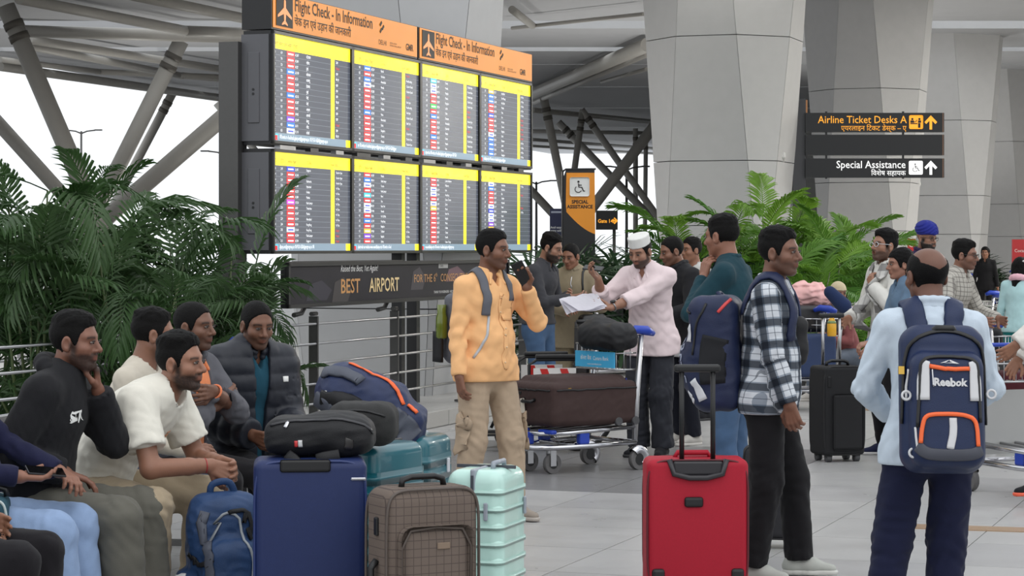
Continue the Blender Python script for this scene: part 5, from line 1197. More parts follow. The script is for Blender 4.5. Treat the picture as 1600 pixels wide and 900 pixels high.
# blue backpack on the floor in front of the seated man
BLUN = mat('blue_nylon', srgb(32, 62, 104), .55, 0, .3, 10, .3, 240, spec=.45)
def f_(P):
    d = rbox(P, (0, 0, .27), (.16, .12, .26), .09); d = smin(d, rbox(P, (0.02, -.1, .2), (.12, .09, .17), .07), .03); d = smin(d, rbox(P, (-.15, 0, .12), (.05, .09, .11), .04), .03)
    d = smin(d, ell(P, (0, 0, .5), (.14, .1, .06)), .04); return d+cloth_n(P, 21, .009)
p = at(350, 366); t, f2, R = blob('stuffed blue backpack standing between the white t-shirt man and navy suitcase', 'backpack', 'bag', p, 8, f_, (-.26, -.26, -.02), (.24, .2, .62), .009, BLUN)
onb(t, f2, R, [(-.07, -.2, .42), (0, -.2, .46), (.09, -.2, .42), (.12, -.18, .3), (.12, -.18, .16)], .012, .007, plast('zip_silver', (150, 155, 160), .4), 'zip'); onb(t, f2, R, [(-.1, -.2, .5), (-.11, -.2, .38), (-.08, -.2, .25), (-.04, -.22, .1)], .045, .008, GRN, 'webbing')
onb(t, f2, R, [(.02, -.2, .5), (.1, -.2, .47), (.14, -.17, .4)], .02, .01, BLKN, 'webbing'); onb(t, f2, R, [(-.2, -.1, .3), (-.12, -.18, .27), (-.06, -.2, .29)], .022, .008, BLKN, 'strap'); onb(t, f2, R, [(-.21, -.05, .2), (-.2, -.12, .22)], .03, .006, WHW, 'strap_end', 6)
onb(t, f2, R, [(-.19, -.12, .14), (-.14, -.17, .06)], .13, .006, GRN, 'mesh_pocket', 8); onb(t, f2, R, [(.1, -.2, .06), (.04, -.23, .03)], .06, .006, GRN, 'patch', 6)
link('grab_loop', ribbon(None, [R@np.array(q) for q in ((-.06, 0, .53), (-.05, -.01, .59), (.02, -.01, .6), (.05, 0, .54))], .03, .01, 14, g=(0, -1, 0)), BLUN, t)
# ---------------------------------------------------------------- luggage trolleys
BLUP = plast('blue_plastic', (30, 62, 168), .35)
def trolley(label, px, k, rot, bins=True, ads=True, z=0):
    t = thing('luggage_trolley', label, 'trolley', at(px, k), math.radians(rot), 'airport luggage trolleys'); r = .017
    def part(name, m, *tubes):
        g = G()
        for pts, rr in tubes: g.tube(pts, rr, 10)
        return g.obj(name, m, t)
    loop = [(-.27, 0, .2), (-.25, .45, .19), (-.2, .74, .19), (-.1, .84, .19), (.1, .84, .19), (.2, .74, .19), (.25, .45, .19), (.27, 0, .2)]
    part('base_frame', CHROME, (loop, .019), ([(-.24, .0, .2), (.24, 0, .2)], .016), ([(-.2, .5, .2), (.2, .5, .2)], .014))
    for x in (-.18, -.06, .06, .18): part('deck_bar', ALU, ([(x, .02, .31), (x*.9, .72, .285)], .012))
    part('deck_rim', CHROME, ([(-.26, 0, .31), (-.23, .6, .29), (-.12, .76, .285), (.12, .76, .285), (.23, .6, .29), (.26, 0, .31)], .016))
    for x, y in ((-.22, .45), (.22, .45), (0, .78)): g = G(); g.box((x, y, .25), (.05, .09, .09), None, .012, 2); g.obj('deck_support', BLUP, t)
    for x in (-.15, .15): g = G(); g.box((x, .72, .30), (.16, .05, .03), None, .01, 2); g.obj('bumper', BLUP, t)
    for q in (-1, 1):
        part('upright', ALU, ([(q*.26, .0, .2), (q*.26, -.02, .5), (q*.25, -.07, .97)], .02))
        g = G(); g.tube([(q*.25, .04, .985), (q*.25, -.02, 1.01), (q*.25, -.12, 1.0), (q*.25, -.19, .975)], [.02, .032, .036, .02], 10); g.obj('grip', BLUP, t, smooth=True)
        g = G(); x = q*.275; g.cyl((x-.02, -.02, .075), (x+.02, -.02, .075), .075, 22); w_ = g.obj('wheel', WHEEL, t); g = G(); g.cyl((x-.022, -.02, .075), (x+.022, -.02, .075), .042, 16); g.obj('hub', BK, w_)
        g = G(); g.ring((x, -.02, .082), (1, 0, 0), .062, .036, 14, 10, 3.3, 0 if 0 else 0); M_ = Matrix.Rotation(0, 4, 'X'); g.obj('wheel_cover', CHROME, t)
        x = q*.13; g = G(); g.cyl((x-.018, .66, .07), (x+.018, .66, .07), .07, 22); w_ = g.obj('wheel', WHEEL, t); g = G(); g.cyl((x-.02, .66, .07), (x+.02, .66, .07), .036, 16); g.obj('hub', BK, w_)
        g = G(); g.box((x-.026, .67, .12), (.008, .05, .13)); g.box((x+.026, .67, .12), (.008, .05, .13)); g.box((x, .675, .185), (.06, .06, .012)); g.obj('fork', ALU, t)
    part('handle_bar', BLUP if not ads else ALU, ([(-.25, -.06, .955), (.25, -.06, .955)], .014))
    for z_ in (.72, .9, .84): part('basket_rim', ALU, ([(-.24, -.03, z_), (-.23, .14, z_), (.23, .14, z_), (.24, -.03, z_)], .006))
    g = G()
    for x in np.linspace(-.22, .22, 10): g.tube([(x, .14, .9), (x, .14, .72), (x, -.03, .72)], .003, 5)
    for s_ in (-1, 1):
        for y in (.02, .08): g.tube([(s_*.235, y, .9), (s_*.235, y, .72)], .003, 5)
    g.obj('basket_wires', ALU, t)
    if ads:
        Mf = T(0, .15, 0)@Matrix(((-1, 0, 0, 0), (0, 0, 1, 0), (0, 1, 0, 0), (0, 0, 0, 1)))
        CY = plast('ad_cyan', (70, 170, 215), .35); NV = plast('ad_navy', (38, 48, 128), .35)
        g = G(); g.box((0, .155, .79), (.44, .008, .115)); a = g.obj('ad_strip', CY, t); Mf.translation = (0, .1605, 0)
        writing('lettering', 'केनरा बैंक  Canara Bank', .04, Mf@T(0, .785, 0), WHT, a, 'CENTER', sx=.85); writing('lettering', 'www.canarabank.com', .018, Mf@T(0, .75, 0), WHT, a, 'CENTER')
        g = G(); g.box((0, .05, .52), (.46, .008, .28)); a = g.obj('ad_panel', NV, t); Mf.translation = (0, .0555, 0)
        writing('lettering', 'EMPLOYEE\nDISCOUNT', .038, Mf@T(.04, .50, 0), WHT, a, 'CENTER'); writing('lettering', 'केनरा बैंक\nCanara Bank', .032, Mf@T(.06, .61, 0), WHT, a, 'CENTER')
        for q in range(3): g = G(); M_ = Mf@T(.185, .59, 0)@Matrix.Rotation(q*2.094, 4, 'Z'); g.prism([(-.02, -.016), (.022, -.016), (0, .0)], M_, .002); g.obj('logo_mark', plast('logo_yellow', (240, 200, 60)), a)
    else:
        g = G(); g.box((0, .02, .45), (.47, .012, .42)); g.obj('back_panel', mat('panel_alu', srgb(172, 172, 170), .4, .4, .04, 8), t)
    return t
t1 = trolley('luggage trolley with cyan and navy adverts carrying the brown suitcase', 955, 214, 128)
# brown suitcase lying on it
DBR = mat('dark_brown_fabric', srgb(62, 46, 44), .75, 0, .10, 40, .25, 400, spec=.3)
th = math.radians(128); fwd = Vector((-math.sin(th), math.cos(th), 0)); sdv = Vector((math.cos(th), math.sin(th), 0))
c = at(955, 214)+fwd*.36; c.z = .325
cs = thing('suitcase', 'old dark brown fabric suitcase lying on the advert trolley', 'suitcase', c, th)
def f_(P):
    return smin(rbox(P, (0, 0, .165), (.27, .40, .155), .05), rbox(P, (.0, .0, .30), (.22, .33, .06), .05), .03)+cloth_n(P, 33, .004, 14)
build(f_, (-.33, -.46, -.03), (.33, .46, .42), .009, 'shell', DBR, cs)
I3 = np.eye(3)
for zz_ in (.27,): onb(cs, f_, I3, [(-.3, -.38, zz_), (-.3, 0, zz_), (-.3, .38, zz_)], .012, .006, BK, 'zip')
onb(cs, f_, I3, [(-.24, .44, .27), (0, .45, .27), (.24, .44, .27)], .012, .006, BK, 'zip'); onb(cs, f_, I3, [(-.25, -.45, .27), (0, -.45, .27), (.25, -.45, .27)], .012, .006, BK, 'zip')
g = G(); g.tube([(-.06, .40, .2), (-.05, .43, .185), (.05, .43, .185), (.06, .40, .2)], .012, 8); g.obj('handle', BK, cs); g = G(); g.tube([(.26, -.12, .2), (.292, -.10, .19), (.292, .10, .19), (.26, .12, .2)], .011, 8); g.obj('side_handle', BK, cs)
g = G(); g.box((.04, .418, .15), (.045, .003, .12), Matrix.Rotation(.12, 4, 'Y')); g.obj('luggage_tag', plast('tag_paper', (205, 195, 180), .7), cs)
g = G(); g.box((.12, .402, .24), (.05, .014, .02), None, .003, 1); g.obj('combination_lock', BK, cs); g = G(); g.box((-.26, .25, .27), (.012, .03, .03)); g.obj('zip_pull', metal('brass', (196, 160, 80), .3), cs)
for y in (-.36, -.2): g = G(); g.cyl((-.28, y, .03), (-.25, y, .03), .03, 14); g.obj('wheel', RUB, cs)
# black duffel in its basket
def f_(P): return smin(rbox(P, (0, 0, .1), (.23, .13, .1), .08), ell(P, (.1, -.02, .14), (.15, .12, .1)), .05)+cloth_n(P, 41, .008)
c = at(957, 215)+fwd*.05; c.z = .86; t, f2, R = blob('black duffel bag in the basket of the advert trolley', 'duffel_bag', 'bag', c, 128, f_, (-.3, -.2, -.04), (.3, .2, .3), .009, BLKN)
# second, third and far trolleys
trolley('luggage trolley with plain metal back behind the plaid man', 1292, 158, 62, ads=False)
trolley('luggage trolley parked behind the man in the puffer jacket', 330, 250, -140, ads=False)
trolley('luggage trolley the checked shirt man leans on', 1534, 196, -72, ads=False)
trolley('plain luggage trolley right of the man with the backpack', 1572, 236, 205, ads=False)
for px, k, r, lab in ((1556, 120, 100, 'empty luggage trolley in the aisle behind the checked shirt'), (1515, 72, 80, 'distant luggage trolley loaded with dark bags'), (1590, 62, 120, 'distant luggage trolley at the frame edge')): trolley(lab, px, k, r, ads=False)
for px, k, z, w_, h_, lab, m in ((1512, 72, .32, .8, .55, 'dark bags heaped on the distant trolley', BLKN), (1534, 73, .02, .5, .7, 'dark bag standing on the floor beside the distant trolley', BLKG), (1598, 200, .34, .5, .3, 'maroon bag on the plain trolley at the frame edge', cloth('maroon', (70, 26, 34))), (1530, 196, .74, .34, .26, 'black bag in front of the checked shirt man', BLKN), (1568, 196, .34, .5, .36, 'dark grey bag on the trolley beside the white hooded sleeve', BLKG), (1552, 120, .34, .4, .3, 'black bag on the aisle trolley', BLKN)):
    def f_(P, w_=w_, h_=h_): return rbox(P, (0, 0, h_/2), (w_/2, w_*.35, h_/2), min(w_, h_)*.3)+cloth_n(P, int(w_*100), .008)
    c = at(px, k); c.z = z; blob(lab, 'travel_bag', 'bag', c, 12, f_, (-w_*.65, -w_*.5, -.05), (w_*.65, w_*.5, h_+.06), .014, m)
# load of the second trolley
c = at(1268, 160); c.z = .34; cs = suitcase('black hard suitcase standing on the trolley behind the plaid man', c, 20, .42, .3, .42, mat('blue_dark_fabric', srgb(30, 48, 84), .7, 0, .1, 30), bev=.05, grip=None, lift=.0)
c = at(1272, 158); c.z = .76; cs2 = thing('suitcase', 'black shiny suitcase laid across the trolley under the pink bundle', 'suitcase', c, math.radians(12))
g = G(); g.box((0, 0, .14), (.5, .32, .27), None, .05, 4); g.obj('shell', plast('black_shell', (26, 26, 30), .35), cs2, smooth=True); g = G(); g.box((0, 0, .14), (.508, .328, .012), None, .004, 1); g.box((.05, -.165, .2), (.1, .012, .012)); g.obj('trim', CHROME, cs2)
PINK = cloth('pink_cloth', (226, 178, 176))
def f_(P): return smin(ell(P, (-.03, 0, .1), (.22, .16, .13)), ell(P, (.14, 0, .08), (.14, .13, .09)), .05)+folds(P, 3, 34, 3, (1.5, 1, .6))*.028+folds(P, 8, 80, 3)*.013
c = at(1266, 157); c.z = 1.03; blob('crumpled pale pink cloth bundle on top of the loaded trolley', 'cloth_bundle', 'cloth', c, 0, f_, (-.34, -.26, -.06), (.36, .26, .3), .009, PINK)
def f_(P): return cone(P, (-.06, 0, .2), (.07, -.02, .07), .06, .075)
c = at(1301, 160); c.z = .97; c.y -= .25; blob('navy neck pillow hanging at the end of the loaded trolley', 'neck_pillow', 'pillow', c, 0, f_, (-.2, -.15, -.05), (.2, .15, .3), .01, cloth('navy_pillow', (32, 46, 80)))
c = at(1297, 161); c.z = .745; c.y -= .12; b = thing('juice_bottle', 'yellow juice bottle in the basket of the loaded trolley', 'bottle', c)
g = G(); g.tube([(0, 0, 0), (0, 0, .01), (0, 0, .12), (0, 0, .16), (0, 0, .19)], [.04, .045, .045, .03, .018], 16); g.obj('bottle', plast('juice_yellow', (214, 160, 40), .2), b); g = G(); g.cyl((0, 0, .19), (0, 0, .215), .022, 12); g.obj('cap', plast('cap_green', (110, 130, 90)), b)
g = G(); g.cyl((0, 0, .125), (0, 0, .15), .0462, 16, .036); g.obj('label', plast('label_green', (120, 140, 90)), b)
# wheelchair
wc = thing('wheelchair', 'folding black wheelchair with red and white striped tape behind the trolley', 'wheelchair', at(868, 196), math.radians(100))
def wp(name, m, *tb):
    g = G()
    for pts, r in tb: g.tube(pts, r, 10)
    return g.obj(name, m, wc)
for q in (-1, 1):
    g = G(); g.ring((q*.3, -.12, .3), (1, 0, 0), .28, .018, 36, 8); w_ = g.obj('wheel', BK, wc); g = G(); g.ring((q*.33, -.12, .3), (1, 0, 0), .25, .008, 36, 6); g.obj('push_rim', CHROME, w_)
    g = G()
    for i in range(10): a = i*math.pi/5; g.tube([(q*.3, -.12, .3), (q*.3, -.12+.27*math.cos(a), .3+.27*math.sin(a))], .002, 4)
    g.cyl((q*.28, -.12, .3), (q*.32, -.12, .3), .03, 12); g.obj('spokes', CHROME, w_)
    g = G(); g.ring((q*.26, .36, .09), (1, 0, 0), .075, .016, 20, 8); g.obj('front_castor', BK, wc)
    wp('side_frame', BK, ([(q*.25, -.22, 1.0), (q*.25, -.22, .95), (q*.25, -.2, .25)], .014), ([(q*.25, -.2, .72), (q*.25, .2, .72), (q*.25, .26, .68), (q*.25, .26, .2)], .013), ([(q*.25, -.2, .48), (q*.25, .32, .48), (q*.25, .48, .15)], .013))
    g = G(); g.box((q*.25, .03, .745), (.05, .36, .035), None, .012, 2); g.obj('armrest', BK, wc); g = G(); g.cyl((q*.25, -.22, 1.0), (q*.25, -.33, 1.0), .018, 10); g.obj('grip', BK, wc)
    g = G(); g.box((q*.16, .5, .13), (.14, .18, .015)); g.obj('footrest', BK, wc)
    g = G(); g.box((q*.275, .06, .58), (.008, .34, .15)); sp = g.obj('side_panel', plast('tape_white', (225, 222, 218)), wc)
    for i in range(2): g = G(); g.prism([(-.05, -.07), (.01, -.07), (.06, .07), (0, .07)], T(q*.275, -.04+i*.16, .58)@Matrix.Rotation(math.pi/2, 4, 'Z')@Matrix.Rotation(math.pi/2, 4, 'X')@T(0, 0, -.007), .014); g.obj('tape_stripe', plast('tape_red', (196, 40, 36)), sp)
g = G(); g.box((0, .05, .5), (.48, .42, .03), None, .01, 1); g.obj('seat', BLKN, wc); g = G(); g.box((0, -.21, .75), (.48, .02, .42), None, .008, 1); g.obj('backrest', BLKN, wc)
# ---------------------------------------------------------------- people, what they wear on them and hold
def phone(label, c, long, nrm, m=None):
    y = Vector(long).normalized(); z = Vector(nrm); z = (z-y*z.dot(y)).normalized(); x = y.cross(z)
    t = thing('mobile_phone', label, 'phone', c); M = frame_m(Vector((0, 0, 0)), x, y, z)
    g = G(); g.box((0, 0, 0), (.074, .155, .009), M, .004, 2); g.obj('case', m or plast('phone_case', (30, 30, 34), .3), t); g = G(); g.box((0, 0, .0052), (.067, .147, .001), M); g.obj('glass', plast('phone_glass', (8, 8, 10), .08), t); return t
def bangle(P, q, m, name, off=.03, r=.032, th=.004, n=1, watch=None):
    el, wr = P['arms'][q][:2]; ax = nv(P['D'](wr-el)); g = G()
    for i in range(n): g.ring(P['Lw'](wr)-ax*(off+i*.009)*P['s'], ax, r*P['s'], th, 20, 6)
    o = g.obj(name, m, P['E'])
    if watch is not None:
        c = P['Lw'](wr)-ax*off*P['s']+np.array(watch)*(r+.003)*P['s']; g = G(); g.cyl(c, c+np.array(watch)*.009, .021, 16); g.obj('watch_face', plast('watch_black', (14, 14, 18), .15), o)
def strap(P, side, m, w_=.055, th=.012, x=.10, zend=-.26, name='shoulder_strap', parent=None, fn=None, back=True, zb=-.3):
    s = P['s']; Lw = P['Lw']; R2 = P['R2']; nb = P['nb']; b = lambda x_, y, z: Lw(nb+R2@np.array([x_*side, y, z]))
    pts = [b(x*1.25, .17, zend), b(x*1.05, .16, -.14), b(x*.95, .09, -.02), b(x*.9, .0, .03), b(x*.85, -.09, -.02)]+([b(x*.75, -.16, -.16)] if back else [])
    return link(name, ribbon(fn or P['fn'], pts, w_*s, th, 30), m, parent)
def pack(P, label, w_, d, h, m, zc=-.27, off=.2, sm_=.06, seed=5, amp=.006, extra=None, tilt=0, name='backpack', yaw=0, xo=0):
    """a bag worn on the back; straps are its parts. Returns thing, field, local->object map"""
    s = P['s']; E = thing(name, label, 'bag', P['root']); R = P['Rb']@P['R2']@RZ(yaw)@RX(tilt); C = P['Lw'](P['nb']+P['R2']@np.array([xo, -off, zc]))
    def fn(Q):
        q = ((Q-A3(C))@R.astype(np.float32)); d_ = rbox(q, (0, 0, 0), (w_/2, d/2, h/2), sm_)
        if extra: d_ = extra(q, d_)
        return d_+cloth_n(q, seed, amp)
    r = math.sqrt(w_*w_+d*d+h*h)/2+.08
    build(fn, C-r, C+r, .009, 'body', m, E); B = lambda x, y, z: C+R@np.array([x, y, z]); return E, fn, B, R
DEN = mat('denim_blue', srgb(62, 88, 120), .85, 0, .25, 14, .3, 500); DEND = mat('denim_dark', srgb(36, 38, 46), .85, 0, .2, 14, .3, 500); BLKC = cloth('black_cotton', (22, 22, 25), var=.2)
WS = (cloth('shoe_pale', (188, 184, 178)), plast('sole_pale', (206, 202, 196), .6)); DS = (cloth('shoe_dark', (26, 26, 30)), plast('sole_dark', (40, 40, 42), .6)); NS = (cloth('shoe_navy', (34, 38, 66)), plast('sole_white', (214, 212, 210), .6))
SEAT = dict(pel=(0, 0, .535), drape=False, hem=-.09)
def legs(f=.43, w_=.13, z=.085, sp=.15): return dict(lR=dict(a=(w_, f, z), pole=(sp, .6, 1)), lL=dict(a=(-w_, f, z), pole=(-sp, .6, 1)))
# --- bench under the seated row
bd = Vector((-1.33+1.98, 12.5-9.6, 0)); bl = bd.length; bd.normalize(); bs = Vector((bd.y, -bd.x, 0))
bench = thing('bench', 'row of grey seats under the waiting men at left', 'bench', (-2.62, 8.4, 0))
BSM = metal('seat_steel', (150, 152, 156), .4)
g = G(); g.box((0, 2.6, .36), (.06, 5.0, .06), Matrix.Rotation(-math.atan2(bd.x, bd.y), 4, 'Z')); g.obj('beam', DARKST, bench)
for i in range(8):
    q = bd*(.35+.62*i); M = T(*q)@Matrix.Rotation(-math.atan2(bd.x, bd.y), 4, 'Z')
    g = G(); g.box((.03, 0, .42), (.44, .54, .025), M, .01, 2); g.obj('seat', BSM, bench); g = G(); g.box((-.235, 0, .66), (.025, .54, .36), M@T(0, 0, 0)@Matrix.Rotation(-.08, 4, 'Y'), .01, 2); g.obj('backrest', BSM, bench)
    if i % 3 == 0: g = G(); g.box((0, 0, .17), (.05, .05, .34), M); g.box((0, 0, .015), (.5, .06, .03), M); g.obj('leg', DARKST, bench)
def on_bench(d): return Vector((-2.62, 8.4, 0))+bd*d
# --- seated row
P = person('seated person in black jeans, only the knee in view at the corner', -128, 432, 85, 1.74, **SEAT, **legs(), lean=0, shirt=BLKC, trous=cloth('black_jeans', (24, 22, 26)), shoe=DS, aR=dict(w=(.12, .2, .62)), aL=dict(w=(-.12, .2, .62)), vox=.014, facevox=.008, seed=3, tw_=1.25)
P = person('seated man in navy shirt and light blue trousers holding a phone', -58, 392, 85, 1.74, **SEAT, **legs(.46, .14), lean=-13, hunch=6, head=(0, 20, 0), shirt=cloth('navy_shirt', (28, 30, 58), var=.12), belly=.07, fat=1.08, trous=cloth('light_blue_jeans', (138, 160, 194), var=.1), tw_=1.5, shoe=WS,
    aR=dict(w=(.13, .27, .70), pole=(.5, -1, -.4), hd=(-.5, .8, -.12), hn=(-.2, .1, 1), curl=.45), aL=dict(w=(-.10, .36, .70), pole=(-.6, -1, -.3), hd=(.5, .6, -.2), hn=(.2, -.1, -1), curl=.6), skinc=(150, 104, 84), seed=5)
p, hd_, hn_ = P['frames']['hand+1']; phone('dark mobile phone held in the lap of the navy shirt man', p+np.array(hd_)*.10+np.array(hn_)*.03, np.array(hd_), np.array((.2, -.3, 1)))
P = person('seated man in black hooded sweatshirt resting his chin on his hand', 54, 374, 82, 1.76, **SEAT, **legs(.44, .16), lean=10, hunch=9, head=(-4, 3, 0), shirt=cloth('black_hoodie', (30, 30, 33), var=.15, bump=.4), collar='hood', loose=.022, fat=1.05, wr=1.3, trous=cloth('grey_trousers', (98, 96, 88)), tw_=1.75, shoe=WS, hair='short', vol=1.1, stubble=.75, beard=.25, skinc=(138, 94, 76),
    aR=dict(w=(.12, .17, .665), pole=(.7, -1, -.3), hd=(-.35, .8, -.3), hn=(0, 0, -1), curl=.4), aL=dict(w=(-.06, .25, .99), pole=(-.3, .5, -1), hd=(.12, -.02, 1), hn=(.3, -.9, 0), curl=(.5, 1.3, 1.4, 1.4)), seed=11)
link('lettering', wraptext(P['tor'], 'STR', .07, P['Lw'](P['ch']+P['Rm']@np.array([.09, .2, -.0])), P['D']((-.85, .3, .1)), P['D']((0, .1, 1)), bold=.003), WHT, P['E'])
g = G()
for q in (-.04, .05): a = P['Lw'](P['P0']+np.array([q+.1, .15, .02])); g.tube([a, a+np.array([.03, -.02, -.06])], .0035, 6)
g.obj('drawcord', BLKC, P['E'])
CT = cloth('cream_tee', (226, 222, 210), var=.05)
P = person('seated young man in cream t-shirt leaning forward with clasped hands', 148, 356, 74, 1.80, **SEAT, **legs(.36, .22, sp=.3), lean=34, hunch=18, head=(-3, 0, 0), shirt=CT, sleeve='short', collar='round', loose=.018, wr=1.4, trous=cloth('khaki_trousers', (168, 152, 128)), tw_=1.35, shoe=WS, hair='fade', vol=1.55, stubble=.85, skinc=(158, 112, 90),
    aR=dict(w=(.06, .55, .64), pole=(.8, -.5, -.5), hd=(-.35, .85, -.35), hn=(-.8, -.2, -.2), curl=.75), aL=dict(w=(-.05, .55, .645), pole=(-.8, -.5, -.5), hd=(.4, .85, -.25), hn=(.8, -.2, -.1), curl=.6), seed=17)
bangle(P, 1, plast('thread_red', (170, 40, 50)), 'thread_bracelet', .02, .031, .0022)
link('lettering', wraptext(P['tor'], 'TEANO', .065, P['Lw'](P['ch']+P['Rm']@np.array([.04, .22, -.03])), P['D']((-.9, .25, 0)), P['D']((0, .25, 1)), bold=.002), plast('print_peach', (226, 160, 116), .7), P['E'])
P = person('seated man with faded hair in a pale tee, partly hidden behind the leaning man', 194, 330, 80, 1.72, **SEAT, **legs(.45, .14), lean=7, hunch=8, head=(22, 4, 0), shirt=cloth('beige_tee', (196, 188, 174)), collar='round', trous=DEN, tw_=1.2, shoe=WS, hair='fade', vol=1.3, stubble=.2, skinc=(140, 98, 78),
    aR=dict(w=(.12, .36, .66), pole=(.7, -1, -.3), hd=(-.2, .9, 0), hn=(-.7, 0, -.5), curl=.7), aL=dict(w=(-.1, .3, .64)), seed=23)
ORS = cloth('orange_dotted_shirt', (232, 142, 96)); GJ = cloth('grey_jacket', (92, 92, 98))
P = person('seated man in grey jacket over orange shirt with folded arms', 276, 316, 62, 1.72, **SEAT, **legs(.46, .14), lean=4, hunch=7, head=(4, 1, 0), shirt=ORS, collar='shirt', hem=-.12) if False else person('seated man in grey jacket over orange shirt with folded arms', 276, 316, 62, 1.74, pel=(0, 0, .535), drape=False, hem=-.14, **legs(.46, .14), lean=4, hunch=7, head=(4, 1, 0), shirt=ORS, collar='shirt', trous=cloth('black_trousers_a', (34, 33, 36)), shoe=DS, hair='buzz', stubble=.3, skinc=(122, 84, 66), wide=1.04,
    jacket=(GJ, .016, (.085, .045), 'stand', 1.3, -.02, 'jacket', 0), aR=dict(w=(-.09, .235, .865), pole=(1, .1, -.7), hd=(-.9, -.1, .15), hn=(.1, -1, 0), curl=.5), aL=dict(w=(.07, .27, .90), pole=(-1, .1, -.7), hd=(.9, .1, .0), hn=(-.1, -1, 0), curl=.5), seed=29)
bangle(P, 1, plast('watch_strap', (30, 30, 34)), 'wristwatch', .03, .04, .007, watch=P['D']((0, 1, .2)))
bangle(P, -1, cloth('cuff_orange', (226, 130, 90)), 'shirt_cuff', .012, .036, .006)
PUF = mat('puffer_nylon', srgb(34, 37, 46), .5, 0, .15, 20, .15, 260, spec=.4)
P = person('seated man in dark quilted puffer jacket and teal shirt', 384, 304, 36, 1.74, pel=(0, 0, .535), drape=False, hem=-.1, **legs(.46, .14), lean=3, hunch=8, head=(-6, 12, 0), shirt=cloth('teal_inner', (30, 74, 92)), collar='shirt', trous=cloth('black_trousers_b', (30, 30, 34)), shoe=DS, hair='buzz', stubble=.35, skinc=(128, 88, 68), wide=.96,
    jacket=(PUF, .035, (.02, .05), 'stand', .8, -.07, 'puffer_jacket', .085), aR=dict(w=(.13, .3, .66)), aL=dict(w=(-.13, .32, .66)), seed=31, loose=.01)
link('logo_patch', ribbon(P['fn'], [P['Lw'](P['ch']+P['Rm']@np.array([-.13, .2, .06])), P['Lw'](P['ch']+P['Rm']@np.array([-.155, .2, .06]))], .03, .004, 4), WHT, P['E'])
# --- orange shirt man on the phone
OR = cloth('orange_linen', (238, 184, 130), var=.06)
P = person('standing man in orange shirt and beige cargo trousers talking on a phone', 760, 266, 40, 1.71, lean=-1, hunch=4, head=(24, 2, -3), shirt=OR, belly=.075, fat=1.04, loose=.004, wr=1.5, hem=-.10, trous=cloth('beige_cargo', (172, 152, 130)), tw_=1.35, shoe=(cloth('shoe_taupe', (150, 140, 130)), plast('sole_taupe', (176, 168, 160))), hair='short', vol=.8, stubble=.28, skinc=(132, 90, 70),
    aR=dict(w=(.27, .07, .79), pole=(.4, -1, 0), hd=(-.1, .15, -1), hn=(-1, .1, 0), curl=.5), aL=dict(w=(-.165, .18, 1.385), pole=(-.6, .3, -1), hd=(.2, -.1, 1), hn=(.85, .45, 0), curl=.7, thumb=(.2, .4)),
    lR=dict(a=(.15, -.02, .085)), lL=dict(a=(-.13, .1, .085)), seed=37, vox=.0088)
p, hd_, hn_ = P['frames']['hand-1']; phone('black mobile phone at the ear of the orange shirt man', p+np.array(hd_)*.085+np.array(hn_)*.03, np.array(hd_)*.9+P['D']((.35, .0, -.1))*.9, P['D']((.75, .6, 0)))
Lw, nb, R2 = P['Lw'], P['nb'], P['R2']; fr = lambda x, z: Lw(P['ch']+P['Rm']@np.array([x, .28, z]))
link('placket', ribbon(P['tor'], [fr(0, .1), fr(.0, 0), fr(.0, -.15), fr(0, -.3), fr(0, -.42)], .034, .003, 30), OR, P['E'])
for i in range(6):
    q, _ = project(P['tor'], [fr(0, .07-.085*i)], .004); g = G(); g.sphere(q[0], (.006, .006, .006), None, 8, 6); g.obj('button', plast('button_pale', (222, 190, 150)), P['E'])
link('chest_pocket', ribbon(P['tor'], [fr(-.085, .06), fr(-.085, 0), fr(-.085, -.06)], .10, .003, 10), OR, P['E'])
sp = lambda q, a, z: P['Lw'](P['lg'][q][0]+np.array([.14*q, a, z])); CGO = MATS['beige_cargo']
for q in (1, -1):
    pk_ = link('cargo_pocket', ribbon(lambda X: P['tfn'](X), [sp(q, .01, .13), sp(q, .01, .03), sp(q, .0, -.07)], .105, .012, 10), CGO, P['E'])
    link('pocket_flap', ribbon(lambda X: P['tfn'](X), [sp(q, .01, .15), sp(q, .01, .1)], .11, .02, 6), CGO, pk_)
GP = mat('grey_pack', srgb(92, 94, 102), .7, 0, .12, 20, .25, 300)
bp, bf, B, R = pack(P, 'grey backpack with a green bottle worn by the orange shirt man', .28, .13, .42, GP, -.33, .2)
for q in (1, -1): strap(P, q, GP, .055, .012, .105, -.22 if q > 0 else -.12, parent=bp, fn=P['tor'])
link('strap_webbing', ribbon(P['fn'], [Lw(nb+R2@np.array([.125, .2, -.22])), Lw(nb+R2@np.array([.15, .17, -.36])), Lw(nb+R2@np.array([.17, .1, -.48]))], .016, .004, 12), plast('webbing_pale', (180, 182, 186)), bp)
g = G(); c = B(.17, .0, -.06); g.tube([c+np.array([0, 0, z]) for z in (0, .01, .12, .15, .2)], [.026, .034, .034, .026, .028], 14); g.obj('bottle', mat('green_bottle', srgb(96, 110, 30), .15, 0, .1, 10, coat=.5), bp)
link('bottle_pocket', ribbon(None, [B(.175, -.02, -.2), B(.18, -.02, -.02)], .09, .03, 6, g=R@np.array([1, 0, 0])), BLKN, bp)
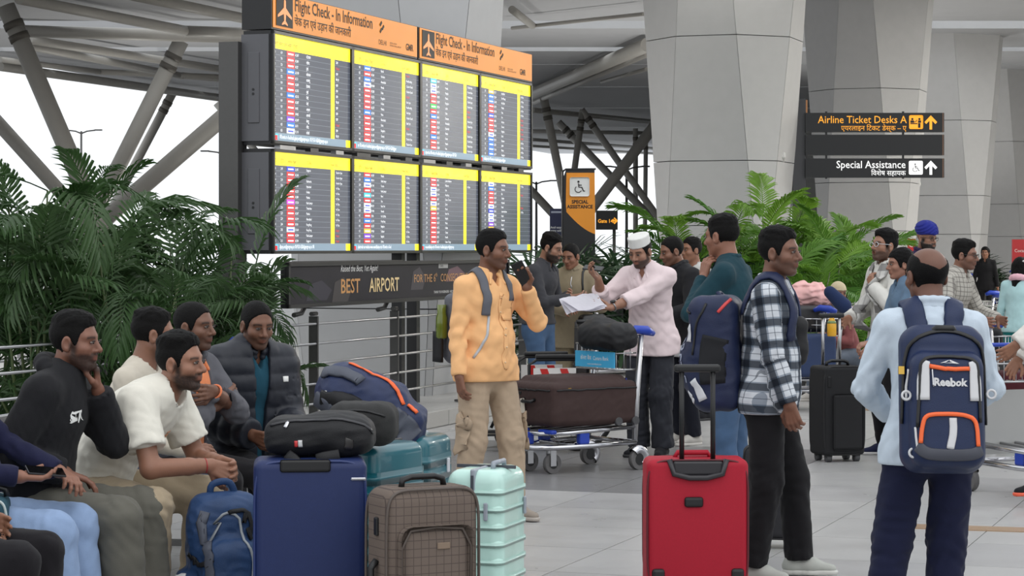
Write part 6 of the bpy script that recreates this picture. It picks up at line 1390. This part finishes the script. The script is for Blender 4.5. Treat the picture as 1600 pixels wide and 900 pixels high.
# --- bearded man and woman behind
P = person('bearded man in charcoal shirt and blue jeans looking at a phone', 842, 178, 62, 1.74, lean=3, hunch=6, head=(4, 16, 0), shirt=cloth('charcoal_shirt', (62, 62, 66)), hem=.0, trous=DEN, shoe=WS, hair='fade', vol=1.7, beard=.9, skinc=(160, 116, 94), vox=.012, facevox=.0058, aR=dict(w=(.02, .33, 1.16), pole=(.6, -.4, -1), hd=(-.3, 1, .1), hn=(-.6, 0, .5), curl=.6), aL=dict(w=(-.1, .24, 1.18), pole=(-.7, -.4, -1), hd=(.6, .5, .1), hn=(.3, -.8, .2), curl=.5), seed=41)
p, hd_, hn_ = P['frames']['hand+1']; phone('mobile phone held out by the bearded man in charcoal', p+np.array(hd_)*.11, np.array(hd_), (0, -.4, 1))
BG = cloth('beige_jacket', (142, 130, 108))
P = person('woman in beige zip jacket and trousers standing beside the bearded man', 897, 172, -12, 1.65, lean=2, head=(-18, 14, 0), shirt=BG, collar='stand', loose=.02, fat=.95, hem=-.2, trous=cloth('beige_trousers', (134, 122, 100)), tw_=1.6, shoe=WS, hair='buzz', vol=1., skinc=(150, 104, 82), vox=.012, facevox=.0058, wide=.94, aR=dict(w=(-.0, .3, 1.08), pole=(.8, -.3, -1), hd=(-.5, .7, .2), hn=(-.3, 0, -.8), curl=.6), aL=dict(w=(-.13, .28, 1.14), pole=(-.8, -.3, -1), hd=(.3, .6, .1), hn=(0, 0, -1), curl=.6), seed=43)
g = G(); HCf = lambda v: P['HC']+P['HR']@np.array(v)*P['s']
g.sphere(HCf((0, -.10, -.02)), .042*P['s']); g.obj('hair_bun', MATS['hair_black'], P['E'], smooth=True)
link('zip', ribbon(P['fn'], [P['Lw'](P['nb']+P['R2']@np.array([0, .2, z])) for z in (.0, -.08, -.16)], .008, .004, 8), CHROME, P['E'])
hb = thing('handbag', 'black leather handbag hanging from the woman in beige', 'bag', P['root']); c = P['Lw']((-.22, .24, .93))
build(lambda Q: rbox(Q-A3(c), (0, 0, 0), (.13, .07, .12), .05)+cloth_n(Q, 6, .006), c-.24, c+.24, .012, 'body', mat('black_leather', srgb(20, 20, 22), .35, 0, .2, 20), hb)
link('strap', ribbon(P['fn'], [P['Lw'](P['nb']+P['R2']@np.array(v)) for v in ((-.2, .15, -.4), (-.13, .16, -.18), (-.1, .05, .0), (-.12, -.08, -.05))], .02, .008, 20), MATS['black_leather'], hb)
# --- man with the white prayer cap at the trolley
PK = cloth('pale_pink_shirt', (222, 204, 206), var=.04)
P = person('man in white prayer cap and pale pink shirt leaning on the trolley', 1016, 204, -28, 1.73, pel=(0, -.03, .93), lean=10, hunch=8, head=(-6, 20, 0), shirt=PK, rolled=True, loose=.014, wr=1.6, hem=-.14, trous=DEND, tw_=1.6, shoe=DS, hair='buzz', stubble=.8, beard=.2, skinc=(164, 120, 98), aR=dict(w=(.25, .40, 1.37), pole=(.5, -.1, -1), hd=(.35, .3, .55), hn=(-.5, .3, .8), curl=.55), aL=dict(w=(.14, .50, 1.13), pole=(-.8, -.3, -.7), hd=(.9, .3, 0), hn=(-.2, .2, 1), curl=.6), seed=47)
HCf = lambda v: P['HC']+P['HR']@np.array(v)*P['s']; HRm = P['HR']
def capf(Q):
    q = P['loc'](Q); r = np.sqrt((q[:, 0]/.079)**2+((q[:, 1]+.01)/.098)**2); return np.maximum((r-1)*.08, np.maximum(.052-.12*(q[:, 1]+.0)*.4-q[:, 2], q[:, 2]-.132+.6*np.maximum(r-.72, 0)*.05))*P['s']
build(capf, P['HC']-.16, P['HC']+.2, .0055, 'prayer_cap', cloth('cap_white', (222, 222, 218), bump=.6), P['E'])
bangle(P, -1, metal('watch_steel', (150, 150, 150), .3), 'wristwatch', .02, .033, .006, watch=P['D']((0, .3, 1)))
p, hd_, hn_ = P['frames']['hand+1']; phone('mobile phone lying in the raised hand of the capped man', p+np.array(hd_)*.075+np.array(hn_)*.028, P['D']((1, .1, .1)), (0, -.5, 1))
p, hd_, hn_ = P['frames']['hand-1']; c = Vector(p)+Vector(hd_)*.17+Vector((0, -.02, .02))
pp = thing('paper_sheets', 'white paper sheets held by the capped man over the trolley', 'paper', c)
for i in range(3):
    g = G(); n = 9; M_ = Matrix.Rotation(.55, 4, 'X')@Matrix.Rotation(.25+.22*i, 4, 'Z')@Matrix.Rotation(.12*i, 4, 'Y'); vs = [[g.bm.verts.new(M_@Vector((-.2+.3*a/(n-1), -.1+.21*b/3, .02+.006*i+.012*math.sin(a*.9+i)-.05*(a/(n-1)-.5)**2))) for b in range(4)] for a in range(n)]
    for a in range(n-1):
        for b in range(3): g.bm.faces.new((vs[a][b], vs[a+1][b], vs[a+1][b+1], vs[a][b+1]))
    bmesh.ops.solidify(g.bm, geom=g.bm.faces[:], thickness=.0006); g.obj('sheet', plast('paper_white', (236, 234, 240), .7), pp)
# --- black jacket men, teal shirt man
BJ = cloth('black_jacket', (32, 32, 35), var=.12)
P = person('man in black jacket and dark jeans behind the capped man', 1072, 192, -62, 1.71, lean=4, hunch=8, head=(-8, 14, 0), shirt=cloth('white_under', (205, 205, 205)), hem=-.2, collar=None, jacket=(BJ, .014, None, 'stand', 1.2, -.1, 'jacket', 0), trous=cloth('dark_jeans_b', (26, 28, 38)), tw_=1.2, shoe=WS, hair='buzz', stubble=.2, skinc=(140, 98, 78), vox=.012, facevox=.0056, aR=dict(w=(.1, .34, 1.08), pole=(.6, -.6, -1)), aL=dict(w=(-.12, .32, 1.06), pole=(-.8, -.5, -1)), seed=53)
P = person('dark haired man almost hidden behind the black jacket', 1090, 168, -60, 1.7, shirt=cloth('white_tee_b', (190, 190, 188)), sleeve='short', collar='round', trous=BLKC, shoe=DS, vox=.016, facevox=.008, seed=55)
P = person('young man in teal shirt with his hand to his cheek, seen from behind', 1152, 266, -112, 1.80, lean=3, hunch=5, head=(-14, 4, 0), shirt=cloth('teal_shirt', (24, 56, 66)), loose=.004, hem=-.16, trous=DEN, shoe=DS, hair='fade', vol=1.3, skinc=(146, 100, 80), aL=dict(w=(-.09, .17, 1.37), pole=(-.5, .6, -1), hd=(.25, -.1, 1), hn=(.8, -.5, 0), curl=.6), aR=dict(w=(.24, .08, .86), pole=(.5, -1, 0)), seed=57)
bangle(P, -1, plast('beads_red', (190, 110, 100)), 'bead_bracelet', .03, .036, .005, 2)
# --- plaid shirt man with navy backpack
PL = plaid('plaid_flannel', (196, 200, 206), [(0, .105, .0, .46, (54, 76, 98), .6), (1, .105, .0, .46, (54, 76, 98), .6), (0, .105, .08, .40, (12, 16, 26), .74), (1, .105, .08, .40, (12, 16, 26), .74), (0, .105, .70, .74, (40, 50, 64), .6), (1, .105, .70, .74, (40, 50, 64), .6)])
P = person('man in black and white plaid shirt with a navy backpack facing right', 1200, 323, 76, 1.70, lean=0, hunch=5, head=(-16, 0, 0), shirt=PL, tint='plaid', fat=1.06, belly=.05, loose=.006, hem=-.11, trous=cloth('black_chinos', (20, 19, 22)), tw_=1.3, shoe=(cloth('shoe_grey', (170, 172, 166)), plast('sole_offwhite', (196, 196, 190))), hair='short', vol=1.25, stubble=.3, skinc=(126, 86, 68), wide=1.03,
    aR=dict(w=(.23, .15, .81), pole=(.4, -1, 0), hd=(-.05, .25, -1), hn=(-1, .2, 0), curl=.65), aL=dict(w=(-.22, .06, .83), pole=(-.4, -1, -.2)), lR=dict(a=(.12, -.06, .085), fd=(.15, 1, 0)), lL=dict(a=(-.12, .14, .085), fd=(-.1, 1, 0)), seed=61, vox=.0085)
NP = mat('navy_pack', srgb(26, 36, 68), .55, 0, .2, 16, .3, 280, spec=.4)
def ex(q, d): return smin(d, ell(q, (0, -.05, -.06), (.15, .14, .2)), .04)
bp, bf, B, R = pack(P, 'navy backpack with white print on the plaid man', .33, .24, .56, NP, -.37, .24, .07, 7, .0045, ex, tilt=8)
for q in (1, -1): strap(P, q, NP, .065, .016, .10, -.26, parent=bp)
link('mesh_pocket', ribbon(bf, [B(.2, .02, .08), B(.2, .0, -.02), B(.19, -.0, -.14)], .13, .006, 12), mat('mesh_black', srgb(14, 16, 22), .8, 0, .3, 60), bp)
for a, b, w_ in (((.14, -.17, .14), (.15, -.15, .07), .05), ((.17, -.12, -.12), (.19, -.06, -.22), .045), ((.10, -.2, -.2), (.17, -.14, -.235), .03)): link('white_print', ribbon(bf, [B(*a), B(*b)], w_, .004, 8), plast('print_white', (206, 208, 212), .6), bp)
link('lettering', wraptext(bf, 'ARCTIC', .075, B(.06, -.22, -.02), R@np.array([.25, .0, -1]), R@np.array([1, .4, .2]), bold=.001, align='CENTER'), plast('print_outline', (150, 156, 176), .6), bp)
for a, b in (((-.1, -.12, .25), (.14, -.1, .2)), ((.15, -.02, .24), (.155, -.1, -.0))): link('zip', ribbon(bf, [B(*a), B((a[0]+b[0])/2, a[1]-.05, (a[2]+b[2])/2+.02), B(*b)], .012, .006, 14), BK, bp)
g = G(); g.tube([B(-.05, .06, .25), B(-.03, .02, .29), B(.03, .02, .29), B(.05, .06, .25)], .011, 8); g.obj('grab_loop', NP, bp)
link('red_tag', ribbon(bf, [B(.1, .06, .22), B(.13, .04, .2)], .016, .006, 5), plast('tag_red', (200, 60, 60)), bp)
cb = thing('crossbody_bag', 'black bag worn on the chest of the plaid man', 'bag', P['root']); c = P['Lw'](P['ch']+P['Rm']@np.array([-.06, .13, -.12]))
build(lambda Q: rbox(Q-A3(c), (0, 0, 0), (.05, .06, .12), .04)+cloth_n(Q, 8, .005), c-.24, c+.24, .01, 'body', BLKN, cb)
link('zip', ribbon(P['fn'], [P['Lw'](P['ch']+P['Rm']@np.array([.09, .2, .1])), P['Lw'](P['ch']+P['Rm']@np.array([.10, .2, .02]))], .012, .008, 8), ORZ, cb)
# --- bald man seen from behind with the sports backpack
PB = cloth('pale_blue_sweat', (194, 206, 218), var=.04)
P = person('balding man seen from behind in pale blue sweatshirt with a navy backpack', 1454, 400, 180, 1.61, lean=3, hunch=6, head=(20, 4, 0), side=1, shirt=PB, collar='stand', fat=.98, loose=.008, wr=1.6, hem=-.12, trous=cloth('navy_joggers', (22, 26, 52), var=.1), tw_=1.4, shoe=DS, hair='receding', skinc=(118, 80, 64), wide=1.05, shoulders=1.02,
    aR=dict(w=(.13, .26, 1.0), pole=(1, -.5, -.6), hd=(-.8, .4, 0)), aL=dict(w=(-.13, .26, 1.0), pole=(-1, -.5, -.6), hd=(.8, .4, 0)), lL=dict(a=(-.22, -.04, .085)), lR=dict(a=(.06, .04, .085)), seed=67, vox=.008)
def ex(q, d): return smin(d, rbox(q, (0, -.06, -.05), (.14, .1, .22), .06), .02)
N2 = mat('sports_navy', srgb(20, 36, 72), .5, 0, .12, 18, .2, 300, spec=.4); GRB = plast('band_grey', (66, 68, 78), .6); PW = plast('panel_white', (206, 206, 208), .6)
bp, bf, B, R = pack(P, 'navy sports backpack with orange zips and white lettering', .32, .18, .565, N2, -.395, .225, .075, 13, .0008, ex)
for q in (1, -1): strap(P, q, N2, .088, .016, .10, -.22, parent=bp, zb=-.2)
for q in (1, -1): link('side_panel', ribbon(bf, [B(q*.086, -.2, .14), B(q*.108, -.2, .07), B(q*.112, -.2, -.02)], (.025, .048, .05), .006, 12), PW, bp)
link('zip', ribbon(bf, [B(-.075, -.22, .108), B(0, -.22, .098), B(.075, -.22, .10)], .017, .009, 16), ORZ, bp)
link('zip', ribbon(bf, [B(-.13, -.2, -.18), B(-.122, -.22, -.11), B(-.088, -.22, -.08), B(0, -.22, -.07), B(.088, -.22, -.085), B(.12, -.22, -.12), B(.122, -.2, -.19)], .017, .009, 40), ORZ, bp)
link('reflective_strip', ribbon(bf, [B(.012, -.22, -.085), B(.012, -.22, -.14), B(0, -.22, -.2)], .03, .005, 12), PW, bp)
link('base_band', ribbon(bf, [B(-.14, -.17, -.19), B(-.08, -.2, -.225), B(0, -.21, -.235), B(.08, -.2, -.225), B(.14, -.17, -.2)], .045, .006, 24), GRB, bp)
link('edge_piping', ribbon(bf, [B(-.14, -.18, -.12), B(-.135, -.2, .05), B(-.11, -.2, .14), B(0, -.2, .18), B(.11, -.2, .14), B(.135, -.2, .05), B(.135, -.18, -.1)], .014, .008, 40), BK, bp)
link('zip', ribbon(bf, [B(-.155, -.04, -.1), B(-.14, -.06, .16), B(-.06, -.07, .235), B(.06, -.07, .235), B(.14, -.06, .16), B(.155, -.04, -.1)], .016, .008, 40), BK, bp)
link('lettering', wraptext(bf, 'Reebok', .040, B(.002, -.24, .035), R@np.array([1, 0, 0]), R@np.array([0, 0, 1]), bold=.0018, off=.004), PW, bp)
Q = [B(x, -.24, z) for x, z in ((-.035, .128), (.0, .168), (.04, .132), (.012, .145), (-.0, .137))]
for poly in (((-.034, .128), (-.004, .166), (.004, .166), (-.014, .136)), ((.004, .166), (.04, .13), (.016, .138), (.002, .15)), ((-.02, .131), (.012, .142), (.038, .128), (.01, .134))):
    pts = [B(x, -.24, z) for x, z in poly]; pts, _ = project(bf, pts, .004); me = pyd(pts, [(0, 1, 2, 3)]); link('emblem', me, PW, bp)
g = G(); g.tube([B(-.05, -.0, .24), B(-.045, -.05, .25), B(-.03, -.075, .262), (B(.03, -.075, .262)), B(.045, -.05, .25), B(.05, 0, .24)], .014, 8); g.obj('grab_handle', BK, bp)
for x, z in ((-.155, -.0), (.165, .01), (-.13, -.215), (.1, -.235)): g = G(); g.ring(B(x, -.12, z), R@np.array([0, 1, 0]), .016, .005, 14, 6); g.obj('buckle', PW, bp)
link('zip_pull', ribbon(bf, [B(-.065, -.23, .1), B(-.06, -.23, .03)], .006, .006, 8), CHROME, bp); link('webbing', ribbon(bf, [B(-.16, -.1, .1), B(-.17, -.08, .04), B(-.165, -.08, -.01)], .016, .006, 8), PW, bp); link('webbing', ribbon(bf, [B(-.145, -.16, -.12), B(-.135, -.17, -.21)], .01, .006, 8), PW, bp)
g = G(); g.box((0, 0, 0), (.022, .014, .03), frame_m(Vector(B(-.165, -.07, .1)), Vector(R[:, 0]), Vector(R[:, 1]), Vector(R[:, 2]))); g.obj('padlock', MATS['brass'], bp)
# --- group at right
WK = cloth('white_knit', (206, 204, 198))
P = person('yawning man with clear glasses in white sweater and grey scarf', 1392, 203, -68, 1.74, lean=1, hunch=5, head=(4, -6, 0), shirt=WK, collar='round', loose=.02, hem=-.2, trous=cloth('black_cargo', (26, 25, 28)), tw_=1.3, shoe=NS, hair='short', vol=1.5, beard=.6, mouth=1.15, glasses='clear', skinc=(156, 112, 90), aL=dict(w=(-.06, .2, 1.30), pole=(-.7, .2, -1), hd=(.5, -.1, .75), hn=(.2, -1, .1), curl=.7), aR=dict(w=(.12, .3, 1.05), pole=(.7, -.4, -1)), seed=71, vox=.011, facevox=.0052)
SCF = plaid('scarf_check', (198, 196, 192), [(1, .16, .1, .5, (96, 94, 94), .7), (0, .05, .3, .6, (120, 118, 118), .4)])
for q in (-1, 1):
    me = ribbon(P['fn'], [P['Lw'](P['nb']+P['R2']@np.array(v)) for v in ((.07*q, -.06, .03), (.085*q, .08, -.02), (.07*q, .2, -.16), (.07*q, .22, -.34), (.07*q, .24, -.5))], .10*P['s'], .018, 30); o = link('scarf', me, SCF, P['E'])
    pattern_uv(me, [(P['Lw'](P['P0']), P['Lw'](P['nb']), P['D']((1, 0, 0)), 1)])
DJ = mat('denim_jacket', srgb(92, 116, 140), .85, 0, .2, 14, .3, 500)
P = person('young woman in denim jacket with long dark hair holding a suitcase handle', 1424, 217, -80, 1.60, lean=3, hunch=5, head=(2, 2, 0), shirt=DJ, collar='shirt', loose=.02, fat=.98, hem=-.1, trous=cloth('navy_jeans', (30, 38, 60)), shoe=WS, hair='long', skinc=(160, 114, 94), wide=.94, aL=dict(w=(-.1, .36, 1.0), pole=(-.5, -.7, -.7), hd=(.1, 1, -.2), hn=(.3, 0, -1), curl=.8), aR=dict(w=(.12, .3, .95), pole=(.7, -.4, -1)), seed=73, vox=.011, facevox=.0052)
bangle(P, -1, plast('watch_gold', (150, 120, 60), .3), 'wristwatch', .02, .036, .006, watch=P['D']((-.8, 0, .6)))
P = person('man in dark blue turban with a long beard behind the group', 1438, 152, 30, 1.84, shirt=cloth('indigo_kurta', (44, 34, 70)), collar='stand', hem=-.35, trous=BLKC, shoe=DS, hair=None, beard=1.5, glasses='dark', skinc=(150, 108, 88), head=(10, 8, 0), vox=.014, facevox=.006, seed=79)
TU = cloth('turban_blue', (36, 44, 130), var=.15)
def tf_(Q):
    q = P['loc'](Q); d = ell(q, (0, -.015, .085), (.098, .118, .085)); d = smin(d, ell(q, (0, .02, .06), (.09, .09, .045)), .02)
    return smax(d+.004*np.sin((q[:, 2]+np.abs(q[:, 0])*.7-.3*q[:, 1])*190), .03+.25*(q[:, 1]-.07)+.2*np.abs(q[:, 0])-q[:, 2], .006)*P['s']
build(tf_, P['HC']-.2, P['HC']+.25, .0065, 'turban', TU, P['E'])
P['E']['label'] = 'man in dark blue turban with a long beard behind the group'
CK = plaid('check_shirt', (176, 172, 164), [(0, .035, .0, .22, (98, 94, 90), .6), (1, .035, .0, .22, (98, 94, 90), .6)])
P = person('man with dark glasses in grey checked shirt leaning on a trolley', 1478, 200, 55, 1.68, lean=10, hunch=6, head=(8, 4, 0), shirt=CK, tint='plaid', loose=.012, hem=-.15, trous=cloth('grey_pants', (70, 70, 74)), shoe=DS, hair='short', vol=1.3, glasses='dark', stubble=.2, skinc=(140, 98, 80), aR=dict(w=(.16, .34, 1.08), pole=(.7, -.5, -.6)), aL=dict(w=(-.16, .38, 1.08), pole=(-.7, -.5, -.6)), seed=83, vox=.012, facevox=.0055)
P = person('distant man in white short sleeved shirt and beige trousers walking', 1563, 44, 4, 1.72, shirt=cloth('white_far', (214, 214, 206)), sleeve='short', trous=cloth('beige_far', (158, 140, 116)), tw_=1.2, shoe=(cloth('brown_shoe', (60, 46, 38)), BK), beard=.8, lR=dict(a=(.1, .18, .085)), lL=dict(a=(-.1, -.16, .1)), skinc=(130, 90, 70), vox=.02, facevox=.01, seed=89)
P = person('girl in pale teal hooded top with dark hair at the right frame edge', 1592, 150, 150, 1.50, shirt=cloth('aqua_top', (170, 204, 206)), collar='hood', shirtmat2=cloth('pink_hood', (226, 178, 190)), hem=-.1, trous=cloth('teal_skirt', (20, 104, 104)), tw_=1.8, shoe=WS, hair='long', skinc=(150, 106, 86), vox=.015, facevox=.007, seed=97)
g = G(); g.sphere(P['HC']+np.array([.02, -.09, .07]), (.025, .012, .012)); g.obj('hair_clip', WHW, P['E'])
P = person('person in off white sweatshirt and pale trousers cut by the right edge', 1692, 250, -78, 1.70, lean=14, shirt=cloth('offwhite_sweat', (216, 212, 206)), collar='hood', loose=.03, wr=1.4, trous=cloth('pale_striped', (206, 206, 212)), tw_=1.7, shoe=(cloth('shoe_black_orange', (24, 24, 28)), plast('sole_orange', (220, 90, 60))), aL=dict(w=(-.12, .56, .98), pole=(-.5, -.8, -.3)), aR=dict(w=(.12, .4, .9)), lL=dict(a=(-.1, .37, .085), fd=(-.1, 1, 0)), seed=101)
P = person('seated woman with tied dark hair bending down behind the trolley', 1326, 149, -60, 1.6, **SEAT, **legs(), lean=18, hunch=14, head=(0, 30, 0), shirt=cloth('red_kurta', (140, 84, 84)), trous=cloth('grey_jeans', (96, 104, 116)), shoe=WS, hair='short', skinc=(150, 106, 86), aR=dict(w=(.1, .36, .7)), aL=dict(w=(-.1, .36, .72)), vox=.015, facevox=.0065, seed=103)
P = person('seated person in a beige cap behind the loaded trolley', 1302, 147, 20, 1.62, **SEAT, **legs(), lean=6, head=(0, 10, 0), shirt=cloth('peach_top', (196, 160, 136)), trous=cloth('blue_jeans_s', (60, 84, 118)), shoe=WS, hair='buzz', skinc=(158, 114, 94), aR=dict(w=(.1, .3, .7)), aL=dict(w=(-.1, .3, .7)), vox=.015, facevox=.0065, seed=107)
def cf_(Q): q = P['loc'](Q); return smax(P['hf'](Q, True)/P['s']-.012, .04-q[:, 2], .006)*P['s']
build(cf_, P['HC']-.16, P['HC']+.2, .007, 'cap', cloth('cap_beige', (196, 182, 152)), P['E'])
b2 = thing('bench', 'blue plastic bench under the seated pair behind the trolley', 'bench', U(1314, 0, 147)*1)
b2.location.z = 0; g = G(); g.box((0, .06, .43), (.95, .42, .03), None, .012, 2); g.obj('seat', BLUP, b2); g = G()
for x in (-.42, .42): g.box((x, .06, .21), (.05, .4, .42))
g.obj('leg_frame', DARKST, b2)
STR = plaid('striped_shirt', (210, 210, 208), [(0, .05, .0, .45, (40, 40, 44), .9)])
P = person('man in black and white striped shirt standing behind the left palms', 160, 168, 20, 1.7, shirt=STR, tint='pattern', trous=BLKC, shoe=DS, vox=.015, facevox=.0075, skinc=(150, 106, 84), aL=dict(w=(-.06, .25, 1.3), pole=(-.7, 0, -1)), seed=109)
P = person('distant person in dark clothes behind the left palms', 357, 78, 10, 1.7, shirt=cloth('dark_olive', (44, 46, 42)), trous=BLKC, shoe=DS, vox=.02, facevox=.01, seed=113)
P = person('distant seated woman in black beside the loaded trolley', 1540, 78, -20, 1.62, shirt=BLKC, trous=BLKC, shoe=DS, hair='long', vox=.02, facevox=.01, seed=127)
P['E']['label'] = 'distant woman in black beside the far loaded trolley'
bpy.data.scenes.remove(TSC)
for me_ in [m for m in bpy.data.meshes if m.users == 0]: bpy.data.meshes.remove(me_)
